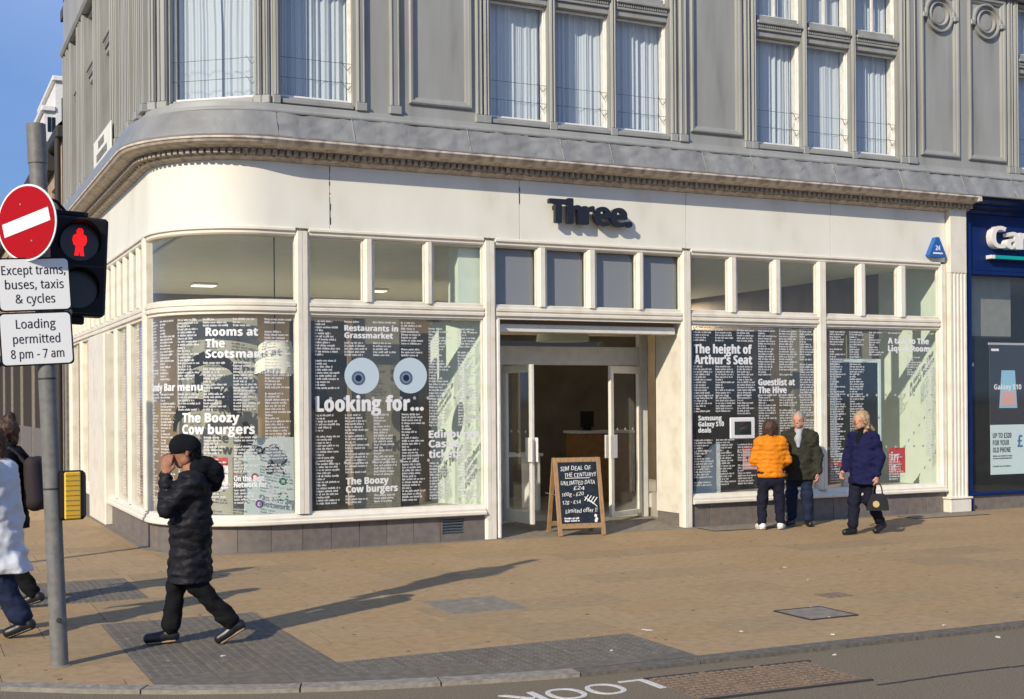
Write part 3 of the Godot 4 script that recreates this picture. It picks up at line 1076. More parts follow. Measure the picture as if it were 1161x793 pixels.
func make_shopfront() -> void:
	bld = thing("corner_building", "corner building with rounded cream shopfront below and grey panelled upper storey", "building")
	var fp: Material = M.frame_paint

	# --- plinth tiles
	var x := -2.6
	var tile_m := ["plinth_stone", "plinth_b", "plinth_c"]
	tinted("plinth_b", "plinth_stone", 0.88, 0.88, 0.9)
	tinted("plinth_c", "plinth_stone", 1.0, 0.97, 0.93)
	for span in [[-2.6, 0.0], [3.13, 8.05]]:
		var n := int(round((span[1] - span[0]) / 0.37))
		for k in n:
			var a: float = lerpf(span[0], span[1], float(k) / n) + 0.003
			var b: float = lerpf(span[0], span[1], float(k + 1) / n) - 0.003
			if k == n - 2 and span[0] < 0: continue
			part("plinth_tile", bx(V(a, -0.02, -0.12), V(b, Y_SILL, -0.02), 0.002), M[tile_m[rng.randi() % 3]], bld)
		# backing behind the joints
		part("plinth_backing", bx(V(span[0], -0.02, -0.22), V(span[1], Y_SILL - 0.003, -0.115)), M.gutter_dark, bld)
	# vent in the gap left for it
	var vent := node("air_vent", bld)
	var va := -2.6 + 2.6 * 5.0 / 7.0 + 0.003
	part("surround", bx(V(va, -0.02, -0.12), V(va + 0.03, Y_SILL, -0.02)), M.plinth_b, vent)
	part("surround", bx(V(va + 0.335, -0.02, -0.12), V(va + 0.368, Y_SILL, -0.02)), M.plinth_b, vent)
	part("surround", bx(V(va + 0.031, -0.02, -0.12), V(va + 0.334, 0.1, -0.021)), M.plinth_b, vent)
	part("surround", bx(V(va + 0.031, 0.295, -0.12), V(va + 0.334, Y_SILL, -0.021)), M.plinth_b, vent)
	for k in 5:
		var mb := MB.new()
		mb.xf = Transform3D(Basis(Vector3.RIGHT, 0.6), V(va + 0.182, 0.12 + k * 0.038, -0.035))
		mb.box(V(-0.15, -0.014, -0.006), V(0.15, 0.014, 0.006), 0.002)
		part("slat", mb, M.vent_metal, vent)
	for k in 6:
		var mb := MB.new()
		mb.sweep(cstations(0.015 + k * 0.4, 0.41 + k * 0.4, 6), [[-0.12, -0.02], [-0.02, -0.02], [-0.02, Y_SILL], [-0.12, Y_SILL]], true)
		part("plinth_tile", mb, M[tile_m[k % 3]], bld)
	var mbk := MB.new()
	mbk.sweep(cstations(0.0, 2.45, 24), [[-0.2, -0.02], [-0.115, -0.02], [-0.115, Y_SILL - 0.003], [-0.2, Y_SILL - 0.003]], true)
	part("plinth_backing", mbk, M.gutter_dark, bld)
	for k in 24:
		var z1 := -1.4 - k * 0.38
		var q := MB.new()
		q.xf = side_xf()
		q.box(V(z1 - 0.377, -0.02, -0.12), V(z1 - 0.003, Y_SILL, -0.02), 0.002)
		part("plinth_tile", q, M[tile_m[rng.randi() % 3]], bld)

	# --- sills
	for st in [front(-2.5, -0.1), front(3.2, 8.04), cstations(-0.09, 2.42, 24), sidest(-5.0, -1.44), sidest(-9.9, -6.5)]:
		var mb := MB.new()
		mb.sweep(st, [[-0.14, 0.335], [0.05, 0.335], [0.06, 0.345], [0.06, 0.375], [0.035, 0.39], [0.035, 0.415], [0.0, 0.435], [-0.02, 0.465], [-0.14, 0.465]], true)
		part("window_sill", mb, fp, bld)

	# --- rails: above and below the transom lights
	for st in [front(-2.5, -0.1), front(0.08, 3.03), front(3.2, 7.95), cstations(0.09, 2.4, 24), sidest(-9.9, -1.5)]:
		var mb := MB.new()
		xrail(mb, st, 2.955, 3.14)
		part("transom_rail", mb, fp, bld)
		mb = MB.new()
		mb.sweep(st, [[-0.1, 3.935], [-0.012, 3.935], [0.005, 3.955], [0.005, 3.99], [0.03, 4.0], [0.03, 4.025], [0.004, 4.04], [-0.1, 4.04]], true)
		part("head_rail", mb, fp, bld)

	# --- posts of the street front
	for q in [[-2.68, -2.5, 0.46, 4.0], [-0.1, 0.08, 0.0, 4.0], [3.03, 3.2, 0.0, 4.0], [5.49, 5.66, 0.46, 3.94], [7.95, 8.09, 0.34, 4.0]]:
		part("post", post(q[0], q[1], q[2], q[3], 0.03), fp, bld)
	for q in [[-1.78, -1.64], [-0.93, -0.82], [0.71, 0.86], [1.48, 1.64], [2.29, 2.41], [3.86, 4.02], [4.66, 4.82], [6.29, 6.45], [7.09, 7.27]]:
		part("mullion", post(q[0], q[1], 3.135, 3.94, 0.015, false), fp, bld)
	# the post where the curve meets the side, and the side posts
	for q in [[-1.62, -1.46, 0.46, 4.0], [-2.92, -2.76, 0.46, 2.96], [-4.15, -4.0, 0.46, 2.96], [-8.25, -8.1, 0.46, 2.96], [-9.9, -9.7, 0.0, 4.0]]:
		var mb := post(q[0], q[1], q[2], q[3], 0.025)
		var o := part("post", mb, fp, bld)
		o.transform = side_xf()
	part("side_pilaster", bx(V(SIDE - 0.09, 0.0, -6.45), V(SIDE + 0.1, 2.95, -4.66), 0.02), fp, bld)
	x = -2.0
	while x > -9.6:
		var o := part("mullion", post(x - 0.1, x, 3.135, 3.94, 0.015, false), fp, bld)
		o.transform = side_xf()
		x -= 0.58

	# --- transom lights
	var lights := [[-2.5, -1.78], [-1.64, -0.93], [-0.82, -0.1], [3.2, 3.86], [4.02, 4.66], [4.82, 5.49], [5.66, 6.29], [6.45, 7.09], [7.27, 7.95]]
	for q in lights:
		var w := node("transom_light", bld)
		part("sash", frame4(q[0], q[1], 3.14, 3.935, 0.02, -0.075, -0.035), fp, w)
		pane(w, q[0] + 0.015, q[1] - 0.015, 3.155, 3.92, G, M.shop_glass)
	for q in [[0.08, 0.71], [0.86, 1.48], [1.64, 2.29], [2.41, 3.03]]:
		var w := node("transom_light", bld)
		part("sash", frame4(q[0], q[1], 3.14, 3.935, 0.015, -0.075, -0.035), fp, w)
		part("infill_panel", bx(V(q[0] + 0.01, 3.15, -0.14), V(q[1] - 0.01, 3.925, -0.125)), M.opaque_panel, w)
	var cw := node("transom_light", bld)
	curved_pane(cw, 0.09, 2.4, 3.14, 3.94, M.shop_glass)
	var sw := node("transom_light", bld)
	pane(sw, -9.7, -1.6, 3.14, 3.94, G, M.shop_glass).transform = side_xf()

	# --- display windows
	var w1 := node("display_window", bld)
	part("sash", frame4(-2.5, -0.1, 0.455, 2.955, 0.025, -0.08, -0.03), fp, w1)
	pane(w1, -2.48, -0.12, 0.47, 2.94, G, M.shop_glass)
	print_left(w1)
	var w2 := node("display_window", bld)
	part("sash", frame4(3.2, 5.49, 0.455, 2.955, 0.025, -0.08, -0.03), fp, w2)
	pane(w2, 3.22, 5.47, 0.47, 2.94, G, M.shop_glass)
	var w3 := node("display_window", bld)
	part("sash", frame4(5.66, 7.95, 0.455, 2.955, 0.025, -0.08, -0.03), fp, w3)
	pane(w3, 5.68, 7.93, 0.47, 2.94, G, M.shop_glass)
	print_right(w2, w3)
	var w4 := node("display_window", bld)
	curved_pane(w4, 0.085, 2.4, 0.45, 2.96, M.shop_glass)
	print_curve(w4)
	for q in [[-2.76, -1.62], [-4.0, -2.92], [-4.66, -4.15], [-8.1, -6.45], [-9.7, -8.25]]:
		var w := node("display_window", bld)
		pane(w, q[0], q[1], 0.45, 2.96, G, M.shop_glass).transform = side_xf()
		if q[0] > -5.0:
			var a: float = q[0]
			var b: float = q[1]
			var xx := a + 0.12
			while xx < b - 0.3:
				var sx := xx
				var fmb := fine_print(func(px, py): return side_xf() * V(sx + px, py, G - 0.004), 2.86, 0.55, [], 0.15, 0.33)
				part("fine_print", fmb, M.fine_vinyl, w)
				xx += 0.385

	# --- fascia boards with open joints
	var cuts := [-2.225, 0.441, 3.12, 5.75, 8.08]
	for k in 4:
		part("fascia_panel", bx(V(cuts[k] + 0.004, 4.04, -0.12), V(cuts[k + 1] - 0.004, 4.845, 0.0), 0.002), M.fascia_paint, bld)
	var mb := MB.new()
	var st := plan(-1.3, -2.229)
	mb.sweep(st, [[-0.12, 4.04], [0.0, 4.04], [0.0, 4.845], [-0.12, 4.845]], true)
	part("fascia_panel", mb, M.fascia_paint, bld)
	mb = MB.new()
	mb.sweep(sidest(-10.0, -1.306), [[-0.12, 4.04], [0.0, 4.04], [0.0, 4.845], [-0.12, 4.845]], true)
	part("fascia_panel", mb, M.fascia_paint, bld)
	# flaked paint along the joints
	for q in [[-2.225, 4.1, 4.8], [0.441, 4.52, 4.72]]:
		mb = MB.new()
		var y: float = q[1]
		while y < q[2]:
			var dx := rng.randf_range(-0.006, 0.008)
			mb.box(V(q[0] - 0.004 + dx, y, 0.0005), V(q[0] + 0.003 + dx + pow(rng.randf(), 3.0) * 0.014, y + rng.randf_range(0.02, 0.1), 0.003))
			y += rng.randf_range(0.06, 0.12)
		part("flaked_paint", mb, M.gutter_dark, bld).set_meta("kind", "stuff")

	# --- cornice
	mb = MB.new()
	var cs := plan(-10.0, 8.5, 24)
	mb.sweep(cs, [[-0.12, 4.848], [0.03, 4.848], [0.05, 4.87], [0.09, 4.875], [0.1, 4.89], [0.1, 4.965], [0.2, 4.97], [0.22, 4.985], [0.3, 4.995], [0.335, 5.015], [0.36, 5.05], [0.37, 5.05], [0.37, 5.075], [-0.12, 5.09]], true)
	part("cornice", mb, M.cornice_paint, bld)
	# dentils: blocks in pairs under the cornice
	var dm := MB.new()
	var total := 0.0
	var pitch := 0.088
	var segs: Array = []
	for k in cs.size() - 1: segs.append((cs[k + 1][0] + cs[k + 1][1] * 0.14 - cs[k][0] - cs[k][1] * 0.14).length())
	var d := 0.05
	var k2 := 0
	var acc := 0.0
	var i2 := 0
	while k2 < segs.size():
		if d > acc + segs[k2]:
			acc += segs[k2]
			k2 += 1
			continue
		var t: float = (d - acc) / segs[k2]
		var p: Vector2 = cs[k2][0].lerp(cs[k2 + 1][0], t)
		var nn: Vector2 = cs[k2][1].lerp(cs[k2 + 1][1], t).normalized()
		var tang := Vector3(nn.y, 0, -nn.x)
		dm.xf = Transform3D(Basis(tang, Vector3.UP, Vector3(nn.x, 0, nn.y)), V(p.x, 0, p.y))
		dm.box(V(-0.03, 4.9, 0.098), V(0.03, 4.968, 0.185), 0.006)
		if i2 % 2 == 0:
			dm.box(V(-0.012, 4.876, 0.098), V(0.012, 4.9, 0.13))
		d += pitch
		i2 += 1
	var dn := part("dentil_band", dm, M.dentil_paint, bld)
	dn.set_meta("kind", "stuff")

	# --- lead flashing over the cornice, in sheets with welted seams
	var seams := [-4.27, -3.5, -2.97, -2.0, -0.42, 0.95, 1.72, 3.25, 4.1, 5.6, 6.9, 8.2, 9.3, 11.0, 13.0]
	var lead_p := [[0.3, 5.078], [0.355, 5.083], [0.36, 5.1], [0.22, 5.41], [0.06, 5.45], [0.05, 5.45]]
	mb = MB.new()
	mb.sweep(plan(-10.0, -3.0, 24), lead_p, false, false)
	part("lead_flashing", mb, M.lead_sheet, bld)
	for k in range(2, seams.size() - 1):
		var a: float = seams[k]
		var b: float = seams[k + 1]
		mb = MB.new()
		# gently dented sheet
		var nx := int((b - a) / 0.06)
		var ny := 7
		var grid: Array = []
		var fn := FastNoiseLite.new()
		fn.seed = 500
		fn.frequency = 1.6
		fn.fractal_octaves = 3
		for i in nx + 1:
			var col: Array = []
			for j in ny + 1:
				var xx := lerpf(a + 0.004, b - 0.004, float(i) / nx)
				var v := float(j) / ny
				var bump := fn.get_noise_2d(xx * 2.2, v * 1.6) * 0.026 + maxf(0.0, fn.get_noise_2d(xx * 5.0 + 40.0, v * 1.2) - 0.25) * 0.05
				col.append(V(xx, lerpf(5.1, 5.41, v), lerpf(0.36, 0.22, v) + bump * (1.0 if j > 0 else 0.3)))
			grid.append(col)
		for i in nx:
			for j in ny:
				var nr: Array = []
				for q in [[i, j], [i + 1, j], [i + 1, j + 1], [i, j + 1]]:
					var gi: int = clampi(q[0], 1, nx - 1)
					var gj: int = clampi(q[1], 1, ny - 1)
					nr.append((grid[gi + 1][gj] - grid[gi - 1][gj]).cross(grid[gi][gj + 1] - grid[gi][gj - 1]).normalized())
				mb.quadn(grid[i][j], grid[i + 1][j], grid[i + 1][j + 1], grid[i][j + 1], nr[0], nr[1], nr[2], nr[3])
		mb.sweep(front(a, b), [[0.3, 5.078], [0.365, 5.083], [0.365, 5.1]], false, false)
		mb.sweep(front(a, b), [[0.235, 5.405], [0.06, 5.45]], false, false)
		mb.cyl(V(b, 5.1, 0.362), V(b, 5.41, 0.222), 0.009, 0.009, 6)
		part("lead_flashing", mb, M.lead_sheet, bld)
	mb = MB.new()
	mb.sweep(plan(-10.0, 13.0, 16), [[-0.05, 5.44], [0.075, 5.44], [0.085, 5.455], [0.085, 5.475], [0.06, 5.5], [0.045, 5.56], [-0.05, 5.56]], true)
	part("base_moulding", mb, M.grey_paint, bld)

	# --- fluted pilaster at the right-hand end
	mb = MB.new()
	mb.box(V(8.02, 0.0, -0.12), V(8.47, 0.215, 0.14), 0.012)
	mb.box(V(8.0, 0.215, -0.12), V(8.49, 0.25, 0.16), 0.012)
	part("pilaster_base", mb, fp, bld)
	mb = MB.new()
	var pp := PackedVector2Array([Vector2(8.09, -0.12), Vector2(8.09, 0.1)])
	for k in 4:
		var fx := 8.125 + k * 0.075
		for j in 5:
			var t := PI * j / 4.0
			pp.append(Vector2(fx + 0.024 - cos(t) * 0.024, 0.1 - sin(t) * 0.016))
	pp.append_array([Vector2(8.43, 0.1), Vector2(8.43, -0.12)])
	mb.prism(pp, 0.25, 3.86)
	part("pilaster_shaft", mb, fp, bld)
	part("pilaster_head", bx(V(8.085, 3.86, -0.12), V(8.435, 4.97, 0.105), 0.006), fp, bld)
	part("cornice_end", bx(V(8.44, 4.99, -0.1), V(8.52, 5.07, 0.372), 0.01), M.cornice_paint, bld)

	# --- the doorway
	make_doorway()
	make_upper()
	make_rooms()

func frame4(x0: float, x1: float, y0: float, y1: float, w: float, z0: float, z1: float) -> MB:
	var mb := MB.new()
	mb.box(V(x0, y0, z0), V(x0 + w, y1, z1), 0.004)
	mb.box(V(x1 - w, y0, z0), V(x1, y1, z1), 0.004)
	mb.box(V(x0 + w, y0, z0), V(x1 - w, y0 + w, z1), 0.004)
	mb.box(V(x0 + w, y1 - w, z0), V(x1 - w, y1, z1), 0.004)
	return mb

func make_doorway() -> void:
	var fp: Material = M.frame_paint
	# splayed cheeks of the recess
	var rc := MB.new()
	rc.prism(PackedVector2Array([Vector2(3.05, -0.095), Vector2(3.05, -0.74), Vector2(3.42, -0.74), Vector2(3.42, -1.3), Vector2(3.5, -1.3), Vector2(3.5, -0.66), Vector2(3.14, -0.66), Vector2(3.14, -0.095)]), 0.2, 2.96)
	part("recess_cheek", rc, fp, bld)
	rc = MB.new()
	rc.prism(PackedVector2Array([Vector2(3.06, -0.095), Vector2(3.06, -0.73), Vector2(3.43, -0.73), Vector2(3.43, -1.3), Vector2(3.49, -1.3), Vector2(3.49, -0.67), Vector2(3.13, -0.67), Vector2(3.13, -0.095)]), -0.02, 0.197)
	part("recess_plinth", rc, M.plinth_stone, bld)
	for q in [[0.06, -0.3, "left"]]:
		var o: float = 0.09 if q[0] > 1 else -0.09
		var mb := MB.new()
		mb.prism(PackedVector2Array([Vector2(q[0], -0.095), Vector2(q[1], -1.2), Vector2(q[1] + o, -1.2), Vector2(q[0] + o, -0.095)]), 0.2, 2.96)
		part("recess_cheek", mb, fp if q[0] > 1 else M.mint_wall, bld)
		mb = MB.new()
		mb.prism(PackedVector2Array([Vector2(q[0] + o * 0.12, -0.095), Vector2(q[1] + o * 0.12, -1.2), Vector2(q[1] + o, -1.2), Vector2(q[0] + o, -0.095)]), -0.02, 0.197)
		part("recess_plinth", mb, M.plinth_stone, bld)
	# ramp of grey concrete
	var mb := MB.new()
	var poly := [V(-0.02, 0.003, 0.06), V(3.14, 0.003, 0.06), V(3.4, 0.075, -1.3), V(-0.35, 0.075, -1.3)]
	mb.quad(poly[0], poly[1], poly[2], poly[3], Vector3.UP)
	part("doorway_ramp", mb, M.concrete, bld)
	# ceiling of the recess, shutter box
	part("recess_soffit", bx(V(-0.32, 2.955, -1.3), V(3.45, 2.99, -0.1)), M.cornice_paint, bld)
	var shut := node("shutter_box", bld)
	part("guide_rail", bx(V(0.09, 2.79, -0.24), V(3.0, 2.9, -0.12), 0.01), M.door_paint, shut)
	part("slot", bx(V(0.09, 2.902, -0.2), V(3.0, 2.953, -0.16)), M.brown_wall, shut)
	# screen at the back of the recess
	var sc := node("door_screen", bld)
	part("header", bx(V(-0.28, 2.38, -1.3), V(3.03, 2.655, -1.19), 0.008), M.door_paint, sc)
	part("top_rail", bx(V(-0.28, 2.87, -1.29), V(3.4, 2.953, -1.19), 0.004), M.brown_wall, sc)
	part("jamb", bx(V(3.035, 0.06, -1.3), V(3.18, 2.868, -1.18), 0.01), M.door_paint, sc)
	part("jamb", bx(V(0.6, 0.06, -1.3), V(0.74, 2.378, -1.18), 0.01), M.door_paint, sc)
	pane(sc, -0.27, 3.03, 2.657, 2.868, -1.25, M.shop_glass)
	part("side_sill", bx(V(3.182, 0.2, -1.3), V(3.41, 0.42, -1.2), 0.006), fp, sc)
	part("side_plinth", bx(V(3.182, 0.0, -1.3), V(3.41, 0.198, -1.21)), M.plinth_stone, sc)
	pane(sc, 3.182, 3.41, 0.42, 2.868, -1.25, M.shop_glass)
	pane(sc, -0.27, 0.6, 0.1, 2.378, -1.25, M.shop_glass)
	# door leaves, both standing open
	for q in [[Vector2(3.03, -1.17), Vector2(2.26, -0.76), 1], [Vector2(0.745, -1.17), Vector2(0.77, -0.3), -1]]:
		var door := node("door", bld)
		var a: Vector2 = q[0]
		var b: Vector2 = q[1]
		var u := (b - a).normalized()
		var len := (b - a).length()
		door.transform = Transform3D(Basis(Vector3(u.x, 0, u.y), Vector3.UP, Vector3(u.x, 0, u.y).cross(Vector3.UP)), V(a.x, 0, a.y))
		var m := MB.new()
		m.box(V(0, 0.13, -0.025), V(0.085, 2.36, 0.025), 0.006)
		m.box(V(len - 0.085, 0.13, -0.025), V(len, 2.36, 0.025), 0.006)
		m.box(V(0.085, 0.13, -0.024), V(len - 0.085, 0.3 if q[2] < 0 else 0.2, 0.024), 0.004)
		m.box(V(0.085, 2.25, -0.024), V(len - 0.085, 2.36, 0.024), 0.004)
		part("door_frame", m, M.door_paint if q[2] < 0 else fp, door)
		pane(door, 0.085, len - 0.085, 0.2, 2.25, 0.0, M.shop_glass)
		for s in [-1, 1]:
			part("push_plate", bx(V(len - 0.13, 1.0, s * 0.045 - 0.008), V(len + 0.06, 1.34, s * 0.045 + 0.008), 0.004), M.white_paint, door)
			m = MB.new()
			m.cyl(V(len - 0.04, 1.1, s * 0.025), V(len - 0.04, 1.1, s * 0.04), 0.012, 0.012, 8)
			m.cyl(V(len - 0.04, 1.25, s * 0.025), V(len - 0.04, 1.25, s * 0.04), 0.012, 0.012, 8)
			part("plate_bracket", m, M.steel, door)
		m = MB.new()
		for k in 3: m.cyl(V(0.4 * (k + 1) * len / 1.6, 1.42, 0.001), V(0.4 * (k + 1) * len / 1.6, 1.42, 0.003), 0.02, 0.02, 12)
		part("safety_dot", m, M.sign_white, door)
	# downpipe-like shutter guide on the left post, white button beside it
	part("shutter_guide", bx(V(0.083, 0.01, -0.07), V(0.125, 2.95, 0.035), 0.008), M.white_paint, bld)
	mb = MB.new()
	mb.cyl(V(-0.06, 0.29, -0.02), V(-0.06, 0.29, 0.03), 0.03, 0.026, 12)
	part("lock_stud", mb, M.white_paint, bld)

# ---------------------------------------------------------------- print on the windows
func fp_col(w: Node, x0: float, gaps: Array, y_top := 2.87, y_bot := 0.56, w_min := 0.17, w_max := 0.32, z := G) -> void:
	part("fine_print", fine_print(func(px, py): return V(x0 + px, py, z - 0.004), y_top, y_bot, gaps, w_min, w_max), M.fine_vinyl, w)

func headline(w: Node, t: String, x0: float, y0: float, cap: float, width: float) -> void:
	heavy_text(w, "lettering", t, cap, width, M.vinyl_white, func(p): return V(x0 + p.x, y0 + p.y, G - 0.009 + p.z), cap * 0.075)

func disc(x: float, y: float, z: float, r: float, seg := 40, depth := 0.003) -> MB:
	var mb := MB.new()
	mb.cyl(V(x, y, z - depth), V(x, y, z), r, r, seg)
	return mb

func print_left(w: Node) -> void:
	for q in [["Restaurants in", -2.023, 2.767, 0.07, 0.73], ["Grassmarket", -2.024, 2.673, 0.07, 0.658], ["Looking for...", -2.41, 1.739, 0.186, 1.466], ["The Boozy", -2.017, 0.8, 0.083, 0.578], ["Cow burgers", -2.018, 0.696, 0.084, 0.702], ["Edinburgh", -0.876, 1.375, 0.093, 0.714], ["Castle", -0.877, 1.249, 0.093, 0.432], ["tickets", -0.879, 1.113, 0.096, 0.455]]:
		headline(w, q[0], q[1], q[2], q[3], q[4])
	var lk := [1.68, 1.96]
	fp_col(w, -2.414, [lk])
	fp_col(w, -2.024, [lk, [2.63, 2.87], [0.65, 0.91], [1.96, 2.42]])
	fp_col(w, -1.64, [lk, [2.63, 2.84], [1.96, 2.42], [0.65, 0.9]])
	fp_col(w, -1.255, [lk, [1.96, 2.42]])
	fp_col(w, -0.87, [[1.06, 1.5]], 2.8)
	fp_col(w, -0.455, [[1.3, 1.5]], 2.8)
	for q in [[-1.794, 2.19, -1.842, 2.159], [-1.13, 2.194, -1.191, 2.163]]:
		var eye := node("eye_sticker", w)
		part("eyeball", disc(q[0], q[1], G - 0.004, 0.233), M.eye_blue, eye)
		part("iris", disc(q[2], q[3], G - 0.0005, 0.09), M.eye_iris, eye)
		part("iris_ring", disc(q[2], q[3], G + 0.0012, 0.066), M.eye_ring, eye)
		part("pupil", disc(q[2], q[3], G + 0.003, 0.042), M.eye_pupil, eye)
	dots(w, -2.4, -0.2)

# rows of round safety marks on the glass
func dots(w: Node, x0: float, x1: float) -> void:
	var mb := MB.new()
	for y in [1.08, 1.9]:
		var x := x0
		while x < x1:
			mb.cyl(V(x, y, G - 0.0165), V(x, y, G - 0.0145), 0.021, 0.021, 14)
			x += 0.19
	part("safety_dots", mb, M.sign_grey, w).set_meta("kind", "stuff")

func print_right(w2: Node, w3: Node) -> void:
	for q in [["The height of", 3.284, 2.529, 0.125, 1.027], ["Arthur's Seat", 3.283, 2.372, 0.125, 1.031], ["Guestlist at", 4.423, 2.058, 0.092, 0.678], ["The Hive", 4.422, 1.94, 0.092, 0.524], ["Samsung", 3.35, 1.546, 0.067, 0.41], ["Galaxy S10", 3.349, 1.457, 0.067, 0.45], ["deals", 3.349, 1.368, 0.068, 0.223]]:
		headline(w2, q[0], q[1], q[2], q[3], q[4])
	dots(w2, 3.3, 5.4)
	dots(w3, 5.75, 7.9)
	for q in [["A taxi to The", 6.931, 2.713, 0.088, 0.849], ["Liquid Room", 6.93, 2.593, 0.088, 0.868]]:
		headline(w3, q[0], q[1], q[2], q[3], q[4])
	for k in 6:
		var gaps := []
		if k < 3: gaps.append([2.33, 2.68])
		if k < 2: gaps.append([1.28, 1.66])
		if k == 2: gaps.append([1.2, 1.62])
		if k == 3 or k == 4: gaps.append([1.9, 2.17])
		fp_col(w2, 3.27 + k * 0.385, gaps, 2.9, 0.56, 0.2, 0.29 if k == 5 else 0.34)
	for k in 6:
		var gaps := []
		if k >= 3: gaps.append([2.5, 2.86])
		if k == 2: gaps.append([0.5, 2.5])
		if k == 3: gaps.append([0.95, 2.5])
		if k == 4: gaps.append([0.5, 2.2])
		fp_col(w3, 5.77 + k * 0.388, gaps, 2.87, 0.56 if k < 4 else 0.9, 0.17, 0.3 if k < 5 else 0.17)

func print_curve(w: Node) -> void:
	for q in [["Rooms at", 1.203, 2.687, 0.098, 0.656], ["The", 1.204, 2.545, 0.098, 0.249], ["Scotsman", 1.205, 2.415, 0.097, 0.689], ["Candy Bar menu", 2.39, 2.012, 0.091, 1.145], ["The Boozy", 1.556, 1.618, 0.112, 0.775], ["Cow burgers", 1.558, 1.472, 0.113, 0.964], ["On the Best", 0.856, 0.886, 0.065, 0.372], ["Network for", 0.857, 0.81, 0.065, 0.405]]:
		var s0: float = q[1]
		var y0: float = q[2]
		heavy_text(w, "lettering", q[0], q[3], q[4], M.vinyl_white, func(p): return cpos(s0 - p.x, y0 + p.y, G - 0.009 + p.z), q[3] * 0.075)
	for k in 6:
		var s0 := 2.39 - k * 0.3845
		var gaps := []
		if k >= 3 and k <= 4: gaps.append([2.37, 2.8])
		if k <= 2: gaps.append([1.98, 2.13])
		if k >= 2 and k <= 4: gaps.append([1.42, 1.75])
		if k >= 4: gaps.append([0.78, 0.98])
		part("fine_print", fine_print(func(px, py): return cpos(s0 - px, py, G - 0.004), 2.88, 0.6, gaps, 0.17, 0.33), M.fine_vinyl, w)
	# bold black swirls behind the print
	var curves := [
		[[1.55, 2.18], [1.5, 2.27], [1.38, 2.36], [1.2, 2.42], [1.02, 2.4], [0.88, 2.31], [0.8, 2.18]],
		[[1.42, 2.08], [1.34, 2.02], [1.28, 2.1], [1.3, 2.2], [1.4, 2.24]],
		[[1.3, 1.78], [1.2, 1.86], [1.12, 1.95], [1.0, 1.98], [0.94, 1.9], [0.98, 1.78]],
		[[1.7, 1.5], [1.68, 1.65], [1.58, 1.76], [1.42, 1.84], [1.2, 1.88]],
		[[0.9, 2.05], [0.84, 1.9], [0.82, 1.74], [0.86, 1.6]],
		[[0.72, 1.62], [0.68, 1.48], [0.7, 1.34], [0.78, 1.24]],
		[[1.72, 1.4], [1.76, 1.25], [1.74, 1.1]],
	]
	for c in curves:
		var mb := MB.new()
		var cv := Curve2D.new()
		for j in c.size():
			var pv := Vector2(c[j][0], c[j][1])
			var pr := Vector2(c[maxi(j - 1, 0)][0], c[maxi(j - 1, 0)][1])
			var nx := Vector2(c[mini(j + 1, c.size() - 1)][0], c[mini(j + 1, c.size() - 1)][1])
			var tg := (nx - pr) / 6.0
			cv.add_point(pv, -tg, tg)
		var len := cv.get_baked_length()
		var n := int(len / 0.03) + 2
		for j in n - 1:
			var t0 := float(j) / (n - 1)
			var t1 := float(j + 1) / (n - 1)
			var a := cv.sample_baked(len * t0)
			var b := cv.sample_baked(len * t1)
			var e := (b - a).normalized()
			var nn := Vector2(-e.y, e.x)
			var wa := 0.022 + 0.06 * sin(PI * clampf(t0, 0.05, 0.95))
			var wb := 0.022 + 0.06 * sin(PI * clampf(t1, 0.05, 0.95))
			mb.quad(cpos(a.x + nn.x * wa, a.y + nn.y * wa, G - 0.012), cpos(b.x + nn.x * wb, b.y + nn.y * wb, G - 0.012), cpos(b.x - nn.x * wb, b.y - nn.y * wb, G - 0.012), cpos(a.x - nn.x * wa, a.y - nn.y * wa, G - 0.012))
		part("brush_stroke", mb, M.ink_black, w)

# ---------------------------------------------------------------- upper storey
const UY0 := 5.56
const UY1 := 8.45

# a moulded sunk panel on a wall face (local x, y, z out)
func sunk_panel(x0: float, x1: float, y0: float, y1: float) -> MB:
	var mb := MB.new()
	var prof := [[0.0, 0.0], [0.0, 0.03], [0.02, 0.045], [0.05, 0.04], [0.06, 0.02], [0.085, 0.012], [0.1, -0.02]]
	var c := [Vector2(x0, y0), Vector2(x1, y0), Vector2(x1, y1), Vector2(x0, y1)]
	var dirs := [Vector2(1, 1), Vector2(-1, 1), Vector2(-1, -1), Vector2(1, -1)]
	for k in 4:
		var a: Vector2 = c[k]
		var b: Vector2 = c[(k + 1) % 4]
		var da: Vector2 = dirs[k]
		var db: Vector2 = dirs[(k + 1) % 4]
		for j in prof.size() - 1:
			var p: Array = prof[j]
			var q: Array = prof[j + 1]
			mb.quad(V(a.x + da.x * p[0], a.y + da.y * p[0], p[1]), V(b.x + db.x * p[0], b.y + db.y * p[0], p[1]), V(b.x + db.x * q[0], b.y + db.y * q[0], q[1]), V(a.x + da.x * q[0], a.y + da.y * q[0], q[1]), Vector3.BACK if p[0] != q[0] else V((a.x + b.x) * 0.5 - (x0 + x1) * 0.5, (a.y + b.y) * 0.5 - (y0 + y1) * 0.5, 0) * -1.0)
	return mb

func panel_field(x0: float, x1: float, y0: float, y1: float) -> MB:
	var mb := MB.new()
	mb.quad(V(x0 + 0.1, y0 + 0.1, -0.02), V(x1 - 0.1, y0 + 0.1, -0.02), V(x1 - 0.1, y1 - 0.1, -0.02), V(x0 + 0.1, y1 - 0.1, -0.02), Vector3.BACK)
	return mb

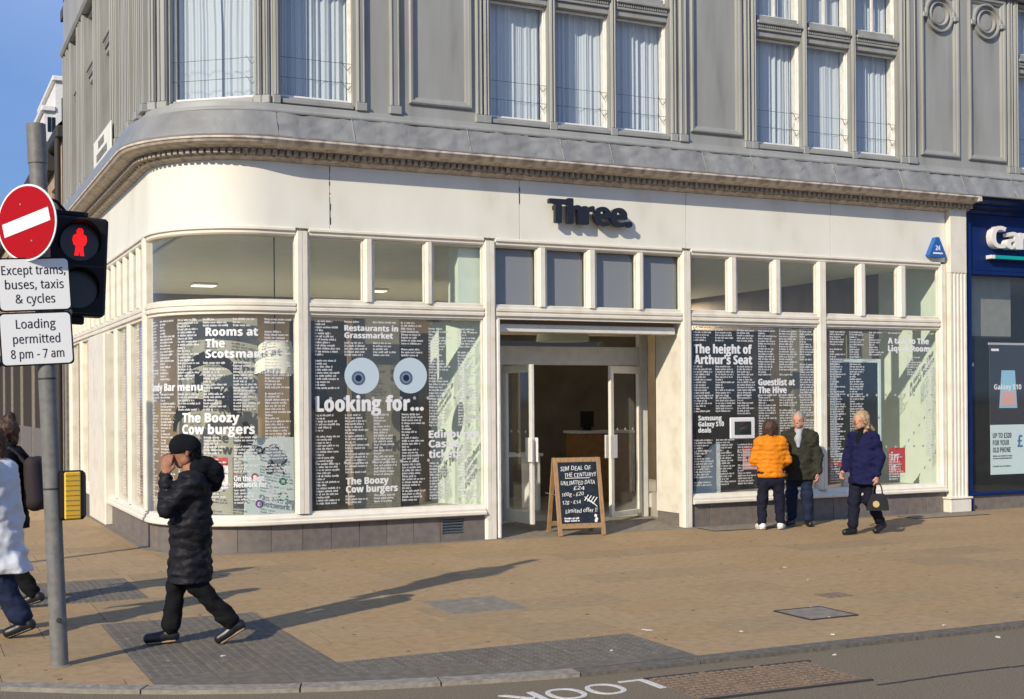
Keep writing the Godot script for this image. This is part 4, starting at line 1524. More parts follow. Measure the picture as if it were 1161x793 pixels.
# an upper window with lower light, dentilled transom, top light; in local axes of the node
func upper_window(xf: Transform3D, x0: float, x1: float, jamb_white := true) -> Node3D:
	var w := node("upper_window", bld)
	w.transform = xf
	var gp: Material = M.grey_paint
	# reveal (sides, head) of the opening, 0.2 deep
	var mb := MB.new()
	mb.box(V(x0 - 0.03, 5.6, -0.26), V(x0, 8.42, -0.01), 0.0)
	mb.box(V(x0, 8.38, -0.26), V(x1, 8.42, -0.012))
	part("reveal", mb, gp, w)
	part("reveal", bx(V(x1, 5.6, -0.085), V(x1 + 0.03, 8.42, -0.01)), gp, w)
	part("sash_box", bx(V(x1 - 0.004, 5.6, -0.26), V(x1 + 0.03, 8.42, -0.087)), M.white_paint, w)
	# sill board and sash
	mb = MB.new()
	mb.box(V(x0 + 0.002, 5.58, -0.26), V(x1 - 0.002, 5.64, 0.03), 0.008)
	mb.box(V(x0 + 0.002, 5.64, -0.2), V(x1 - 0.002, 5.685, -0.06), 0.006)
	part("sill", mb, gp, w)
	part("sash", frame4(x0 + 0.002, x1 - 0.002, 5.688, 7.27, 0.028, -0.15, -0.11), M.white_paint if jamb_white else gp, w)
	pane(w, x0 + 0.03, x1 - 0.03, 5.71, 7.25, -0.13, M.upper_glass)
	# transom with small dentils
	mb = MB.new()
	mb.box(V(x0 + 0.002, 7.275, -0.22), V(x1 - 0.002, 7.36, -0.03), 0.006)
	mb.box(V(x0 + 0.002, 7.36, -0.22), V(x1 - 0.002, 7.4, 0.0), 0.006)
	mb.box(V(x0 + 0.002, 7.4, -0.22), V(x1 - 0.002, 7.45, -0.02))
	mb.box(V(x0 + 0.002, 7.45, -0.22), V(x1 - 0.002, 7.5, 0.035), 0.01)
	mb.box(V(x0 + 0.05, 7.5, -0.22), V(x1 - 0.05, 7.6, -0.04), 0.01)
	part("transom", mb, gp, w)
	mb = MB.new()
	var n := int((x1 - x0 - 0.02) / 0.035)
	for k in n:
		var xx := x0 + 0.012 + k * (x1 - x0 - 0.02) / n
		mb.box(V(xx, 7.405, -0.021), V(xx + 0.02, 7.445, 0.01))
	part("dentils", mb, gp, w).set_meta("kind", "stuff")
	part("sash", frame4(x0 + 0.002, x1 - 0.002, 7.602, 8.378, 0.028, -0.15, -0.11), M.white_paint if jamb_white else gp, w)
	part("glazing_bar", bx(V((x0 + x1) * 0.5 - 0.015, 7.631, -0.148), V((x0 + x1) * 0.5 + 0.015, 8.349, -0.112)), M.white_paint, w)
	pane(w, x0 + 0.03, x1 - 0.03, 7.62, 8.36, -0.131, M.upper_glass)
	# safety wires with curled ends
	mb = MB.new()
	for y in [5.93, 6.18]:
		mb.tube([V(x0, y, -0.07), V(x1, y, -0.07)], 0.0035, 5)
		var pts: Array = []
		for k in 9:
			var t := k / 8.0
			pts.append(V(x1 - 0.01 - 0.14 * t, y - 0.03 - 0.05 * sin(t * PI * 1.6), -0.07))
		mb.tube(pts, 0.0035, 5)
	part("guard_rail", mb, M.rod_dark, w)
	return w

func curtain(xf: Transform3D, x0: float, x1: float, y0: float, y1: float, label: String, sd: int, drawn := false, fold := 1.0, gap := 0.0, split := 0.5) -> void:
	var c := node(numbered("curtain"), self)
	tag(c, label, "curtain", "net curtains in the upper windows")
	c.transform = xf
	var rr := RandomNumberGenerator.new()
	rr.seed = sd
	var xm := lerpf(x0, x1, split)
	var halves := [[x0, xm + 0.03 - gap, 0.0], [xm - 0.01, x1, 0.03]]
	for h in halves:
		var mb := MB.new()
		var n := 90
		var ph := rr.randf() * 6.0
		var rows := 8
		var grid: Array = []
		for i in n + 1:
			var t := float(i) / n
			var col: Array = []
			for j in rows + 1:
				var v := float(j) / rows
				var xx: float = lerpf(h[0], h[1], t)
				var wv := sin(t * 5.0 + ph * 1.7) * 1.6
				var f := 0.75 * fold * (0.024 * sin(t * 17.0 + wv + ph + v * 0.5) + 0.017 * sin(t * 37.0 + wv * 2.3 + ph * 2.0 - v * 0.9) + 0.009 * sin(t * 71.0 - wv * 3.0 + ph * 3.0))
				if drawn:
					# gathered aside towards the top: the two halves part upwards
					var mid: float = (x0 + x1) * 0.5
					var part_: float = smoothstep(0.35, 1.0, v) * 0.1 * (1.0 - absf(xx - mid) / (x1 - x0) * 2.0)
					xx += -part_ if h[2] == 0.0 else part_
				col.append(V(xx, lerpf(y0, y1, v), -0.25 - h[2] + f))
			grid.append(col)
		for i in n:
			for j in rows:
				var nr: Array = []
				for q in [[i, j], [i + 1, j], [i + 1, j + 1], [i, j + 1]]:
					var gi: int = clampi(q[0], 1, n - 1)
					var gj: int = clampi(q[1], 1, rows - 1)
					nr.append((grid[gi + 1][gj] - grid[gi - 1][gj]).cross(grid[gi][gj + 1] - grid[gi][gj - 1]).normalized())
				mb.quadn(grid[i][j], grid[i + 1][j], grid[i + 1][j + 1], grid[i][j + 1], nr[0], nr[1], nr[2], nr[3])
		part("drape", mb, M.curtain_cloth, c)

func pilaster(xf: Transform3D, x0: float, x1: float, out := 0.05) -> void:
	var mb := MB.new()
	mb.box(V(x0, UY0 + 0.11, -0.02), V(x1, UY1, out), 0.01)
	mb.box(V(x0 - 0.015, UY0 + 0.002, -0.02), V(x1 + 0.015, UY0 + 0.11, out + 0.025), 0.01)
	# beads down both edges
	mb.box(V(x0 + 0.012, UY0 + 0.112, out - 0.002), V(x0 + 0.035, UY1, out + 0.015), 0.007)
	mb.box(V(x1 - 0.035, UY0 + 0.112, out - 0.002), V(x1 - 0.012, UY1, out + 0.015), 0.007)
	var o := part("upper_pilaster", mb, M.grey_paint, bld)
	o.transform = xf

func pier(xf: Transform3D, x0: float, x1: float) -> void:
	var o := part("upper_wall", bx(V(x0, UY0, -0.32), V(x1, UY1, 0.0)), M.grey_paint, bld)
	o.transform = xf

func panelled(xf: Transform3D, x0: float, x1: float, y0: float, y1: float) -> void:
	# the wall round a sunk panel, the moulding and the field
	var mb := MB.new()
	mb.box(V(x0 - 0.001, y0, -0.3), V(x1 + 0.001, y1, -0.025))
	part("upper_wall", mb, M.grey_paint, bld).transform = xf
	part("panel_moulding", sunk_panel(x0, x1, y0, y1), M.grey_paint, bld).transform = xf
	part("wall_panel", panel_field(x0, x1, y0, y1), M.grey_paint, bld).transform = xf

func make_upper() -> void:
	var fx := Transform3D.IDENTITY
	# openings of the street front: [x0, x1]
	var wins := [[-2.84, -1.9], [0.03, 0.905], [1.025, 1.87], [1.985, 2.84], [4.39, 5.23], [5.335, 6.17], [6.28, 7.12], [9.72, 10.5], [10.62, 11.4], [11.52, 12.3]]
	var panels := [[-1.15, -0.25], [3.2, 4.11], [7.57, 8.39], [8.59, 9.42]]
	for w in wins:
		upper_window(fx, w[0], w[1])
	# solid wall between openings and panels
	var solid := [[-2.95, -2.87], [-1.87, -1.15], [-0.25, 0.0], [0.935, 0.995], [1.9, 1.955], [2.87, 3.2], [4.11, 4.36], [5.26, 5.305], [6.2, 6.25], [7.15, 7.57], [8.39, 8.59], [9.42, 9.69], [10.53, 10.59], [11.43, 11.49], [12.33, 13.0]]
	for s in solid: pier(fx, s[0], s[1])
	for p in panels:
		var y1 := 8.2 if p[0] < 7.0 else 8.41
		panelled(fx, p[0], p[1], 5.73, y1)
		part("upper_wall", bx(V(p[0], UY0, -0.3), V(p[1], 5.729, 0.0)), M.grey_paint, bld)
		part("upper_wall", bx(V(p[0], y1 + 0.001, -0.3), V(p[1], UY1, 0.0)), M.grey_paint, bld)
	# roundels at the heads of the double panels
	for cx in [7.98, 9.005]:
		var r := node("roundel", bld)
		for q in [[0.3, 0.25, 0.035], [0.2, 0.165, 0.03]]:
			var mb := MB.new()
			for k in 36:
				var t0 := TAU * k / 36
				var t1 := TAU * (k + 1) / 36
				for e in [[q[0], -0.019, q[0] - 0.012, q[2]], [q[0] - 0.012, q[2], q[1] + 0.012, q[2]], [q[1] + 0.012, q[2], q[1], -0.019]]:
					var a := V(cx + cos(t0) * e[0], 8.03 + sin(t0) * e[0], e[1])
					var b := V(cx + cos(t1) * e[0], 8.03 + sin(t1) * e[0], e[1])
					var c := V(cx + cos(t1) * e[2], 8.03 + sin(t1) * e[2], e[3])
					var d := V(cx + cos(t0) * e[2], 8.03 + sin(t0) * e[2], e[3])
					mb.quad(a, b, c, d, Vector3.BACK + V(cos(t0), sin(t0), 0) * (1.0 if e[1] < e[3] else -1.0))
			part("ring", mb, M.grey_paint, r)
		var mb2 := MB.new()
		mb2.lathe([[0.155, 0.0], [0.13, 0.014], [0.0, 0.02]], 28)
		var boss := part("boss", mb2, M.grey_paint, r)
		boss.transform = Transform3D(Basis(Vector3.RIGHT, PI / 2), V(cx, 8.03, -0.019))
		for s in [-1, 1]:
			var mb := MB.new()
			mb.box(V(cx + s * 0.33 - 0.05, 7.93, -0.01), V(cx + s * 0.33 + 0.05, 8.02, 0.06), 0.015)
			mb.box(V(cx + s * 0.29 - 0.03, 7.98, -0.01), V(cx + s * 0.29 + 0.03, 8.1, 0.05), 0.012)
			part("ear", mb, M.grey_paint, r)
	# slim pilasters beside the openings
	for q in [[-2.94, -2.87], [-1.87, -1.75], [-1.42, -1.28], [-0.2, -0.1], [-0.08, 0.005], [2.865, 2.96], [3.0, 3.12], [4.15, 4.25], [4.28, 4.365], [7.145, 7.25], [7.28, 7.44], [9.46, 9.57], [9.6, 9.695], [12.325, 12.5]]:
		pilaster(fx, q[0], q[1], 0.05 if q[1] - q[0] > 0.115 else 0.03)
	for q in [[0.92, 1.01], [1.885, 1.97], [5.245, 5.32], [6.185, 6.265], [10.515, 10.605], [11.415, 11.505]]:
		pilaster(fx, q[0], q[1], 0.012)

	# the chamfered corner
	var a := Vector2(-4.27, -1.05)
	var b := Vector2(-2.95, 0.0)
	var u := (b - a).normalized()
	var len := (b - a).length()
	var cf := Transform3D(Basis(Vector3(u.x, 0, u.y), Vector3.UP, Vector3(-u.y, 0, u.x)), V(a.x, 0, a.y))
	upper_window(cf, 0.29, 1.44)
	pier(cf, 0.0, 0.26)
	pier(cf, 1.47, len)
	for q in [[0.02, 0.11], [0.15, 0.265], [1.465, 1.55], [1.58, 1.66]]: pilaster(cf, q[0], q[1], 0.04)

	# the side front
	var sf := side_xf()
	for q in [[-5.0, -3.9], [-6.95, -5.8], [-8.75, -7.9]]:
		upper_window(sf, q[0], q[1])
	for q in [[-3.87, -1.05], [-5.77, -5.03], [-7.87, -6.98], [-10.0, -8.78]]: pier(sf, q[0], q[1])
	for q in [[-1.3, -1.1], [-1.75, -1.55], [-2.4, -2.2], [-2.95, -2.6], [-3.6, -3.4], [-3.87, -3.75], [-5.2, -5.05], [-5.7, -5.55], [-7.15, -7.0], [-7.6, -7.4], [-7.86, -7.75], [-8.95, -8.8], [-9.5, -9.3], [-9.98, -9.8]]: pilaster(sf, q[0], q[1], 0.07)

	# frieze and eaves right round, above the picture on the street side
	var st := [[Vector2(SIDE, -10.0), Vector2(-1, 0)], [a, Vector2(-0.92, 0.39).normalized()], [b, Vector2(-0.35, 0.94).normalized()], [Vector2(13.0, 0), Vector2(0, 1)]]
	var mb := MB.new()
	mb.sweep(st, [[-0.4, 8.452], [0.1, 8.452], [0.13, 8.5], [0.13, 8.56], [0.06, 8.6], [0.06, 9.6], [-0.4, 9.6]], true)
	part("frieze", mb, M.grey_paint, bld)
	mb = MB.new()
	mb.sweep(st, [[-0.4, 9.602], [0.1, 9.602], [0.15, 9.7], [0.5, 9.78], [0.55, 9.95], [-0.4, 10.0]], true)
	part("eaves", mb, M.gutter_dark, bld)
	part("roof_deck", bx(V(SIDE + 0.1, 9.7, -12.0), V(12.9, 9.9, -0.1)), M.slate, bld)
	part("end_wall", bx(V(SIDE + 0.02, 0.0, -10.3), V(SIDE + 0.5, 9.6, -10.0)), M.grey_paint, bld)

	# curtains
	var names := ["first", "second", "third", "fourth", "fifth", "sixth", "seventh", "eighth"]
	for k in 8:
		var w: Array = wins[k]
		curtain(fx, w[0] + 0.01, w[1] - 0.01, 5.6, 8.4, "pale net curtain in the %s flat upper window counted from the rounded corner" % names[k], 40 + k * 3, false, [0.9, 0.45, 0.75, 0.6, 0.9, 0.5, 0.7, 0.6][k], [0.0, 0.0, 0.05, 0.0, 0.0, 0.09, 0.02, 0.0][k], [0.4, 0.5, 0.36, 0.55, 0.6, 0.22, 0.5, 0.5][k])
	curtain(cf, 0.3, 1.43, 5.6, 8.4, "bright white net curtain parting upwards in the angled corner window", 60, true)
	for k in 2:
		var q: Array = [[-5.0, -3.9], [-6.95, -5.8]][k]
		curtain(sf, q[0], q[1], 5.6, 8.4, "net curtain in the %s side-street window beyond the corner" % ["first", "second"][k], 70 + k)

# ---------------------------------------------------------------- rooms behind the glass
func make_rooms() -> void:
	# ground floor: floor, ceiling, back and party walls; the front openings let the sun in
	part("shop_floor", bx(V(SIDE + 0.15, -0.2, -9.6), V(8.3, 0.07, -1.31)), M.shop_floor, bld)
	var mb := MB.new()
	mb.prism(PackedVector2Array([Vector2(-0.36, -1.31), Vector2(-0.06, -0.13), Vector2(-2.9, -0.13), Vector2(-3.9, -0.6), Vector2(-4.1, -1.31)]), -0.2, 0.43)
	part("window_bed", mb, M.pale_bed, bld)
	part("window_bed", bx(V(3.24, -0.2, -1.31), V(8.0, 0.43, -0.13)), M.pale_bed, bld)
	mb = MB.new()
	mb.prism(PackedVector2Array([Vector2(8.3, -0.11), Vector2(-2.97, -0.11), Vector2(-3.9, -0.5), Vector2(-4.17, -1.3), Vector2(-4.17, -9.6), Vector2(8.3, -9.6)]), 4.042, 4.1)
	var mc := MB.new()
	mc.prism(PackedVector2Array([Vector2(8.3, -0.11), Vector2(-2.97, -0.11), Vector2(-3.9, -0.5), Vector2(-4.17, -1.3), Vector2(-4.17, -9.6), Vector2(8.3, -9.6)]), 4.02, 4.04)
	part("shop_ceiling", mb, M.ceiling_tile, bld)
	part("ceiling_lining", mc, M.ceiling_tile, bld)
	# underside of the ceiling: a closed slab
	part("ceiling_panel", bx(V(SIDE + 0.4, 3.985, -9.6), V(8.3, 4.015, -0.6)), M.ceiling_tile, bld)
	part("back_wall", bx(V(SIDE + 0.1, 0.0, -9.8), V(8.3, 4.04, -9.6)), M.brown_wall, bld)
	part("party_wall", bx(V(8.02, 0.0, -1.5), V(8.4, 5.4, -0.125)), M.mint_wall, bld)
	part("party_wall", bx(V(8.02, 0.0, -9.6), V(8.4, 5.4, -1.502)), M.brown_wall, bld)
	part("recess_cap", bx(V(-0.4, 2.992, -1.35), V(3.5, 3.13, -0.105)), M.brown_wall, bld)
	part("bulkhead", bx(V(-0.4, 3.135, -0.5), V(3.2, 3.98, -0.16)), M.mint_wall, bld)
	# upper floor: dark closed rooms
	part("upper_floor", bx(V(SIDE + 0.45, 5.2, -8.0), V(12.9, 5.5, -0.35)), M.brown_wall, bld)
	part("upper_back", bx(V(SIDE + 2.2, 5.5, -3.0), V(12.9, 9.6, -2.8)), M.mint_wall, bld)
	part("upper_back", bx(V(SIDE + 2.0, 5.5, -10.0), V(SIDE + 2.19, 9.6, -2.8)), M.mint_wall, bld)
	part("upper_ceiling", bx(V(SIDE + 0.35, 8.5, -9.9), V(12.9, 8.6, -0.33)), M.mint_wall, bld)
	part("end_wall", bx(V(12.7, 5.2, -9.0), V(13.0, 9.6, -0.33)), M.grey_paint, bld)

func make_shop_contents() -> void:
	# display panels standing behind the glass: [x0, x1, z, y0, y1, material, label]
	for q in [
		[-2.55, -1.78, -0.75, 0.43, 2.93, "dark_panel", "tall dark display stand behind the left part of the window with the eye stickers"],
		[-1.72, -1.08, -0.62, 0.43, 2.96, "olive_panel", "olive grey display stand between the two eye stickers"],
		[-1.04, -0.72, -0.85, 0.43, 2.6, "dark_panel", "narrow dark display stand behind the right eye sticker"],
		[3.28, 5.4, -1.1, 0.43, 2.93, "dark_panel", "wide dark display stand behind the window lettered with Arthur's Seat"],
		[5.72, 6.35, -0.95, 0.43, 2.96, "olive_panel", "olive grey display stand left of the tall screen in the right window"],
		[6.9, 7.4, -1.0, 0.43, 2.96, "olive_panel", "olive grey display stand right of the tall screen in the right window"],
	]:
		var o := thing("display_stand", q[6], "stand", V((q[0] + q[1]) * 0.5, q[3], q[2]))
		var hw: float = (q[1] - q[0]) * 0.5
		part("board", bx(V(-hw, 0.005, -0.03), V(hw, q[4] - q[3], 0.03), 0.004), M[q[5]], o)
		part("foot", bx(V(-hw * 0.8, 0.001, -0.12), V(hw * 0.8, 0.02, -0.031)), M.steel, o)
	# curved olive backdrop behind the corner window
	var cb := thing("curved_backdrop", "curved olive grey backdrop behind the rounded corner window", "panel", V(0, 0.43, 0))
	var mb := MB.new()
	mb.sweep(cstations(0.48, 3.1, 26), [[-0.55, 0.005], [-0.52, 0.005], [-0.52, 2.5], [-0.55, 2.5]], true)
	part("board", mb, M.backdrop_pale, cb)
	# pale panel with drawings at the corner window
	var gp := thing("painted_panel", "pale green panel scrawled with graffiti at the foot of the corner window", "panel", V(-2.94, 0.43, -0.42))
	part("board", bx(V(-0.3, 0.0, -0.02), V(0.34, 0.98, 0.02), 0.003), M.graffiti_panel, gp)
	var rr := RandomNumberGenerator.new()
	rr.seed = 8
	for k in 9:
		var m := MB.new()
		var p := Vector2(rr.randf_range(-0.22, 0.24), rr.randf_range(0.1, 0.85))
		var pts: Array = []
		var ang := rr.randf() * TAU
		var bend := rr.randf_range(-1.1, 1.1)
		for j in 9:
			pts.append(V(clampf(p.x, -0.28, 0.32), clampf(p.y, 0.03, 0.95), 0.023))
			p += Vector2(cos(ang), sin(ang)) * 0.035
			ang += bend
		m.tube(pts, 0.009, 4)
		part("scrawl", m, M[["ink_black", "ink_black", "scrawl_green", "ink_black", "poster_red", "scrawl_violet", "ink_black", "scrawl_green", "ink_black"][k]] if M.has(["ink_black", "ink_black", "scrawl_green", "ink_black", "poster_red", "scrawl_violet", "ink_black", "scrawl_green", "ink_black"][k]) else M.ink_black, gp)
	# lamp hanging in the corner window
	var lamp := thing("pendant_lamp", "large pale tapered lamp shade hanging in the corner window", "lamp", V(-2.8, 2.22, -0.55))
	mb = MB.new()
	mb.lathe([[0.29, 0.0], [0.21, 0.42], [0.2, 0.42], [0.28, 0.0]], 28)
	part("shade", mb, M.lamp_shade, lamp)
	mb = MB.new()
	mb.cyl(V(0, 0.4, 0), V(0, 1.76, 0), 0.008, 0.008, 6)
	mb.cyl(V(-0.2, 0.415, 0), V(0.2, 0.415, 0), 0.005, 0.005, 5)
	part("flex", mb, M.ink_black, lamp)
	# tall screen in the right window
	var tv := thing("tall_screen", "tall dark portrait screen in a pale frame in the right window", "screen", V(6.62, 0.43, -0.42))
	mb = frame4(-0.48, 0.48, 0.5, 2.05, 0.06, -0.04, 0.0)
	mb.box(V(-0.48, 0.5, -0.09), V(0.48, 2.05, -0.042))
	part("frame", mb, M.poster_pale, tv)
	part("display", bx(V(-0.42, 0.56, -0.04), V(0.42, 1.99, -0.012)), M.screen_black, tv)
	part("stand", bx(V(-0.2, 0.001, -0.2), V(0.2, 0.5, -0.12), 0.01), M.steel, tv)
	# tablet in white surround fixed inside the glass
	var tb := thing("touch_tablet", "white framed touch tablet fixed inside the window beside the orange jacket", "tablet", V(4.15, 1.42, -0.085))
	part("surround", bx(V(-0.225, -0.16, -0.03), V(0.225, 0.16, 0.0), 0.02), M.tablet_white, tb)
	part("display", bx(V(-0.15, -0.1, -0.001), V(0.15, 0.1, 0.004), 0.002), M.screen_black, tb)
	# posters on the glass
	var pr := thing("price_poster", "small pink price poster with red heading under the white tablet", "poster", V(4.3, 0.98, -0.09))
	part("sheet", bx(V(-0.15, -0.18, -0.004), V(0.15, 0.18, 0.0)), M.poster_pink, pr)
	part("heading", bx(V(-0.15, 0.11, 0.001), V(0.15, 0.18, 0.003)), M.poster_red, pr)
	text_on(pr, "lettering", "138", 0.07, 0.2, M.ink_black, func(p): return V(-0.1 + p.x, -0.06 + p.y, 0.001 + p.z), 0.002)
	var rd := thing("red_poster", "red poster lettered in white at the foot of the right window", "poster", V(7.1, 0.86, -0.1))
	part("sheet", bx(V(-0.14, -0.2, -0.004), V(0.2, 0.2, 0.0), 0.002), M.poster_red, rd)
	text_on(rd, "lettering", "in", 0.13, 0.14, M.vinyl_white, func(p): return V(-0.09 + p.x, 0.0 + p.y, 0.001 + p.z), 0.002)
	text_on(rd, "lettering", "it", 0.11, 0.09, M.vinyl_white, func(p): return V(-0.09 + p.x, -0.16 + p.y, 0.001 + p.z), 0.002)
	var ar := thing("red_arrow", "small red arrow sticker low in the right window beside the blue coat", "sticker", V(5.92, 0.84, -0.085))
	mb = MB.new()
	mb.slabxy(PackedVector2Array([Vector2(-0.2, 0), Vector2(-0.1, 0.06), Vector2(-0.1, 0.03), Vector2(0.2, 0.03), Vector2(0.2, -0.03), Vector2(-0.1, -0.03), Vector2(-0.1, -0.06)]), -0.003, 0.0)
	part("sheet", mb, M.poster_red, ar)
	var cp := thing("red_card", "red and white card on the corner window beside the black hood", "poster", cpos(1.08, 0.98, -0.1), -0.5)
	part("sheet", bx(V(-0.14, -0.2, -0.004), V(0.14, 0.2, 0.0)), M.sign_white, cp)
	part("heading", bx(V(-0.14, 0.1, 0.001), V(0.14, 0.2, 0.003)), M.poster_red, cp)
	part("picture", bx(V(-0.1, -0.1, 0.001), V(0.1, 0.08, 0.003)), M.poster_pink, cp)
	var sl := thing("pale_sail", "pale curved fin standing behind the window lettered with Arthur's Seat", "display", V(3.85, 0.43, -0.5))
	mb = MB.new()
	var fin := PackedVector2Array()
	for k in 10:
		var t := k / 9.0
		fin.append(Vector2(-0.3 + 0.4 * t, 0.0 + 0.75 * sin(t * PI * 0.5)))
	fin.append_array([Vector2(0.16, 0.75), Vector2(0.16, 0.0)])
	mb.slabxy(fin, -0.03, 0.03)
	part("fin", mb, M.poster_pale, sl)
	# counter and people-sized shapes deep inside
	var ct := thing("wooden_counter", "orange wood service counter seen through the open doorway", "counter", V(3.92, 0.07, -4.2), -0.1)
	part("front", bx(V(-0.42, 0.0, -0.3), V(0.6, 1.2, 0.3), 0.01), M.counter_wood, ct)
	part("worktop", bx(V(-0.46, 1.202, -0.34), V(0.64, 1.25, 0.34), 0.01), M.white_paint, ct)
	var mn := thing("desk_monitor", "small dark monitor standing on the wooden service counter", "monitor", V(3.75, 1.322, -4.15), 0.5)
	part("screen_back", bx(V(-0.2, 0.06, -0.02), V(0.2, 0.34, 0.02), 0.008), M.plastic_black, mn)
	part("stand", bx(V(-0.05, 0.0, -0.06), V(0.05, 0.06, 0.06), 0.006), M.plastic_black, mn)
	var pn := thing("partition_wall", "brown partition wall deep inside the shop behind the doorway", "wall", V(2.5, 0.07, -5.7))
	part("wall", bx(V(-2.6, 0.0, -0.1), V(3.4, 3.0, 0.1)), M.brown_wall, pn)
	var pl := thing("pale_dome", "pale rounded lamp behind the glass over the doors", "lamp", V(2.25, 2.78, -2.2))
	mb = MB.new()
	mb.lathe([[0.42, 0.0], [0.4, 0.12], [0.3, 0.26], [0.12, 0.34], [0.0, 0.35]], 28)
	part("dome", mb, M.lamp_shade, pl)
	mb = MB.new()
	mb.cyl(V(0, 0.34, 0), V(0, 1.2, 0), 0.008, 0.008, 6)
	part("flex", mb, M.ink_black, pl)
	# small panel lights under the ceiling; they show low in the transom lights
	for k in 4:  # the one nearest the corner is added to brighten the ceiling there
		var cl := thing("ceiling_light", "small white ceiling light deep in the shop, %s from the rounded corner" % ["second", "third", "fourth", "first"][k], "lamp", V([0.9, 4.6, 7.3, -2.3][k], 3.93, -7.2), 0.0, "ceiling lights in the shop")
		part("housing", bx(V(-0.22, 0.012, -0.16), V(0.22, 0.052, 0.16), 0.006), M.white_paint, cl)
		part("diffuser", bx(V(-0.2, -0.005, -0.14), V(0.2, 0.011, 0.14), 0.004), M.led_diffuser, cl)
		var al := AreaLight3D.new()
		al.name = "panel_glow"
		al.area_size = Vector2(0.4, 0.28)
		al.light_energy = 11.0
		al.light_color = Color(1.0, 0.97, 0.88)
		al.area_range = 12.0
		al.shadow_enabled = true
		cl.add_child(al)
		al.position = V(0, -0.02, 0)
		al.rotation.x = -PI / 2
	# display tables with handsets, seen through the doors
	for k in 1:
		var tb2 := thing("display_table", "pale display table with handsets just inside the left door", "table", V(1.75, 0.07, -3.2), 0.1)
		part("table_top", bx(V(-0.5, 0.88, -0.3), V(0.5, 0.93, 0.3), 0.008), M.white_paint, tb2)
		for s in [-1, 1]:
			part("end_panel", bx(V(s * 0.44 - 0.02, 0.0, -0.26), V(s * 0.44 + 0.02, 0.879, 0.26), 0.004), M.white_paint, tb2)
		for j in 4:
			var hs := MB.new()
			hs.xf = Transform3D(Basis(Vector3.RIGHT, -0.9), V(-0.36 + j * 0.24, 0.97, 0.08))
			hs.box(V(-0.037, -0.075, -0.004), V(0.037, 0.075, 0.004), 0.003)
			part("handset", hs, M.screen_black, tb2)
			part("handset_stand", bx(V(-0.375 + j * 0.24, 0.931, 0.06), V(-0.345 + j * 0.24, 0.965, 0.08)), M.steel, tb2)

# ---------------------------------------------------------------- signs and fittings on the front
func make_fittings() -> void:
	var sg := thing("shop_sign", "black raised letters spelling Three. on the cream fascia", "sign", V(0.83, 4.283, 0.0))
	var x := 0.0
	for q in [["T", 0.285], ["h", 0.245], ["r", 0.18], ["e", 0.265], ["e", 0.265], [".", 0.09]]:
		var x0 := x
		var o := heavy_text(sg, "letter" if q[0] != "." else "full_stop", q[0], 0.315, q[1] * 1.02, M.sign_black, func(p): return V(x0 + p.x, p.y, 0.07 + p.z), 0.02, 0.065)
		var st := MB.new()
		st.cyl(V(x0 + q[1] * 0.45, 0.05, 0.0), V(x0 + q[1] * 0.45, 0.05, 0.075), 0.008, 0.008, 6)
		part("stud", st, M.steel, sg)
		x += q[1] - 0.004
	var al := thing("alarm_box", "blue triangular alarm box at the right end of the cream fascia", "alarm", V(7.835, 4.1, 0.0))
	var mb := MB.new()
	mb.slabxy(PackedVector2Array([Vector2(-0.18, 0.03), Vector2(-0.16, 0.0), Vector2(0.16, 0.0), Vector2(0.18, 0.03), Vector2(0.03, 0.32), Vector2(-0.03, 0.32)]), 0.001, 0.09)
	part("case", mb, M.alarm_blue, al)
	text_on(al, "lettering", "24", 0.075, 0.1, M.vinyl_white, func(p): return V(-0.05 + p.x, 0.11 + p.y, 0.091 + p.z), 0.002)
	part("emblem_bar", bx(V(-0.1, 0.05, 0.0905), V(0.1, 0.075, 0.093)), M.vinyl_white, al)

	# street name plate on the side front: two rows of worn letters
	var np := thing("street_nameplate", "cream street nameplate with worn dark letters on the side of the corner building", "nameplate", V(SIDE - 0.12, 5.71, -4.35), -PI / 2)
	part("plate", bx(V(-0.9, -0.22, -0.015), V(0.9, 0.22, 0.015), 0.01), M.fascia_paint, np)
	part("bracket", bx(V(-0.03, -0.1, -0.05), V(0.03, 0.1, -0.016)), M.grey_paint, np)
	for r in [[-0.35, 0.03, 5], [-0.55, -0.15, 9]]:
		var m := MB.new()
		var rr := RandomNumberGenerator.new()
		rr.seed = 77
		for k in r[2]:
			var a: float = r[0] + k * 0.125
			m.box(V(a, r[1], 0.0155), V(a + 0.025, r[1] + 0.12, 0.018))
			m.box(V(a + 0.055, r[1], 0.0155), V(a + 0.08, r[1] + 0.12, 0.018))
			m.box(V(a + 0.025, r[1] + 0.05 * rr.randi_range(0, 2), 0.0155), V(a + 0.055, r[1] + 0.02 + 0.05 * rr.randi_range(0, 2) * 0.0 + 0.02, 0.018))
		part("worn_letters", m, M.gutter_dark, np).set_meta("kind", "stuff")

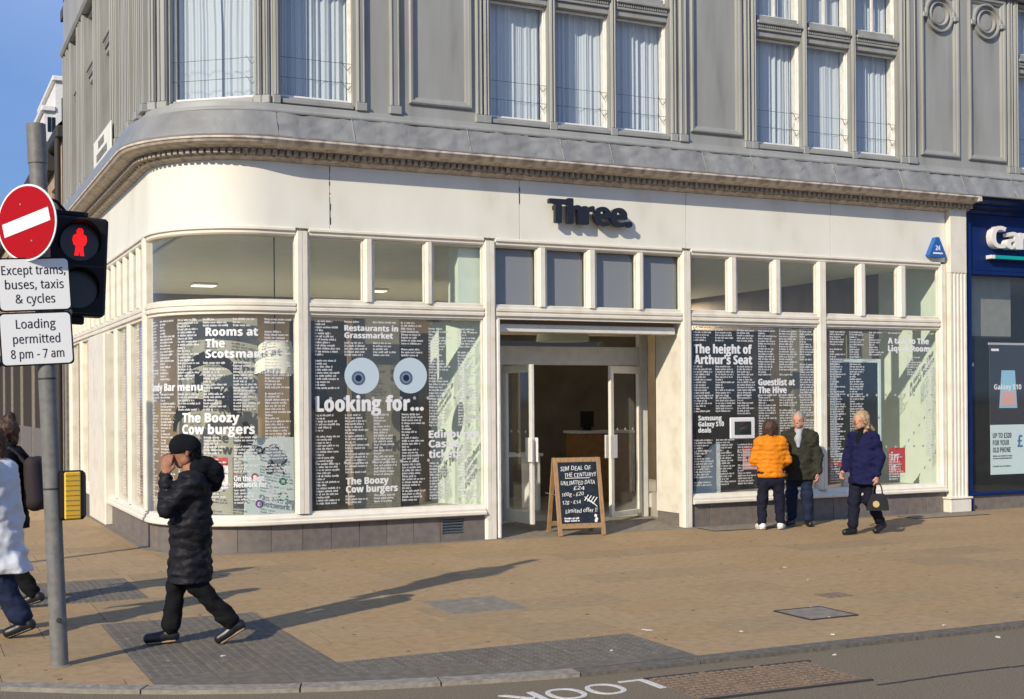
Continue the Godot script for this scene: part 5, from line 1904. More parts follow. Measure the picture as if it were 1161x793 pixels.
# ---------------------------------------------------------------- the blue shop next door
func make_neighbour() -> void:
	var n := thing("blue_shopfront", "blue phone shop front with glass window next to the cream shop", "shop")
	var bp: Material = M.blue_paint
	part("end_post", bx(V(8.5, 0.0, -0.2), V(8.62, 4.95, 0.03), 0.01), bp, n)
	part("fascia", bx(V(8.622, 3.93, -0.2), V(13.0, 4.86, -0.02), 0.006), bp, n)
	var mb := MB.new()
	mb.sweep(front(8.5, 13.0), [[-0.2, 4.862], [0.0, 4.862], [0.05, 4.9], [0.2, 4.95], [0.22, 4.99], [0.3, 5.03], [0.3, 5.065], [-0.2, 5.07]], true)
	part("cornice", mb, bp, n)
	part("lintel", bx(V(8.622, 3.86, -0.2), V(13.0, 3.928, 0.01), 0.01), bp, n)
	part("sill", bx(V(8.622, 0.24, -0.2), V(13.0, 0.29, 0.02), 0.01), bp, n)
	part("plinth", bx(V(8.622, -0.02, -0.2), V(13.0, 0.238, -0.03)), M.plinth_stone, n)
	pane(n, 8.62, 13.0, 0.29, 3.86, -0.08, M.shop_glass)
	# letters
	var x := 8.99
	for q in [["C", 0.32], ["a", 0.27], ["r", 0.2]]:
		var x0 := x
		text_on(n, "sign_letter", q[0], 0.36, q[1], M.shop_letter, func(p): return V(x0 + p.x, 4.3 + p.y, -0.019 + p.z), 0.13, 700)
		x += q[1] + 0.012
	part("sign_bar", bx(V(9.07, 4.125, -0.019), V(12.5, 4.185, 0.1), 0.004), M.turquoise, n)
	part("bar_end", bx(V(8.98, 4.125, -0.019), V(9.068, 4.185, 0.1), 0.004), M.shop_letter, n)
	# room behind
	part("room_floor", bx(V(8.45, -0.2, -6.0), V(13.0, 0.05, -0.21)), M.brown_wall, n)
	part("room_back", bx(V(8.45, 0.0, -6.2), V(13.0, 5.0, -6.0)), M.dim_room_wall, n)
	part("room_ceiling", bx(V(8.45, 3.87, -6.0), V(13.0, 4.0, -0.21)), M.blind_cloth, n)
	part("room_end", bx(V(12.8, 0.0, -6.0), V(13.0, 5.2, -0.21)), M.dim_room_wall, n)
	part("door_glass_number", moved(letters("14", 0.06, 0.1, 0.002), func(p): return V(8.66 + p.x, 2.36 + p.y, -0.079 + p.z)), M.sign_white, n)
	var bl := thing("roller_blind", "grey blind hanging in the upper part of the blue shop window", "blind", V(9.25, 2.88, -0.35))
	part("cloth", bx(V(-0.6, 0.0, -0.01), V(0.62, 0.98, 0.01)), M.blind_cloth, bl)
	part("bottom_bar", bx(V(-0.6, -0.03, -0.015), V(0.62, -0.001, 0.015)), M.dark_panel, bl)
	var cb := thing("grey_cabinet", "grey cabinets stacked behind the glass of the blue shop", "cabinet", V(9.0, 0.05, -1.2))
	part("base_unit", bx(V(-0.4, 0.0, -0.3), V(0.3, 0.9, 0.3), 0.01), M.olive_panel, cb)
	part("upper_unit", bx(V(-0.3, 1.7, -0.2), V(0.6, 2.4, 0.2), 0.01), M.olive_panel, cb)
	part("post", bx(V(-0.36, 0.9, -0.25), V(-0.3, 2.4, -0.2)), M.steel, cb)
	mb = MB.new()
	for k in 8:
		var t0 := PI * k / 8.0
		var t1 := PI * (k + 1) / 8.0
		mb.lathe([[sin(t0) * 0.13, 1.45 - cos(t0) * 0.13], [sin(t1) * 0.13, 1.45 - cos(t1) * 0.13]], 16, V(-0.1, 0, 0.0))
	part("black_globe", mb, M.plastic_black, cb)
	var po := thing("phone_poster", "dark phone poster with a pale blue handset and white lettering in the blue shop window", "poster", V(9.62, 1.4, -0.14))
	part("sheet", bx(V(-0.45, -0.1, -0.012), V(0.9, 1.32, 0.0), 0.004), M.poster_dark, po)
	part("top_edge", bx(V(-0.47, 1.322, -0.016), V(0.92, 1.36, 0.006), 0.003), M.sign_grey, po)
	part("maker_mark", bx(V(-0.41, 1.22, 0.0005), V(-0.24, 1.26, 0.002)), M.vinyl_white, po)
	mb = MB.new()
	mb.slabxy(PackedVector2Array([Vector2(-0.24, 0.27), Vector2(-0.18, 0.9), Vector2(0.12, 0.9), Vector2(0.17, 0.27)]), 0.001, 0.004)
	part("handset_picture", mb, M.handset_blue, po)
	mb = MB.new()
	mb.slabxy(PackedVector2Array([Vector2(-0.21, 0.31), Vector2(-0.19, 0.55), Vector2(0.12, 0.55), Vector2(0.14, 0.31)]), 0.0045, 0.006)
	part("handset_glow", mb, M.handset_pink, po)
	text_on(po, "lettering", "Galaxy S10", 0.085, 0.62, M.vinyl_white, func(p): return V(-0.36 + p.x, 0.58 + p.y, 0.0065 + p.z), 0.002, 700)
	var pb := thing("offer_poster", "pale green poster about trading in an old phone, under the dark phone poster", "poster", V(9.62, 0.56, -0.13))
	part("sheet", bx(V(-0.45, 0.0, -0.008), V(0.9, 0.83, 0.0), 0.003), M.poster_pale, pb)
	for k in 3:
		var t: String = ["UP TO £320", "FOR YOUR", "OLD PHONE"][k]
		var y0: float = [0.61, 0.49, 0.37][k]
		text_on(pb, "lettering", t, 0.085, [0.42, 0.37, 0.4][k], M.ink_black, func(p): return V(-0.4 + p.x, y0 + p.y, 0.0005 + p.z), 0.002, 700)
	text_on(pb, "lettering", "£", 0.2, 0.12, M.poster_blue, func(p): return V(0.16 + p.x, 0.45 + p.y, 0.0005 + p.z), 0.002, 700)
	for k in 3:
		part("small_print", fine_print(func(px, py): return V(-0.4 + px, py, 0.002), [0.3, 0.26, 0.13][k], [0.28, 0.24, 0.11][k], [], 0.4, 0.44), M.ink_black, pb)

# ---------------------------------------------------------------- chalkboard
func make_board() -> void:
	# front feet at (0.92, 0.19) and (1.54, 0.28); the back leg stands to the left of it and behind
	var a := Vector2(0.93, 0.2)
	var b := Vector2(1.55, 0.29)
	var u := (b - a).normalized()
	var bd := thing("chalkboard", "wooden framed chalkboard with handwritten phone offers standing at the shop doorway", "chalkboard", V((a.x + b.x) * 0.5, 0.003, (a.y + b.y) * 0.5), -atan2(u.y, u.x))
	var lean := 0.2
	var half := node("front_panel", bd)
	half.transform = Transform3D(Basis(Vector3.RIGHT, -lean), V(0, 0, 0.0))
	var back := node("rear_panel", bd)
	var hgt := 1.08
	for h in [[half, 1.0], [back, -1.0]]:
		var p: Node3D = h[0]
		for s in [-1, 1]:
			part("leg", bx(V(s * 0.315 - 0.03, 0.0, -0.016), V(s * 0.315 + 0.03, hgt, 0.016), 0.004), M.timber, p)
		part("top_rail", bx(V(-0.284, hgt - 0.065, -0.015), V(0.284, hgt - 0.002, 0.0155), 0.004), M.timber, p)
		part("bottom_rail", bx(V(-0.284, 0.1, -0.015), V(0.284, 0.17, 0.0155), 0.004), M.timber, p)
		part("slate_board", bx(V(-0.284, 0.171, -0.008), V(0.284, hgt - 0.066, 0.006)), M.chalkboard, p)
	# the rear panel leans the other way from the shared top
	var top := half.transform * V(0, hgt, 0)
	back.transform = Transform3D(Basis(Vector3.UP, PI) * Basis(Vector3.RIGHT, -0.23), Vector3.ZERO)
	var bt := back.transform * V(0, hgt, 0)
	back.position = V(0.0, top.y - bt.y, top.z - bt.z - 0.034)
	part("chain", bx(V(-0.32, 0.55, -0.62), V(-0.314, 0.558, -0.14)), M.steel, bd)
	# chalk writing
	var rr := RandomNumberGenerator.new()
	rr.seed = 5
	for q in [["SIM DEAL OF", -0.25, 0.9, 0.06, 0.44], ["THE CENTURY!!", -0.2, 0.81, 0.055, 0.46], ["UNLIMITED DATA", -0.26, 0.7, 0.055, 0.5], ["£24", -0.08, 0.63, 0.05, 0.16], ["100g - £20", -0.26, 0.545, 0.048, 0.32], ["12g - £14", -0.26, 0.44, 0.048, 0.27], ["Limited offer !!", -0.22, 0.315, 0.055, 0.46]]:
		var x0: float = q[1]
		var y0: float = q[2]
		var ph := rr.randf() * 6.0
		text_on(half, "chalk_writing", q[0], q[3], q[4], M.chalk, func(p): return V(x0 + p.x + 0.15 * p.y, y0 + p.y + 0.006 * sin(p.x * 31.0 + ph) + p.x * 0.02, 0.0065 + p.z), 0.0015, 400)
	part("underline", bx(V(-0.19, 0.792, 0.0065), V(0.17, 0.8, 0.008)), M.chalk, half)
	for k in 4:
		var m := MB.new()
		m.xf = Transform3D(Basis(Vector3.BACK, 0.9), V(0.1 + k * 0.042, 0.52 - 0.012 * k, 0.007))
		m.box(V(-0.05, -0.006, 0), V(0.05, 0.006, 0.0015))
		part("chalk_stroke", m, M.chalk, half)
	for k in 3:
		var m := MB.new()
		m.xf = Transform3D(Basis(Vector3.BACK, -0.75), V(0.11 + k * 0.05, 0.5 - k * 0.035, 0.009))
		m.box(V(-0.05, -0.005, 0), V(0.05, 0.005, 0.0015))
		part("chalk_stroke", m, M.chalk, half)
	for k in 2:
		part("printed_line", fine_print(func(px, py): return V(-0.24 + px, py, 0.0068), 0.232 - 0.034 * k, 0.222 - 0.034 * k, [], 0.2, 0.22), M.chalk, half)
	var dg := MB.new()
	for q in [[0.215, 0.27], [0.225, 0.225], [0.215, 0.2]]:
		dg.cyl(V(q[0], q[1], 0.0065), V(q[0], q[1], 0.008), 0.022, 0.022, 10)
	part("chalk_emblem", dg, M.chalk, half)

# ---------------------------------------------------------------- poles, signs, signal
func make_signals() -> void:
	var base := V(-6.11, 0.0, 5.98)
	var top := V(-6.236, 3.84, 5.92)
	var lean := (top - base).normalized()
	var pole := thing("signal_pole", "leaning grey steel pole carrying the no entry sign at the kerb", "pole", base)
	var mb := MB.new()
	mb.cyl(V(0, 0, 0), lean * 3.56, 0.06, 0.06, 24)
	part("shaft", mb, M.galvanised, pole)
	mb = MB.new()
	mb.cyl(lean * 3.562, lean * 3.84, 0.066, 0.066, 24)
	part("cap", mb, M.galvanised, pole)
	for k in 3:
		mb = MB.new()
		mb.cyl(lean * (1.25 + k * 0.78), lean * (1.262 + k * 0.78), 0.0625, 0.0625, 24)
		part("band", mb, M.gutter_dark, pole)
	mb = MB.new()
	mb.cyl(V(-0.01, 0.33, 0.055), V(-0.012, 0.33, 0.066), 0.018, 0.014, 12)
	part("plug", mb, M.gutter_dark, pole)
	mb = MB.new()
	mb.lathe([[0.082, 0.001], [0.078, 0.006], [0.061, 0.01]], 24)
	part("collar", mb, M.concrete, pole)

	var on_pole := func(y: float) -> Vector3: return base + lean * (y / lean.y)
	var face := atan2(EYE.x - base.x, EYE.z - base.z)
	# no entry disc, turned away to the left and knocked askew
	var c: Vector3 = V(-6.31, 3.126, 5.885)
	var ne := thing("no_entry_sign", "round red no entry sign with tilted white bar on the pole", "sign", c + V(0.0, 0, 0.12), face - 0.75)
	var tilt := node("disc", ne)
	tilt.rotation = Vector3(0.0, 0, 0.24)
	mb = MB.new()
	mb.cyl(V(0, 0, -0.006), V(0, 0, 0.0), 0.27, 0.27, 48)
	part("rim", mb, M.sign_white, tilt)
	mb = MB.new()
	mb.cyl(V(0, 0, 0.0005), V(0, 0, 0.003), 0.256, 0.256, 48)
	part("red_face", mb, M.sign_red, tilt)
	part("white_bar", bx(V(-0.215, -0.048, 0.0035), V(0.215, 0.048, 0.006)), M.sign_white, tilt)
	part("clip", bx(V(-0.1, -0.03, -0.06), V(0.14, 0.03, -0.0065), 0.006), M.galvanised, ne)
	for q in [[-0.05, 0.13], [0.05, -0.13]]:
		mb = MB.new()
		mb.cyl(V(q[0], q[1], 0.003), V(q[0], q[1], 0.008), 0.007, 0.006, 8)
		part("bolt", mb, M.steel, ne)

	# two plates
	var p0: Vector3 = V(-6.262, 2.695, 5.92) + V(0.0, 0, 0.085)
	for k in 2:
		var pl := thing("sign_plate", ["upper white plate reading Except trams, buses, taxis and cycles", "lower white plate reading Loading permitted 8 pm to 7 am"][k], "sign", p0 + V(0.012 * k, -0.385 * k + (0.0 if k == 0 else 0.004), 0.0), face + 0.05)
		pl.rotation.z = 0.055
		var w := 0.242
		var h := 0.188
		var outl := PackedVector2Array()
		for q in [[1, -1], [1, 1], [-1, 1], [-1, -1]]:
			for j in 5:
				var t := PI / 2 * (j / 4.0) + atan2(q[1], q[0]) - PI / 4
				outl.append(Vector2(q[0] * (w - 0.03) + cos(t) * 0.03, q[1] * (h - 0.03) + sin(t) * 0.03))
		mb = MB.new()
		mb.slabxy(outl, -0.006, 0.0)
		part("border", mb, M.plastic_black, pl)
		var inn := PackedVector2Array()
		for q in outl: inn.append(Vector2(q.x * (w - 0.011) / w, q.y * (h - 0.011) / h))
		mb = MB.new()
		mb.slabxy(inn, 0.0005, 0.003)
		part("plate_face", mb, M.sign_white, pl)
		var rows: Array = [[["Except trams,", 0.07, 0.42], ["buses, taxis", -0.03, 0.385], ["& cycles", -0.13, 0.26]], [["Loading", 0.075, 0.26], ["permitted", -0.03, 0.31], ["8 pm - 7 am", -0.135, 0.35]]][k]
		for r in rows:
			var rw: float = r[2]
			var y0: float = r[1]
			text_on(pl, "lettering", r[0], 0.062, rw, M.ink_black, func(p): return V(-rw * 0.5 + p.x, y0 + p.y, 0.0035 + p.z), 0.002, 400)
		part("clip", bx(V(-0.03 + 0.1, -0.03, -0.05), V(0.13, 0.03, -0.0065), 0.006), M.galvanised, pl)

	# pedestrian signal head
	var hd := thing("pedestrian_signal", "black pedestrian signal head showing a red standing figure", "traffic light", V(-5.945, 2.855, 5.83), face + 0.12)
	hd.rotation.z = -0.045
	var W := 0.2
	part("housing", bx(V(-W, -0.36, -0.2), V(W, 0.36, 0.0), 0.02), M.plastic_black, hd)
	for s in [1, -1]:
		var yy: float = s * 0.172
		# lens bowl and hood
		mb = MB.new()
		mb.cyl(V(0, yy, 0.0005), V(0, yy, 0.006), 0.135, 0.135, 32)
		part("lens", mb, M.lens_dark, hd)
		mb = MB.new()
		for j in 22:
			var t0 := -0.35 + (PI + 0.7) * j / 22.0
			var t1 := -0.35 + (PI + 0.7) * (j + 1) / 22.0
			var l0 := 0.03 + 0.13 * maxf(0.0, sin(t0))
			var l1 := 0.03 + 0.13 * maxf(0.0, sin(t1))
			var d0 := V(cos(t0), sin(t0), 0)
			var d1 := V(cos(t1), sin(t1), 0)
			mb.quadn(V(0, yy, 0) + d0 * 0.15, V(0, yy, 0) + d1 * 0.15, V(0, yy, l1) + d1 * 0.145, V(0, yy, l0) + d0 * 0.145, d0, d1, d1, d0)
			mb.quadn(V(0, yy, 0) + d0 * 0.142, V(0, yy, 0) + d1 * 0.142, V(0, yy, l1) + d1 * 0.138, V(0, yy, l0) + d0 * 0.138, -d0, -d1, -d1, -d0)
		part("hood", mb, M.plastic_black, hd)
		part("door_seam", bx(V(-W + 0.01, yy - 0.172, 0.0005), V(W - 0.01, yy - 0.168, 0.003)), M.lens_dark, hd)
	# the lit figure
	mb = MB.new()
	var man := PackedVector2Array([Vector2(-0.034, -0.1), Vector2(-0.03, -0.075), Vector2(-0.026, -0.03), Vector2(-0.04, -0.02), Vector2(-0.05, 0.01), Vector2(-0.045, 0.045), Vector2(-0.022, 0.058), Vector2(-0.024, 0.082), Vector2(-0.012, 0.1), Vector2(0.012, 0.1), Vector2(0.024, 0.082), Vector2(0.022, 0.058), Vector2(0.045, 0.045), Vector2(0.05, 0.01), Vector2(0.04, -0.02), Vector2(0.026, -0.03), Vector2(0.03, -0.075), Vector2(0.036, -0.1), Vector2(0.006, -0.1), Vector2(0.0, -0.06), Vector2(-0.006, -0.1)])
	var m2 := PackedVector2Array()
	for q in man: m2.append(q + Vector2(0, 0.172))
	mb.slabxy(m2, 0.0065, 0.01)
	part("lit_figure", mb, M.red_man, hd)
	part("bracket", bx(V(-0.2, -0.42, -0.12), V(0.06, -0.362, -0.04), 0.008), M.plastic_black, hd)
	part("bracket", bx(V(-0.2, 0.362, -0.12), V(0.06, 0.4, -0.04), 0.008), M.plastic_black, hd)
	mb = MB.new()
	mb.cyl(V(-0.06, -0.34, 0.0), V(-0.06, -0.34, 0.03), 0.03, 0.026, 14)
	part("sensor", mb, M.sign_grey, hd)
	mb = MB.new()
	mb.tube([V(-0.1, 0.4, -0.08), V(-0.16, 0.46, -0.06), V(-0.24, 0.47, -0.02), V(-0.27, 0.4, 0.0)], 0.012, 8)
	part("cable", mb, M.plastic_black, hd)
	# glow of the lit figure on its own hood
	var lamp := OmniLight3D.new()
	lamp.name = "figure_light"
	lamp.position = V(0, 0.172, 0.03)
	lamp.light_color = Color(1, 0.06, 0.03)
	lamp.light_energy = 0.004
	lamp.light_size = 0.05
	lamp.omni_range = 2.0
	lamp.shadow_enabled = true
	hd.add_child(lamp)

	# push button box
	var pb := thing("push_button_box", "yellow pedestrian push button box on the side of the pole", "button box", on_pole.call(1.205) + V(0.13, 0, 0.06), face + 0.32)
	part("case", bx(V(-0.085, -0.175, -0.1), V(0.1, 0.175, -0.002), 0.02), M.plastic_black, pb)
	part("front_face", bx(V(-0.062, -0.168, -0.001), V(0.055, 0.168, 0.02), 0.01), M.button_yellow, pb)
	for k in 9:
		part("rib", bx(V(-0.058, -0.14 + k * 0.035, 0.02), V(0.05, -0.136 + k * 0.035, 0.0225)), M.timber, pb)
	part("side_window", bx(V(0.058, -0.15, -0.003), V(0.094, 0.15, 0.012), 0.006), M.lens_dark, pb)

	# another pole, out of the picture, whose thin shadow falls across the corner
	var p2 := thing("signal_pole", "second grey steel pole at the side street kerb throwing a thin shadow to the corner", "pole", V(-7.38, 0, 0.6))
	mb = MB.new()
	mb.cyl(V(0, 0, 0), V(0, 3.7, 0), 0.06, 0.06, 20)
	part("shaft", mb, M.galvanised, p2)
	mb = MB.new()
	mb.cyl(V(0, 3.702, 0), V(0, 3.98, 0), 0.066, 0.066, 20)
	part("cap", mb, M.galvanised, p2)

# ---------------------------------------------------------------- side street
func make_side_street() -> void:
	var t := thing("stone_terrace", "sandstone terrace with dark slate eaves beyond the corner building on the side street", "building")
	var X := -4.3
	var st: Material = M.sandstone
	var z0 := -10.35
	var bay := 3.4
	for k in 14:
		var za := z0 - k * bay
		var zb := za - bay
		# pier, upper window, ground floor opening
		part("wall", bx(V(X, 3.4, zb + 2.3), V(X + 0.5, 7.0, za)), st, t)
		part("wall", bx(V(X, 3.4, zb), V(X + 0.5, 4.2, zb + 2.299)), st, t)
		part("wall", bx(V(X, 6.3, zb), V(X + 0.5, 7.0, zb + 2.299)), st, t)
		part("wall", bx(V(X, 4.2, zb), V(X + 0.5, 6.3, zb + 1.1)), st, t)
		var w := node("window", t)
		part("frame", bx(V(X + 0.2, 4.2, zb + 1.101), V(X + 0.25, 6.3, zb + 2.299)), M.white_paint, w)
		part("glass", bx(V(X + 0.17, 4.27, zb + 1.17), V(X + 0.199, 6.23, zb + 2.23)), M.screen_black, w)
		part("pilaster", bx(V(X - 0.005, 0.0, zb + 2.9), V(X + 0.4, 3.3, za - 0.001), 0.02), M.concrete, t)
		part("shop_window", bx(V(X + 0.03, 1.3, zb), V(X + 0.3, 3.2, zb + 2.899)), M.shaded_window, t)
		part("stall_riser", bx(V(X - 0.02, -0.02, zb), V(X + 0.31, 1.3, zb + 2.899)), M.plinth_stone, t)
		part("shop_fascia", bx(V(X - 0.1, 3.2, zb), V(X + 0.4, 3.398, za - 0.001) + V(0, 0, 0)), M.gutter_dark, t)
	var zl := z0 - 14 * bay
	part("eaves", bx(V(X - 0.14, 7.002, z0 - 1.7), V(X + 0.5, 7.25, z0), 0.03), M.gutter_dark, t)
	part("eaves", bx(V(X - 0.16, 6.62, zl), V(X + 0.5, 7.25, z0 - 1.702), 0.03), M.gutter_dark, t)
	var mb := MB.new()
	mb.quad(V(X - 0.1, 7.26, z0), V(X - 0.1, 7.26, zl), V(X + 3.0, 10.2, zl), V(X + 3.0, 10.2, z0), Vector3.UP)
	mb.quad(V(X + 3.0, 10.2, z0), V(X + 3.0, 10.2, zl), V(X + 7.0, 7.0, zl), V(X + 7.0, 7.0, z0), Vector3.UP)
	part("roof", mb, M.slate, t)
	mb = MB.new()
	mb.tri(V(X, 7.0, zl), V(X + 3.0, 10.2, zl), V(X + 7.0, 7.0, zl), Vector3.FORWARD, Vector3.FORWARD, Vector3.FORWARD)
	part("gable", mb, st, t)
	part("back_wall", bx(V(X + 6.5, 0, zl), V(X + 7.0, 7.0, z0)), st, t)
	# a downpipe where the two buildings meet
	mb = MB.new()
	mb.cyl(V(X - 0.1, 0.0, z0 - 0.15), V(X - 0.1, 7.0, z0 - 0.15), 0.06, 0.06, 10)
	part("downpipe", mb, M.gutter_dark, t)
	# a white attic house far down the street shows over the slates
	var h := thing("white_attic_house", "white stepped attic with dark sash windows rising behind the slate eaves", "building", V(0, 0, -35))
	part("wall", bx(V(-2.33, 0.0, -6.0), V(-1.93, 12.85, 0.0)), M.white_paint, h)
	part("wall", bx(V(-1.928, 0.0, -6.0), V(4.0, 14.0, 0.05)), M.white_paint, h)
	part("cornice", bx(V(-2.45, 12.852, -6.0), V(-1.93, 13.06, 0.12), 0.03), M.white_paint, h)
	part("cornice", bx(V(-2.05, 14.002, -6.0), V(4.1, 14.2, 0.17), 0.03), M.white_paint, h)
	for k in 2:
		var w := node("window", h)
		part("sash", bx(V(-2.22 + k * 0.16, 12.1, 0.002), V(-2.09 + k * 0.16, 12.65, 0.02)), M.screen_black, w)
	for k in 3:
		var w := node("window", h)
		part("sash", bx(V(-1.72 + k * 0.5, 12.2, 0.052), V(-1.5 + k * 0.5, 13.4, 0.07)), M.screen_black, w)
	mb = MB.new()
	mb.xf = Transform3D.IDENTITY
	mb.quad(V(-2.6, 9.2, 0.5), V(4.2, 9.2, 0.5), V(4.2, 10.6, 0.06), V(-2.45, 10.6, 0.06), V(0, 1, 1))
	part("roof_apron", mb, M.slate, h)

# ---------------------------------------------------------------- people
# a person faces +z in its own axes; its left is +x
func mirror(c: Array) -> Array:
	var o := c.duplicate()
	o[0] = Vector3(-c[0].x, c[0].y, c[0].z)
	o[1] = Vector3(-c[1].x, c[1].y, c[1].z)
	return o

func head_caps(f := 1.0) -> Array:
	var l := [
		[V(0, 0.035, -0.025), V(0, 0.035, 0.018), 0.084, 0.08, 1.08, 1.0],
		[V(0, -0.02, 0.035), V(0, -0.075, 0.052), 0.06, 0.036, 1.0, 1.0],
		[V(-0.032, -0.05, 0.012), V(0.032, -0.05, 0.012), 0.042, 0.042],
		[V(0, 0.005, 0.09), V(0, -0.026, 0.104), 0.009, 0.013],
		[V(-0.032, 0.024, 0.076), V(0.032, 0.024, 0.076), 0.016, 0.016],
		[V(-0.014, -0.06, 0.083), V(0.014, -0.06, 0.083), 0.009, 0.009],
		[V(-0.083, -0.012, -0.008), V(-0.086, 0.018, -0.014), 0.011, 0.015, 1.6, 1.0],
		[V(0.083, -0.012, -0.008), V(0.086, 0.018, -0.014), 0.011, 0.015, 1.6, 1.0],
	]
	return l

func hand_caps(curl: float, side: float) -> Array:
	# wrist at the origin, fingers along -y, palm towards -x * side, thumb towards +z
	var l := [[V(0, -0.01, 0), V(0, -0.075, 0), 0.024, 0.03, 1.5, 0.85], [V(0, 0.04, 0), V(0, -0.01, 0), 0.024, 0.024]]
	var lens := [0.075, 0.085, 0.078, 0.06]
	for k in 4:
		var z := 0.03 - k * 0.02
		var p := V(0, -0.09, z)
		var ang := 0.15
		for j in 3:
			var seg: float = lens[k] * [0.45, 0.32, 0.23][j]
			ang += curl * [0.5, 0.9, 0.6][j]
			var q := p + V(-side * sin(ang), -cos(ang), 0) * seg
			l.append([p, q, 0.0095 - j * 0.001, 0.0085 - j * 0.001])
			p = q
	var t0 := V(0, -0.03, 0.026)
	var t1 := V(-side * 0.012, -0.062, 0.05)
	var t2 := V(-side * (0.02 + 0.02 * curl), -0.095, 0.05 - 0.012 * curl)
	l.append([t0, t1, 0.013, 0.011])
	l.append([t1, t2, 0.011, 0.009])
	return l

func place_caps(caps: Array, xf: Transform3D) -> Array:
	var out: Array = []
	for c in caps:
		var o: Array = c.duplicate()
		o[0] = xf * c[0]
		o[1] = xf * c[1]
		out.append(o)
	return out

# fine strands lying along the surface of those capsules
func strands(mb: MB, caps: Array, n: int, length: float, width: float, wild: float, sd: int, lift := 0.004) -> void:
	var rr := RandomNumberGenerator.new()
	rr.seed = sd
	for k in n:
		var c: Array = caps[rr.randi() % caps.size()]
		var t := rr.randf()
		var ax: Vector3 = c[0].lerp(c[1], t)
		var r: float = lerpf(c[2], c[3], t)
		var dv := Vector3(rr.randfn(), rr.randfn(), rr.randfn()).normalized()
		var p := ax + dv * (r + lift)
		var side := dv.cross(Vector3.DOWN + Vector3(rr.randfn(), rr.randfn(), rr.randfn()) * wild)
		if side.length() < 0.01: continue
		side = side.normalized()
		var along := side.cross(dv).normalized()
		if along.y > 0.0: along = -along
		along = (along + Vector3(rr.randfn(), rr.randfn(), rr.randfn()) * wild * 0.5 + dv * wild * 0.6).normalized()
		var l := length * rr.randf_range(0.5, 1.2)
		var q := p + along * l * 0.5 - dv * 0.002
		var e := q + along * l * 0.5 - dv * 0.006 * (1.0 - wild)
		var w := side * width
		mb.quad(p - w * 0.5, p + w * 0.5, q + w, q - w, dv)
		mb.tri(q - w, q + w, e, dv, dv, dv)

# s: neck, head position, head turn, arms [[shoulder, elbow, wrist] left, right], legs [[hip, knee, ankle, toe] left, right], curl
func make_person(label: String, at: Vector3, dir: Vector2, s: Dictionary) -> Node3D:
	var p := thing("person", label, "person", at, atan2(dir.x, dir.y))
	var skin: Material = M[s.get("skin", "skin")]
	# the body itself: one surface, with finer grids for head and hands
	var body := MB.new()
	var caps: Array = []
	var head_at: Vector3 = s.head
	caps.append([s.pelvis, s.chest, 0.11, 0.12, 0.8, 1.15])
	caps.append([s.chest, s.neck, 0.12, 0.06, 0.8, 1.1])
	caps.append([s.neck, head_at + V(0, -0.05, -0.01), 0.052, 0.05])
	for a in s.arms:
		caps.append([s.chest + V(0, 0.06, 0), a[0], 0.06, 0.045])
		caps.append([a[0], a[1], 0.043, 0.034])
		caps.append([a[1], a[2], 0.034, 0.025])
	for l in s.legs:
		caps.append([l[0], l[1], 0.075, 0.048])
		caps.append([l[1], l[2], 0.046, 0.032])
		caps.append([l[2] + V(0, -0.02, 0), l[3], 0.032, 0.024])
	net(body, caps, 0.02, 50.0)
	body.xf = Transform3D(Basis.from_euler(s.get("head_turn", Vector3.ZERO)), head_at)
	net(body, head_caps(), 0.0065, 130.0)
	body.xf = Transform3D.IDENTITY
	for k in 2:
		var a: Array = s.arms[k]
		var side := 1.0 if k == 0 else -1.0
		var down: Vector3 = (s.hand_dir[k] if s.has("hand_dir") else (a[2] - a[1])).normalized()
		var fz := V(0, 0, 1) if absf(down.z) < 0.8 else V(0, 1, 0)
		if s.has("thumb_dir"): fz = s.thumb_dir[k]
		var bx_ := (-down).cross(fz).normalized()
		var hz := bx_.cross(-down).normalized()
		body.xf = Transform3D(Basis(bx_, -down, hz), a[2])
		net(body, hand_caps(s.get("curl", 0.5), side), 0.0055, 220.0)
	part("body", body, skin, p)
	var hx := Transform3D(Basis.from_euler(s.get("head_turn", Vector3.ZERO)), head_at)
	for e in [-1, 1]:
		var eye := MB.new()
		eye.xf = hx
		net(eye, [[V(e * 0.031 - 0.006, 0.002, 0.083), V(e * 0.031 + 0.006, 0.002, 0.083), 0.0085, 0.0085]], 0.004, 200.0)
		part("eye", eye, M.ink_black, p)
	var mouth := MB.new()
	mouth.xf = hx
	net(mouth, [[V(-0.017, -0.059, 0.087), V(0.017, -0.059, 0.087), 0.0055, 0.0055]], 0.0035, 200.0)
	part("mouth", mouth, M.lips, p)
	# garments: [name, caps, material, cell, k, quilt, step, quilt low, quilt high, cut low, cut high]
	for g in s.wear:
		var mb := MB.new()
		if g.get("on_head", false): mb.xf = hx
		net(mb, g.caps, g.get("cell", 0.014), g.get("k", 50.0), g.get("quilt", 0.0), g.get("step", 0.08), g.get("qlo", -1e9), g.get("qhi", 1e9), g.get("cut", -1e9), g.get("wrinkle", 0.0), g.get("wfreq", 9.0))
		part(g.name, mb, M[g.mat], p)
		if g.name == "hair" or g.name == "hood":
			var sm := MB.new()
			if g.get("on_head", false): sm.xf = hx
			strands(sm, g.caps, 900 if g.name == "hair" else 1400, 0.055 if g.name == "hair" else 0.035, 0.0016, 0.25 if g.name == "hair" else 0.9, 5)
			part("hair_strands" if g.name == "hair" else "fur_trim", sm, M[g.mat], p).set_meta("kind", "stuff")
	return p

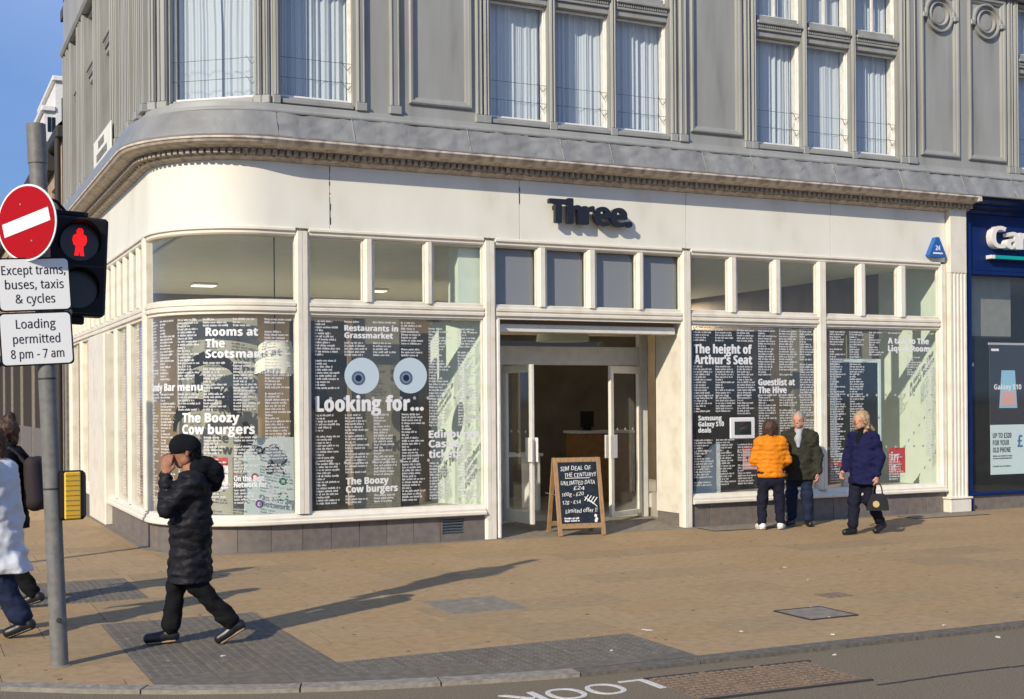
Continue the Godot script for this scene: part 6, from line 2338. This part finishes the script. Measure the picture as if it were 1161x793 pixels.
func shoes(legs: Array, mat: String, sole: String) -> Array:
	var out: Array = []
	for l in legs:
		var ank: Vector3 = l[2]
		var toe: Vector3 = l[3]
		var heel: Vector3 = ank + (ank - l[1]).normalized() * 0.045 - (toe - ank).normalized() * 0.03
		out.append({"name": "shoe", "mat": mat, "cell": 0.008, "k": 90.0, "caps": [[heel, toe, 0.04, 0.032, 1.05, 1.0], [ank, heel, 0.042, 0.042], [heel.lerp(toe, 0.5), toe, 0.042, 0.036, 0.95, 1.0]]})
		var dn: Vector3 = (heel - ank + V(0, -0.001, 0)).normalized()
		var fw: Vector3 = (toe - heel).normalized()
		var un: Vector3 = (dn - fw * dn.dot(fw)).normalized() * 0.034
		out.append({"name": "sole", "mat": sole, "cell": 0.008, "k": 120.0, "caps": [[heel + un - fw * 0.012, toe + un + fw * 0.005, 0.014, 0.012, 0.32, 1.0]]})
	return out

func trousers(legs: Array, mat: String, waist: Vector3, r: Array) -> Dictionary:
	# r: hip, knee, ankle radius
	var caps: Array = [[waist, waist + V(0, -0.1, 0), 0.12, 0.12, 0.78, 1.1]]
	for l in legs:
		caps.append([l[0], l[1], r[0], r[1]])
		caps.append([l[1], l[2] + (l[1] - l[2]).normalized() * (r[2] - 0.035), r[1], r[2]])
	return {"name": "trousers", "mat": mat, "caps": caps, "k": 55.0, "cell": 0.013, "wrinkle": 0.02, "wfreq": 7.0}

func make_people() -> void:
	# ---- woman in the long black coat, walking left, hands at her face
	var legs := [[V(0.075, 0.84, -0.02), V(0.07, 0.46, -0.03), V(0.07, 0.15, -0.3), V(0.07, 0.045, -0.2)], [V(-0.075, 0.84, 0.02), V(-0.07, 0.46, 0.12), V(-0.065, 0.095, 0.17), V(-0.065, 0.045, 0.33)]]
	var arms := [[V(0.165, 1.27, -0.01), V(0.19, 1.06, 0.19), V(0.085, 1.31, 0.19)], [V(-0.165, 1.27, -0.01), V(-0.17, 1.06, 0.19), V(-0.06, 1.32, 0.2)]]
	var wear: Array = [trousers(legs, "trouser_black", V(0, 0.86, 0), [0.09, 0.066, 0.074])]
	wear.append({"name": "coat", "mat": "coat_black", "cell": 0.0125, "k": 45.0, "quilt": 0.0062, "step": 0.075, "wrinkle": 0.022, "cut": 0.48, "caps": [
		[V(0, 1.2, -0.01), V(0, 0.95, 0.01), 0.145, 0.146, 0.82, 1.0], [V(0, 0.95, 0.01), V(0, 0.4, 0.02), 0.148, 0.165, 0.88, 0.98],
		[V(-0.13, 1.26, -0.01), V(0.13, 1.26, -0.01), 0.075, 0.075],
		[arms[0][0], arms[0][1], 0.064, 0.055], [arms[0][1], arms[0][2] + V(0, -0.02, 0), 0.055, 0.042],
		[arms[1][0], arms[1][1], 0.064, 0.055], [arms[1][1], arms[1][2] + V(0, -0.02, 0), 0.055, 0.042]]})
	wear.append({"name": "hood", "wrinkle": 0.016, "wfreq": 10.0, "mat": "hat_black", "cell": 0.0115, "k": 60.0, "caps": [[V(-0.09, 1.34, -0.06), V(0, 1.31, -0.15), 0.06, 0.085], [V(0.09, 1.34, -0.06), V(0, 1.31, -0.15), 0.06, 0.085], [V(-0.09, 1.36, -0.04), V(0.09, 1.36, -0.04), 0.05, 0.05], [V(0, 1.38, -0.1), V(0, 1.22, -0.17), 0.07, 0.05]]})
	wear.append({"name": "knit_hat", "mat": "hat_black", "on_head": true, "cell": 0.009, "k": 90.0, "cut": 0.012, "caps": [[V(0, 0.035, -0.022), V(0, 0.055, 0.01), 0.102, 0.098, 1.05, 0.95]]})
	wear.append({"name": "hair", "wrinkle": 0.011, "wfreq": 18.0, "mat": "trouser_black", "on_head": true, "cell": 0.01, "k": 90.0, "caps": [[V(0, 0.0, -0.05), V(0, -0.07, -0.05), 0.07, 0.06]]})
	wear.append_array(shoes(legs, "shoe_black", "sole_tan"))
	make_person("person in long black quilted coat and knit hat, hands raised to the face", V(-5.1, 0.0, 5.6), Vector2(-0.96, -0.2), {"skin": "skin_brown", "pelvis": V(0, 0.88, 0), "chest": V(0, 1.18, 0), "neck": V(0, 1.33, 0), "head": V(0, 1.47, 0.045), "head_turn": Vector3(0.22, 0.05, 0), "arms": arms, "legs": legs, "wear": wear, "curl": 0.35, "hand_dir": [V(-0.12, 0.98, -0.1), V(0.12, 0.98, -0.1)], "thumb_dir": [V(0.2, 0.2, -1), V(-0.2, 0.2, -1)]})

	# ---- woman in the orange jacket, back to the street
	legs = [[V(0.085, 0.8, 0), V(0.12, 0.43, 0.01), V(0.135, 0.09, -0.02), V(0.16, 0.04, 0.13)], [V(-0.085, 0.8, 0), V(-0.12, 0.43, 0.02), V(-0.135, 0.09, 0.0), V(-0.19, 0.04, 0.13)]]
	arms = [[V(0.17, 1.24, 0), V(0.235, 0.98, 0.02), V(0.12, 0.98, 0.24)], [V(-0.17, 1.24, 0), V(-0.235, 0.98, 0.02), V(-0.12, 0.98, 0.24)]]
	wear = [trousers(legs, "trouser_navy", V(0, 0.82, 0), [0.098, 0.07, 0.062])]
	wear.append({"name": "jacket", "mat": "jacket_orange", "cell": 0.0125, "k": 45.0, "quilt": 0.0048, "step": 0.062, "wrinkle": 0.018, "cut": 0.74, "caps": [
		[V(0, 1.16, 0), V(0, 0.7, 0), 0.13, 0.148, 0.75, 1.05], [V(-0.12, 1.23, 0), V(0.12, 1.23, 0), 0.085, 0.085],
		[V(0, 1.28, -0.01), V(0, 1.36, 0.0), 0.075, 0.065],
		[arms[0][0], arms[0][1], 0.064, 0.056], [arms[0][1], arms[0][2], 0.056, 0.042], [arms[1][0], arms[1][1], 0.064, 0.056], [arms[1][1], arms[1][2], 0.056, 0.042]]})
	wear.append({"name": "hair", "wrinkle": 0.011, "wfreq": 18.0, "mat": "hair_brown", "on_head": true, "cell": 0.009, "k": 70.0, "caps": [[V(0, 0.04, -0.03), V(0, 0.05, 0.0), 0.1, 0.095], [V(-0.06, 0.0, -0.03), V(-0.07, -0.07, -0.02), 0.05, 0.036], [V(0.06, 0.0, -0.03), V(0.07, -0.07, -0.02), 0.05, 0.036], [V(0, 0.0, -0.06), V(0, -0.08, -0.06), 0.065, 0.045]]})
	wear.append_array(shoes(legs, "shoe_white", "shoe_white"))
	make_person("person in a bright orange padded jacket facing the window, back to the street", V(3.97, 0.0, 0.82), Vector2(0.42, -0.9), {"pelvis": V(0, 0.84, 0), "chest": V(0, 1.12, 0), "neck": V(0, 1.27, 0), "head": V(0, 1.42, 0.03), "head_turn": Vector3(0.25, -0.1, 0), "arms": arms, "legs": legs, "wear": wear, "curl": 0.8})

	# ---- man in the dark olive jacket
	legs = [[V(0.085, 0.83, 0), V(0.11, 0.45, 0.02), V(0.12, 0.09, 0.0), V(0.17, 0.04, 0.16)], [V(-0.085, 0.83, 0), V(-0.11, 0.45, 0.02), V(-0.12, 0.09, 0.0), V(-0.16, 0.04, 0.16)]]
	arms = [[V(0.19, 1.3, 0), V(0.26, 1.02, -0.02), V(0.27, 0.78, 0.05)], [V(-0.19, 1.3, 0), V(-0.26, 1.02, 0.0), V(-0.22, 0.84, 0.16)]]
	wear = [trousers(legs, "denim", V(0, 0.85, 0), [0.1, 0.078, 0.07])]
	wear.append({"name": "jacket", "mat": "jacket_olive", "wrinkle": 0.028, "wfreq": 6.5, "cell": 0.0125, "k": 42.0, "cut": 0.67, "caps": [
		[V(0, 1.2, 0), V(0, 0.64, 0.01), 0.152, 0.168, 0.78, 1.05], [V(-0.14, 1.29, 0), V(0.14, 1.29, 0), 0.09, 0.09],
		[arms[0][0], arms[0][1], 0.078, 0.065], [arms[0][1], arms[0][2], 0.065, 0.05], [arms[1][0], arms[1][1], 0.078, 0.065], [arms[1][1], arms[1][2], 0.065, 0.05],
		[V(-0.1, 1.37, -0.05), V(0.1, 1.37, -0.05), 0.05, 0.05], [V(-0.1, 1.37, -0.04), V(-0.05, 1.3, 0.1), 0.035, 0.03], [V(0.1, 1.37, -0.04), V(0.05, 1.3, 0.1), 0.035, 0.03]]})
	wear.append({"name": "shirt", "mat": "shirt_grey", "cell": 0.011, "k": 70.0, "caps": [[V(0, 1.37, 0.06), V(0.0, 1.27, 0.135), 0.05, 0.04, 0.9, 1.0], [V(0, 1.27, 0.135), V(0.01, 1.16, 0.165), 0.04, 0.022, 0.9, 1.0]]})
	wear.append({"name": "hair", "wrinkle": 0.011, "wfreq": 18.0, "mat": "hair_grey", "on_head": true, "cell": 0.008, "k": 90.0, "cut": 0.02, "caps": [[V(0, 0.042, -0.035), V(0, 0.055, -0.005), 0.093, 0.084, 1.05, 1.0]]})
	wear.append_array(shoes(legs, "shoe_black", "shoe_black"))
	make_person("grey haired person in a dark olive jacket and jeans standing beside the orange jacket", V(4.68, 0.0, 0.56), Vector2(-0.72, 0.7), {"pelvis": V(0, 0.86, 0), "chest": V(0, 1.18, 0), "neck": V(0, 1.36, 0), "head": V(0, 1.535, 0.03), "head_turn": Vector3(0.05, -0.15, 0.06), "arms": arms, "legs": legs, "wear": wear, "curl": 0.6})

	# ---- woman in the navy coat walking left with a handbag
	legs = [[V(0.08, 0.85, -0.02), V(0.075, 0.47, -0.04), V(0.07, 0.14, -0.27), V(0.07, 0.045, -0.16)], [V(-0.08, 0.85, 0.02), V(-0.075, 0.47, 0.1), V(-0.07, 0.09, 0.14), V(-0.075, 0.04, 0.29)]]
	arms = [[V(0.175, 1.33, -0.01), V(0.24, 1.06, -0.05), V(0.23, 0.8, -0.01)], [V(-0.175, 1.33, -0.01), V(-0.24, 1.07, 0.02), V(-0.23, 0.85, 0.14)]]
	wear = [trousers(legs, "trouser_navy", V(0, 0.86, 0), [0.1, 0.078, 0.068])]
	wear.append({"name": "coat", "mat": "coat_blue", "wrinkle": 0.026, "wfreq": 6.5, "cell": 0.0125, "k": 42.0, "cut": 0.69, "caps": [
		[V(0, 1.22, -0.01), V(0, 0.98, 0.0), 0.14, 0.135, 0.78, 1.02], [V(0, 0.98, 0.0), V(0, 0.62, 0.01), 0.138, 0.175, 0.82, 0.95], [V(-0.12, 1.33, -0.01), V(0.12, 1.33, -0.01), 0.07, 0.07],
		[arms[0][0], arms[0][1], 0.072, 0.06], [arms[0][1], arms[0][2] + V(0, 0.04, 0), 0.06, 0.052], [arms[1][0], arms[1][1], 0.072, 0.06], [arms[1][1], arms[1][2] + V(0, 0.03, -0.02), 0.06, 0.052],
		[V(-0.03, 1.2, 0.135), V(0.0, 0.72, 0.185), 0.016, 0.02]]})
	wear.append({"name": "jumper", "mat": "hat_black", "cell": 0.01, "k": 70.0, "caps": [[V(0, 1.36, 0.0), V(0, 1.43, 0.015), 0.072, 0.06], [V(0, 1.34, 0.06), V(0, 1.24, 0.1), 0.05, 0.04]]})
	wear.append({"name": "hair", "wrinkle": 0.011, "wfreq": 18.0, "mat": "hair_blonde", "on_head": true, "cell": 0.0085, "k": 75.0, "caps": [[V(0, 0.05, -0.035), V(0, 0.06, 0.0), 0.094, 0.084], [V(-0.07, 0.02, -0.02), V(-0.085, -0.09, -0.02), 0.036, 0.028], [V(0.07, 0.02, -0.02), V(0.085, -0.09, -0.02), 0.036, 0.028], [V(0, 0.0, -0.07), V(0, -0.12, -0.075), 0.065, 0.045], [V(0.05, -0.06, -0.08), V(0.1, -0.13, -0.13), 0.035, 0.018], [V(-0.06, 0.05, 0.05), V(-0.09, -0.02, 0.03), 0.026, 0.02], [V(0.06, 0.05, 0.05), V(0.09, -0.02, 0.03), 0.026, 0.02]]})
	wear.append_array(shoes(legs, "shoe_black", "shoe_black"))
	var bd := Vector2(-0.97, 0.16).normalized()
	var bat := V(4.68, 0.0, 1.93)
	make_person("blonde person in a navy blue coat walking past the right window with a handbag", bat, bd, {"pelvis": V(0, 0.87, 0), "chest": V(0, 1.2, 0), "neck": V(0, 1.38, 0), "head": V(0, 1.545, 0.035), "head_turn": Vector3(0.05, 0.1, 0), "arms": arms, "legs": legs, "wear": wear, "curl": 1.0})
	# her handbag hangs from the left hand
	var hand := bat + Basis(Vector3.UP, atan2(bd.x, bd.y)) * V(0.23, 0.7, -0.01)
	var bag := thing("handbag", "black handbag with a round tan emblem carried by the navy coat", "bag", hand + V(0, -0.36, 0), atan2(bd.x, bd.y) + PI / 2 - 0.75)
	bag.scale = Vector3.ONE * 0.85
	var mb := MB.new()
	mb.slabxy(PackedVector2Array([Vector2(-0.17, 0.0), Vector2(0.17, 0.0), Vector2(0.155, 0.15), Vector2(0.1, 0.26), Vector2(-0.1, 0.26), Vector2(-0.155, 0.15)]), -0.055, 0.055)
	part("pouch", mb, M.bag_black, bag)
	for s in [-1, 1]:
		mb = MB.new()
		var pts: Array = []
		for k in 9:
			var t := PI * k / 8.0
			pts.append(V(cos(t) * 0.075, 0.25 + sin(t) * 0.19, s * 0.03 * (1.0 - sin(t) * 0.7)))
		mb.tube(pts, 0.008, 8)
		part("handle", mb, M.bag_black, bag)
	for s in [-1, 1]:
		mb = MB.new()
		mb.cyl(V(-0.03, 0.1, s * 0.056), V(-0.03, 0.1, s * 0.066), 0.055, 0.05, 20)
		part("emblem", mb, M.bag_disc, bag)

	# ---- dark jacket with rucksack, behind the white coat at the left edge
	legs = [[V(0.08, 0.85, -0.02), V(0.075, 0.47, -0.03), V(0.07, 0.12, -0.24), V(0.07, 0.045, -0.12)], [V(-0.08, 0.85, 0.02), V(-0.075, 0.47, 0.11), V(-0.07, 0.09, 0.16), V(-0.075, 0.04, 0.31)]]
	arms = [[V(0.18, 1.36, -0.01), V(0.22, 1.08, -0.06), V(0.2, 0.88, 0.1)], [V(-0.18, 1.36, -0.01), V(-0.22, 1.08, 0.0), V(-0.2, 0.9, 0.16)]]
	wear = [trousers(legs, "trouser_black", V(0, 0.87, 0), [0.1, 0.078, 0.07])]
	wear.append({"name": "jacket", "mat": "jacket_dark", "wrinkle": 0.025, "cell": 0.0135, "k": 42.0, "cut": 0.72, "caps": [
		[V(0, 1.26, 0), V(0, 0.7, 0), 0.155, 0.175, 0.76, 1.02], [V(-0.13, 1.36, -0.01), V(0.13, 1.36, -0.01), 0.085, 0.085], [V(0, 1.4, -0.02), V(0, 1.47, 0.0), 0.085, 0.07],
		[arms[0][0], arms[0][1], 0.075, 0.064], [arms[0][1], arms[0][2], 0.064, 0.05], [arms[1][0], arms[1][1], 0.075, 0.064], [arms[1][1], arms[1][2], 0.064, 0.05]]})
	wear.append({"name": "hair", "wrinkle": 0.011, "wfreq": 18.0, "mat": "hair_brown", "on_head": true, "cell": 0.009, "k": 75.0, "caps": [[V(0, 0.04, -0.035), V(0, 0.055, -0.005), 0.095, 0.085], [V(0, 0.0, -0.07), V(0, -0.09, -0.07), 0.06, 0.045], [V(0, 0.13, -0.06), V(0, 0.14, -0.06), 0.045, 0.045]]})
	wear.append({"name": "ear_muff", "mat": "scarf_red", "on_head": true, "cell": 0.008, "k": 90.0, "caps": [[V(0.085, -0.01, 0.0), V(0.1, -0.01, 0.0), 0.04, 0.035]]})
	wear.append_array(shoes(legs, "shoe_black", "shoe_black"))
	var dd := Vector2(-0.93, -0.36)
	var dat := V(-6.24, 0.0, 3.0)
	make_person("person in a black jacket with hair tied up walking behind the white coat", dat, dd, {"pelvis": V(0, 0.88, 0), "chest": V(0, 1.22, 0), "neck": V(0, 1.42, 0), "head": V(0, 1.6, 0.035), "head_turn": Vector3(0.05, 0.1, 0), "arms": arms, "legs": legs, "wear": wear, "curl": 0.6})
	var ru := thing("rucksack", "dark rucksack worn on the back of the black jacket", "bag", dat, atan2(dd.x, dd.y))
	mb = MB.new()
	net(mb, [[V(-0.08, 1.3, -0.24), V(-0.08, 0.98, -0.26), 0.08, 0.1], [V(0.08, 1.3, -0.24), V(0.08, 0.98, -0.26), 0.08, 0.1]], 0.014, 45.0)
	part("sack", mb, M.rucksack, ru)
	mb = MB.new()
	net(mb, [[V(-0.05, 1.06, -0.36), V(0.05, 1.06, -0.36), 0.06, 0.06, 1.0, 1.4]], 0.014, 60.0)
	part("pocket", mb, M.rucksack, ru)
	for s in [-1, 1]:
		mb = MB.new()
		mb.tube([V(s * 0.1, 1.3, -0.2), V(s * 0.12, 1.46, -0.06), V(s * 0.12, 1.4, 0.1), V(s * 0.12, 1.15, 0.15)], 0.018, 8)
		part("strap", mb, M.rucksack, ru)

	# ---- white coat at the left edge
	legs = [[V(0.08, 0.83, -0.02), V(0.075, 0.46, -0.04), V(0.07, 0.13, -0.22), V(0.07, 0.045, -0.1)], [V(-0.08, 0.83, 0.02), V(-0.075, 0.46, 0.12), V(-0.07, 0.09, 0.18), V(-0.075, 0.04, 0.33)]]
	arms = [[V(0.185, 1.33, -0.01), V(0.24, 1.05, 0.05), V(0.2, 0.92, 0.26)], [V(-0.185, 1.33, -0.01), V(-0.23, 1.05, 0.05), V(-0.19, 0.92, 0.26)]]
	wear = [trousers(legs, "denim", V(0, 0.85, 0), [0.105, 0.092, 0.09])]
	wear.append({"name": "coat", "mat": "coat_white", "wrinkle": 0.03, "wfreq": 4.0, "cell": 0.0135, "k": 42.0, "cut": 0.52, "caps": [
		[V(0, 1.24, -0.01), V(0, 0.95, 0.0), 0.16, 0.165, 0.78, 1.0], [V(0, 0.95, 0.0), V(0, 0.45, 0.01), 0.165, 0.205, 0.82, 0.95], [V(-0.14, 1.33, -0.01), V(0.14, 1.33, -0.01), 0.085, 0.085],
		[arms[0][0], arms[0][1], 0.08, 0.068], [arms[0][1], arms[0][2], 0.068, 0.055], [arms[1][0], arms[1][1], 0.08, 0.068], [arms[1][1], arms[1][2], 0.068, 0.055],
		[V(0.1, 0.62, -0.17), V(0.12, 0.5, -0.2), 0.05, 0.06], [V(-0.02, 0.66, -0.19), V(-0.03, 0.5, -0.22), 0.04, 0.05]]})
	wear.append({"name": "hair", "wrinkle": 0.011, "wfreq": 18.0, "mat": "hair_brown", "on_head": true, "cell": 0.009, "k": 75.0, "caps": [[V(0, 0.04, -0.035), V(0, 0.055, -0.005), 0.095, 0.085], [V(0, 0.0, -0.07), V(0, -0.1, -0.06), 0.065, 0.05]]})
	wear.append_array(shoes(legs, "shoe_black", "shoe_black"))
	make_person("person in a white coat and dark jeans walking out of the left edge", V(-6.43, 0.0, 4.57), Vector2(-0.93, -0.36), {"pelvis": V(0, 0.86, 0), "chest": V(0, 1.2, 0), "neck": V(0, 1.38, 0), "head": V(0, 1.55, 0.06), "head_turn": Vector3(0.1, 0.0, 0), "arms": arms, "legs": legs, "wear": wear, "curl": 0.6})

func _ready() -> void:
	rng.seed = 20190
	make_materials()
	set_view()
	make_ground()
	make_shopfront()
	make_side_street()
	make_neighbour()
	make_shop_contents()
	make_fittings()
	make_board()
	make_signals()
	make_people()
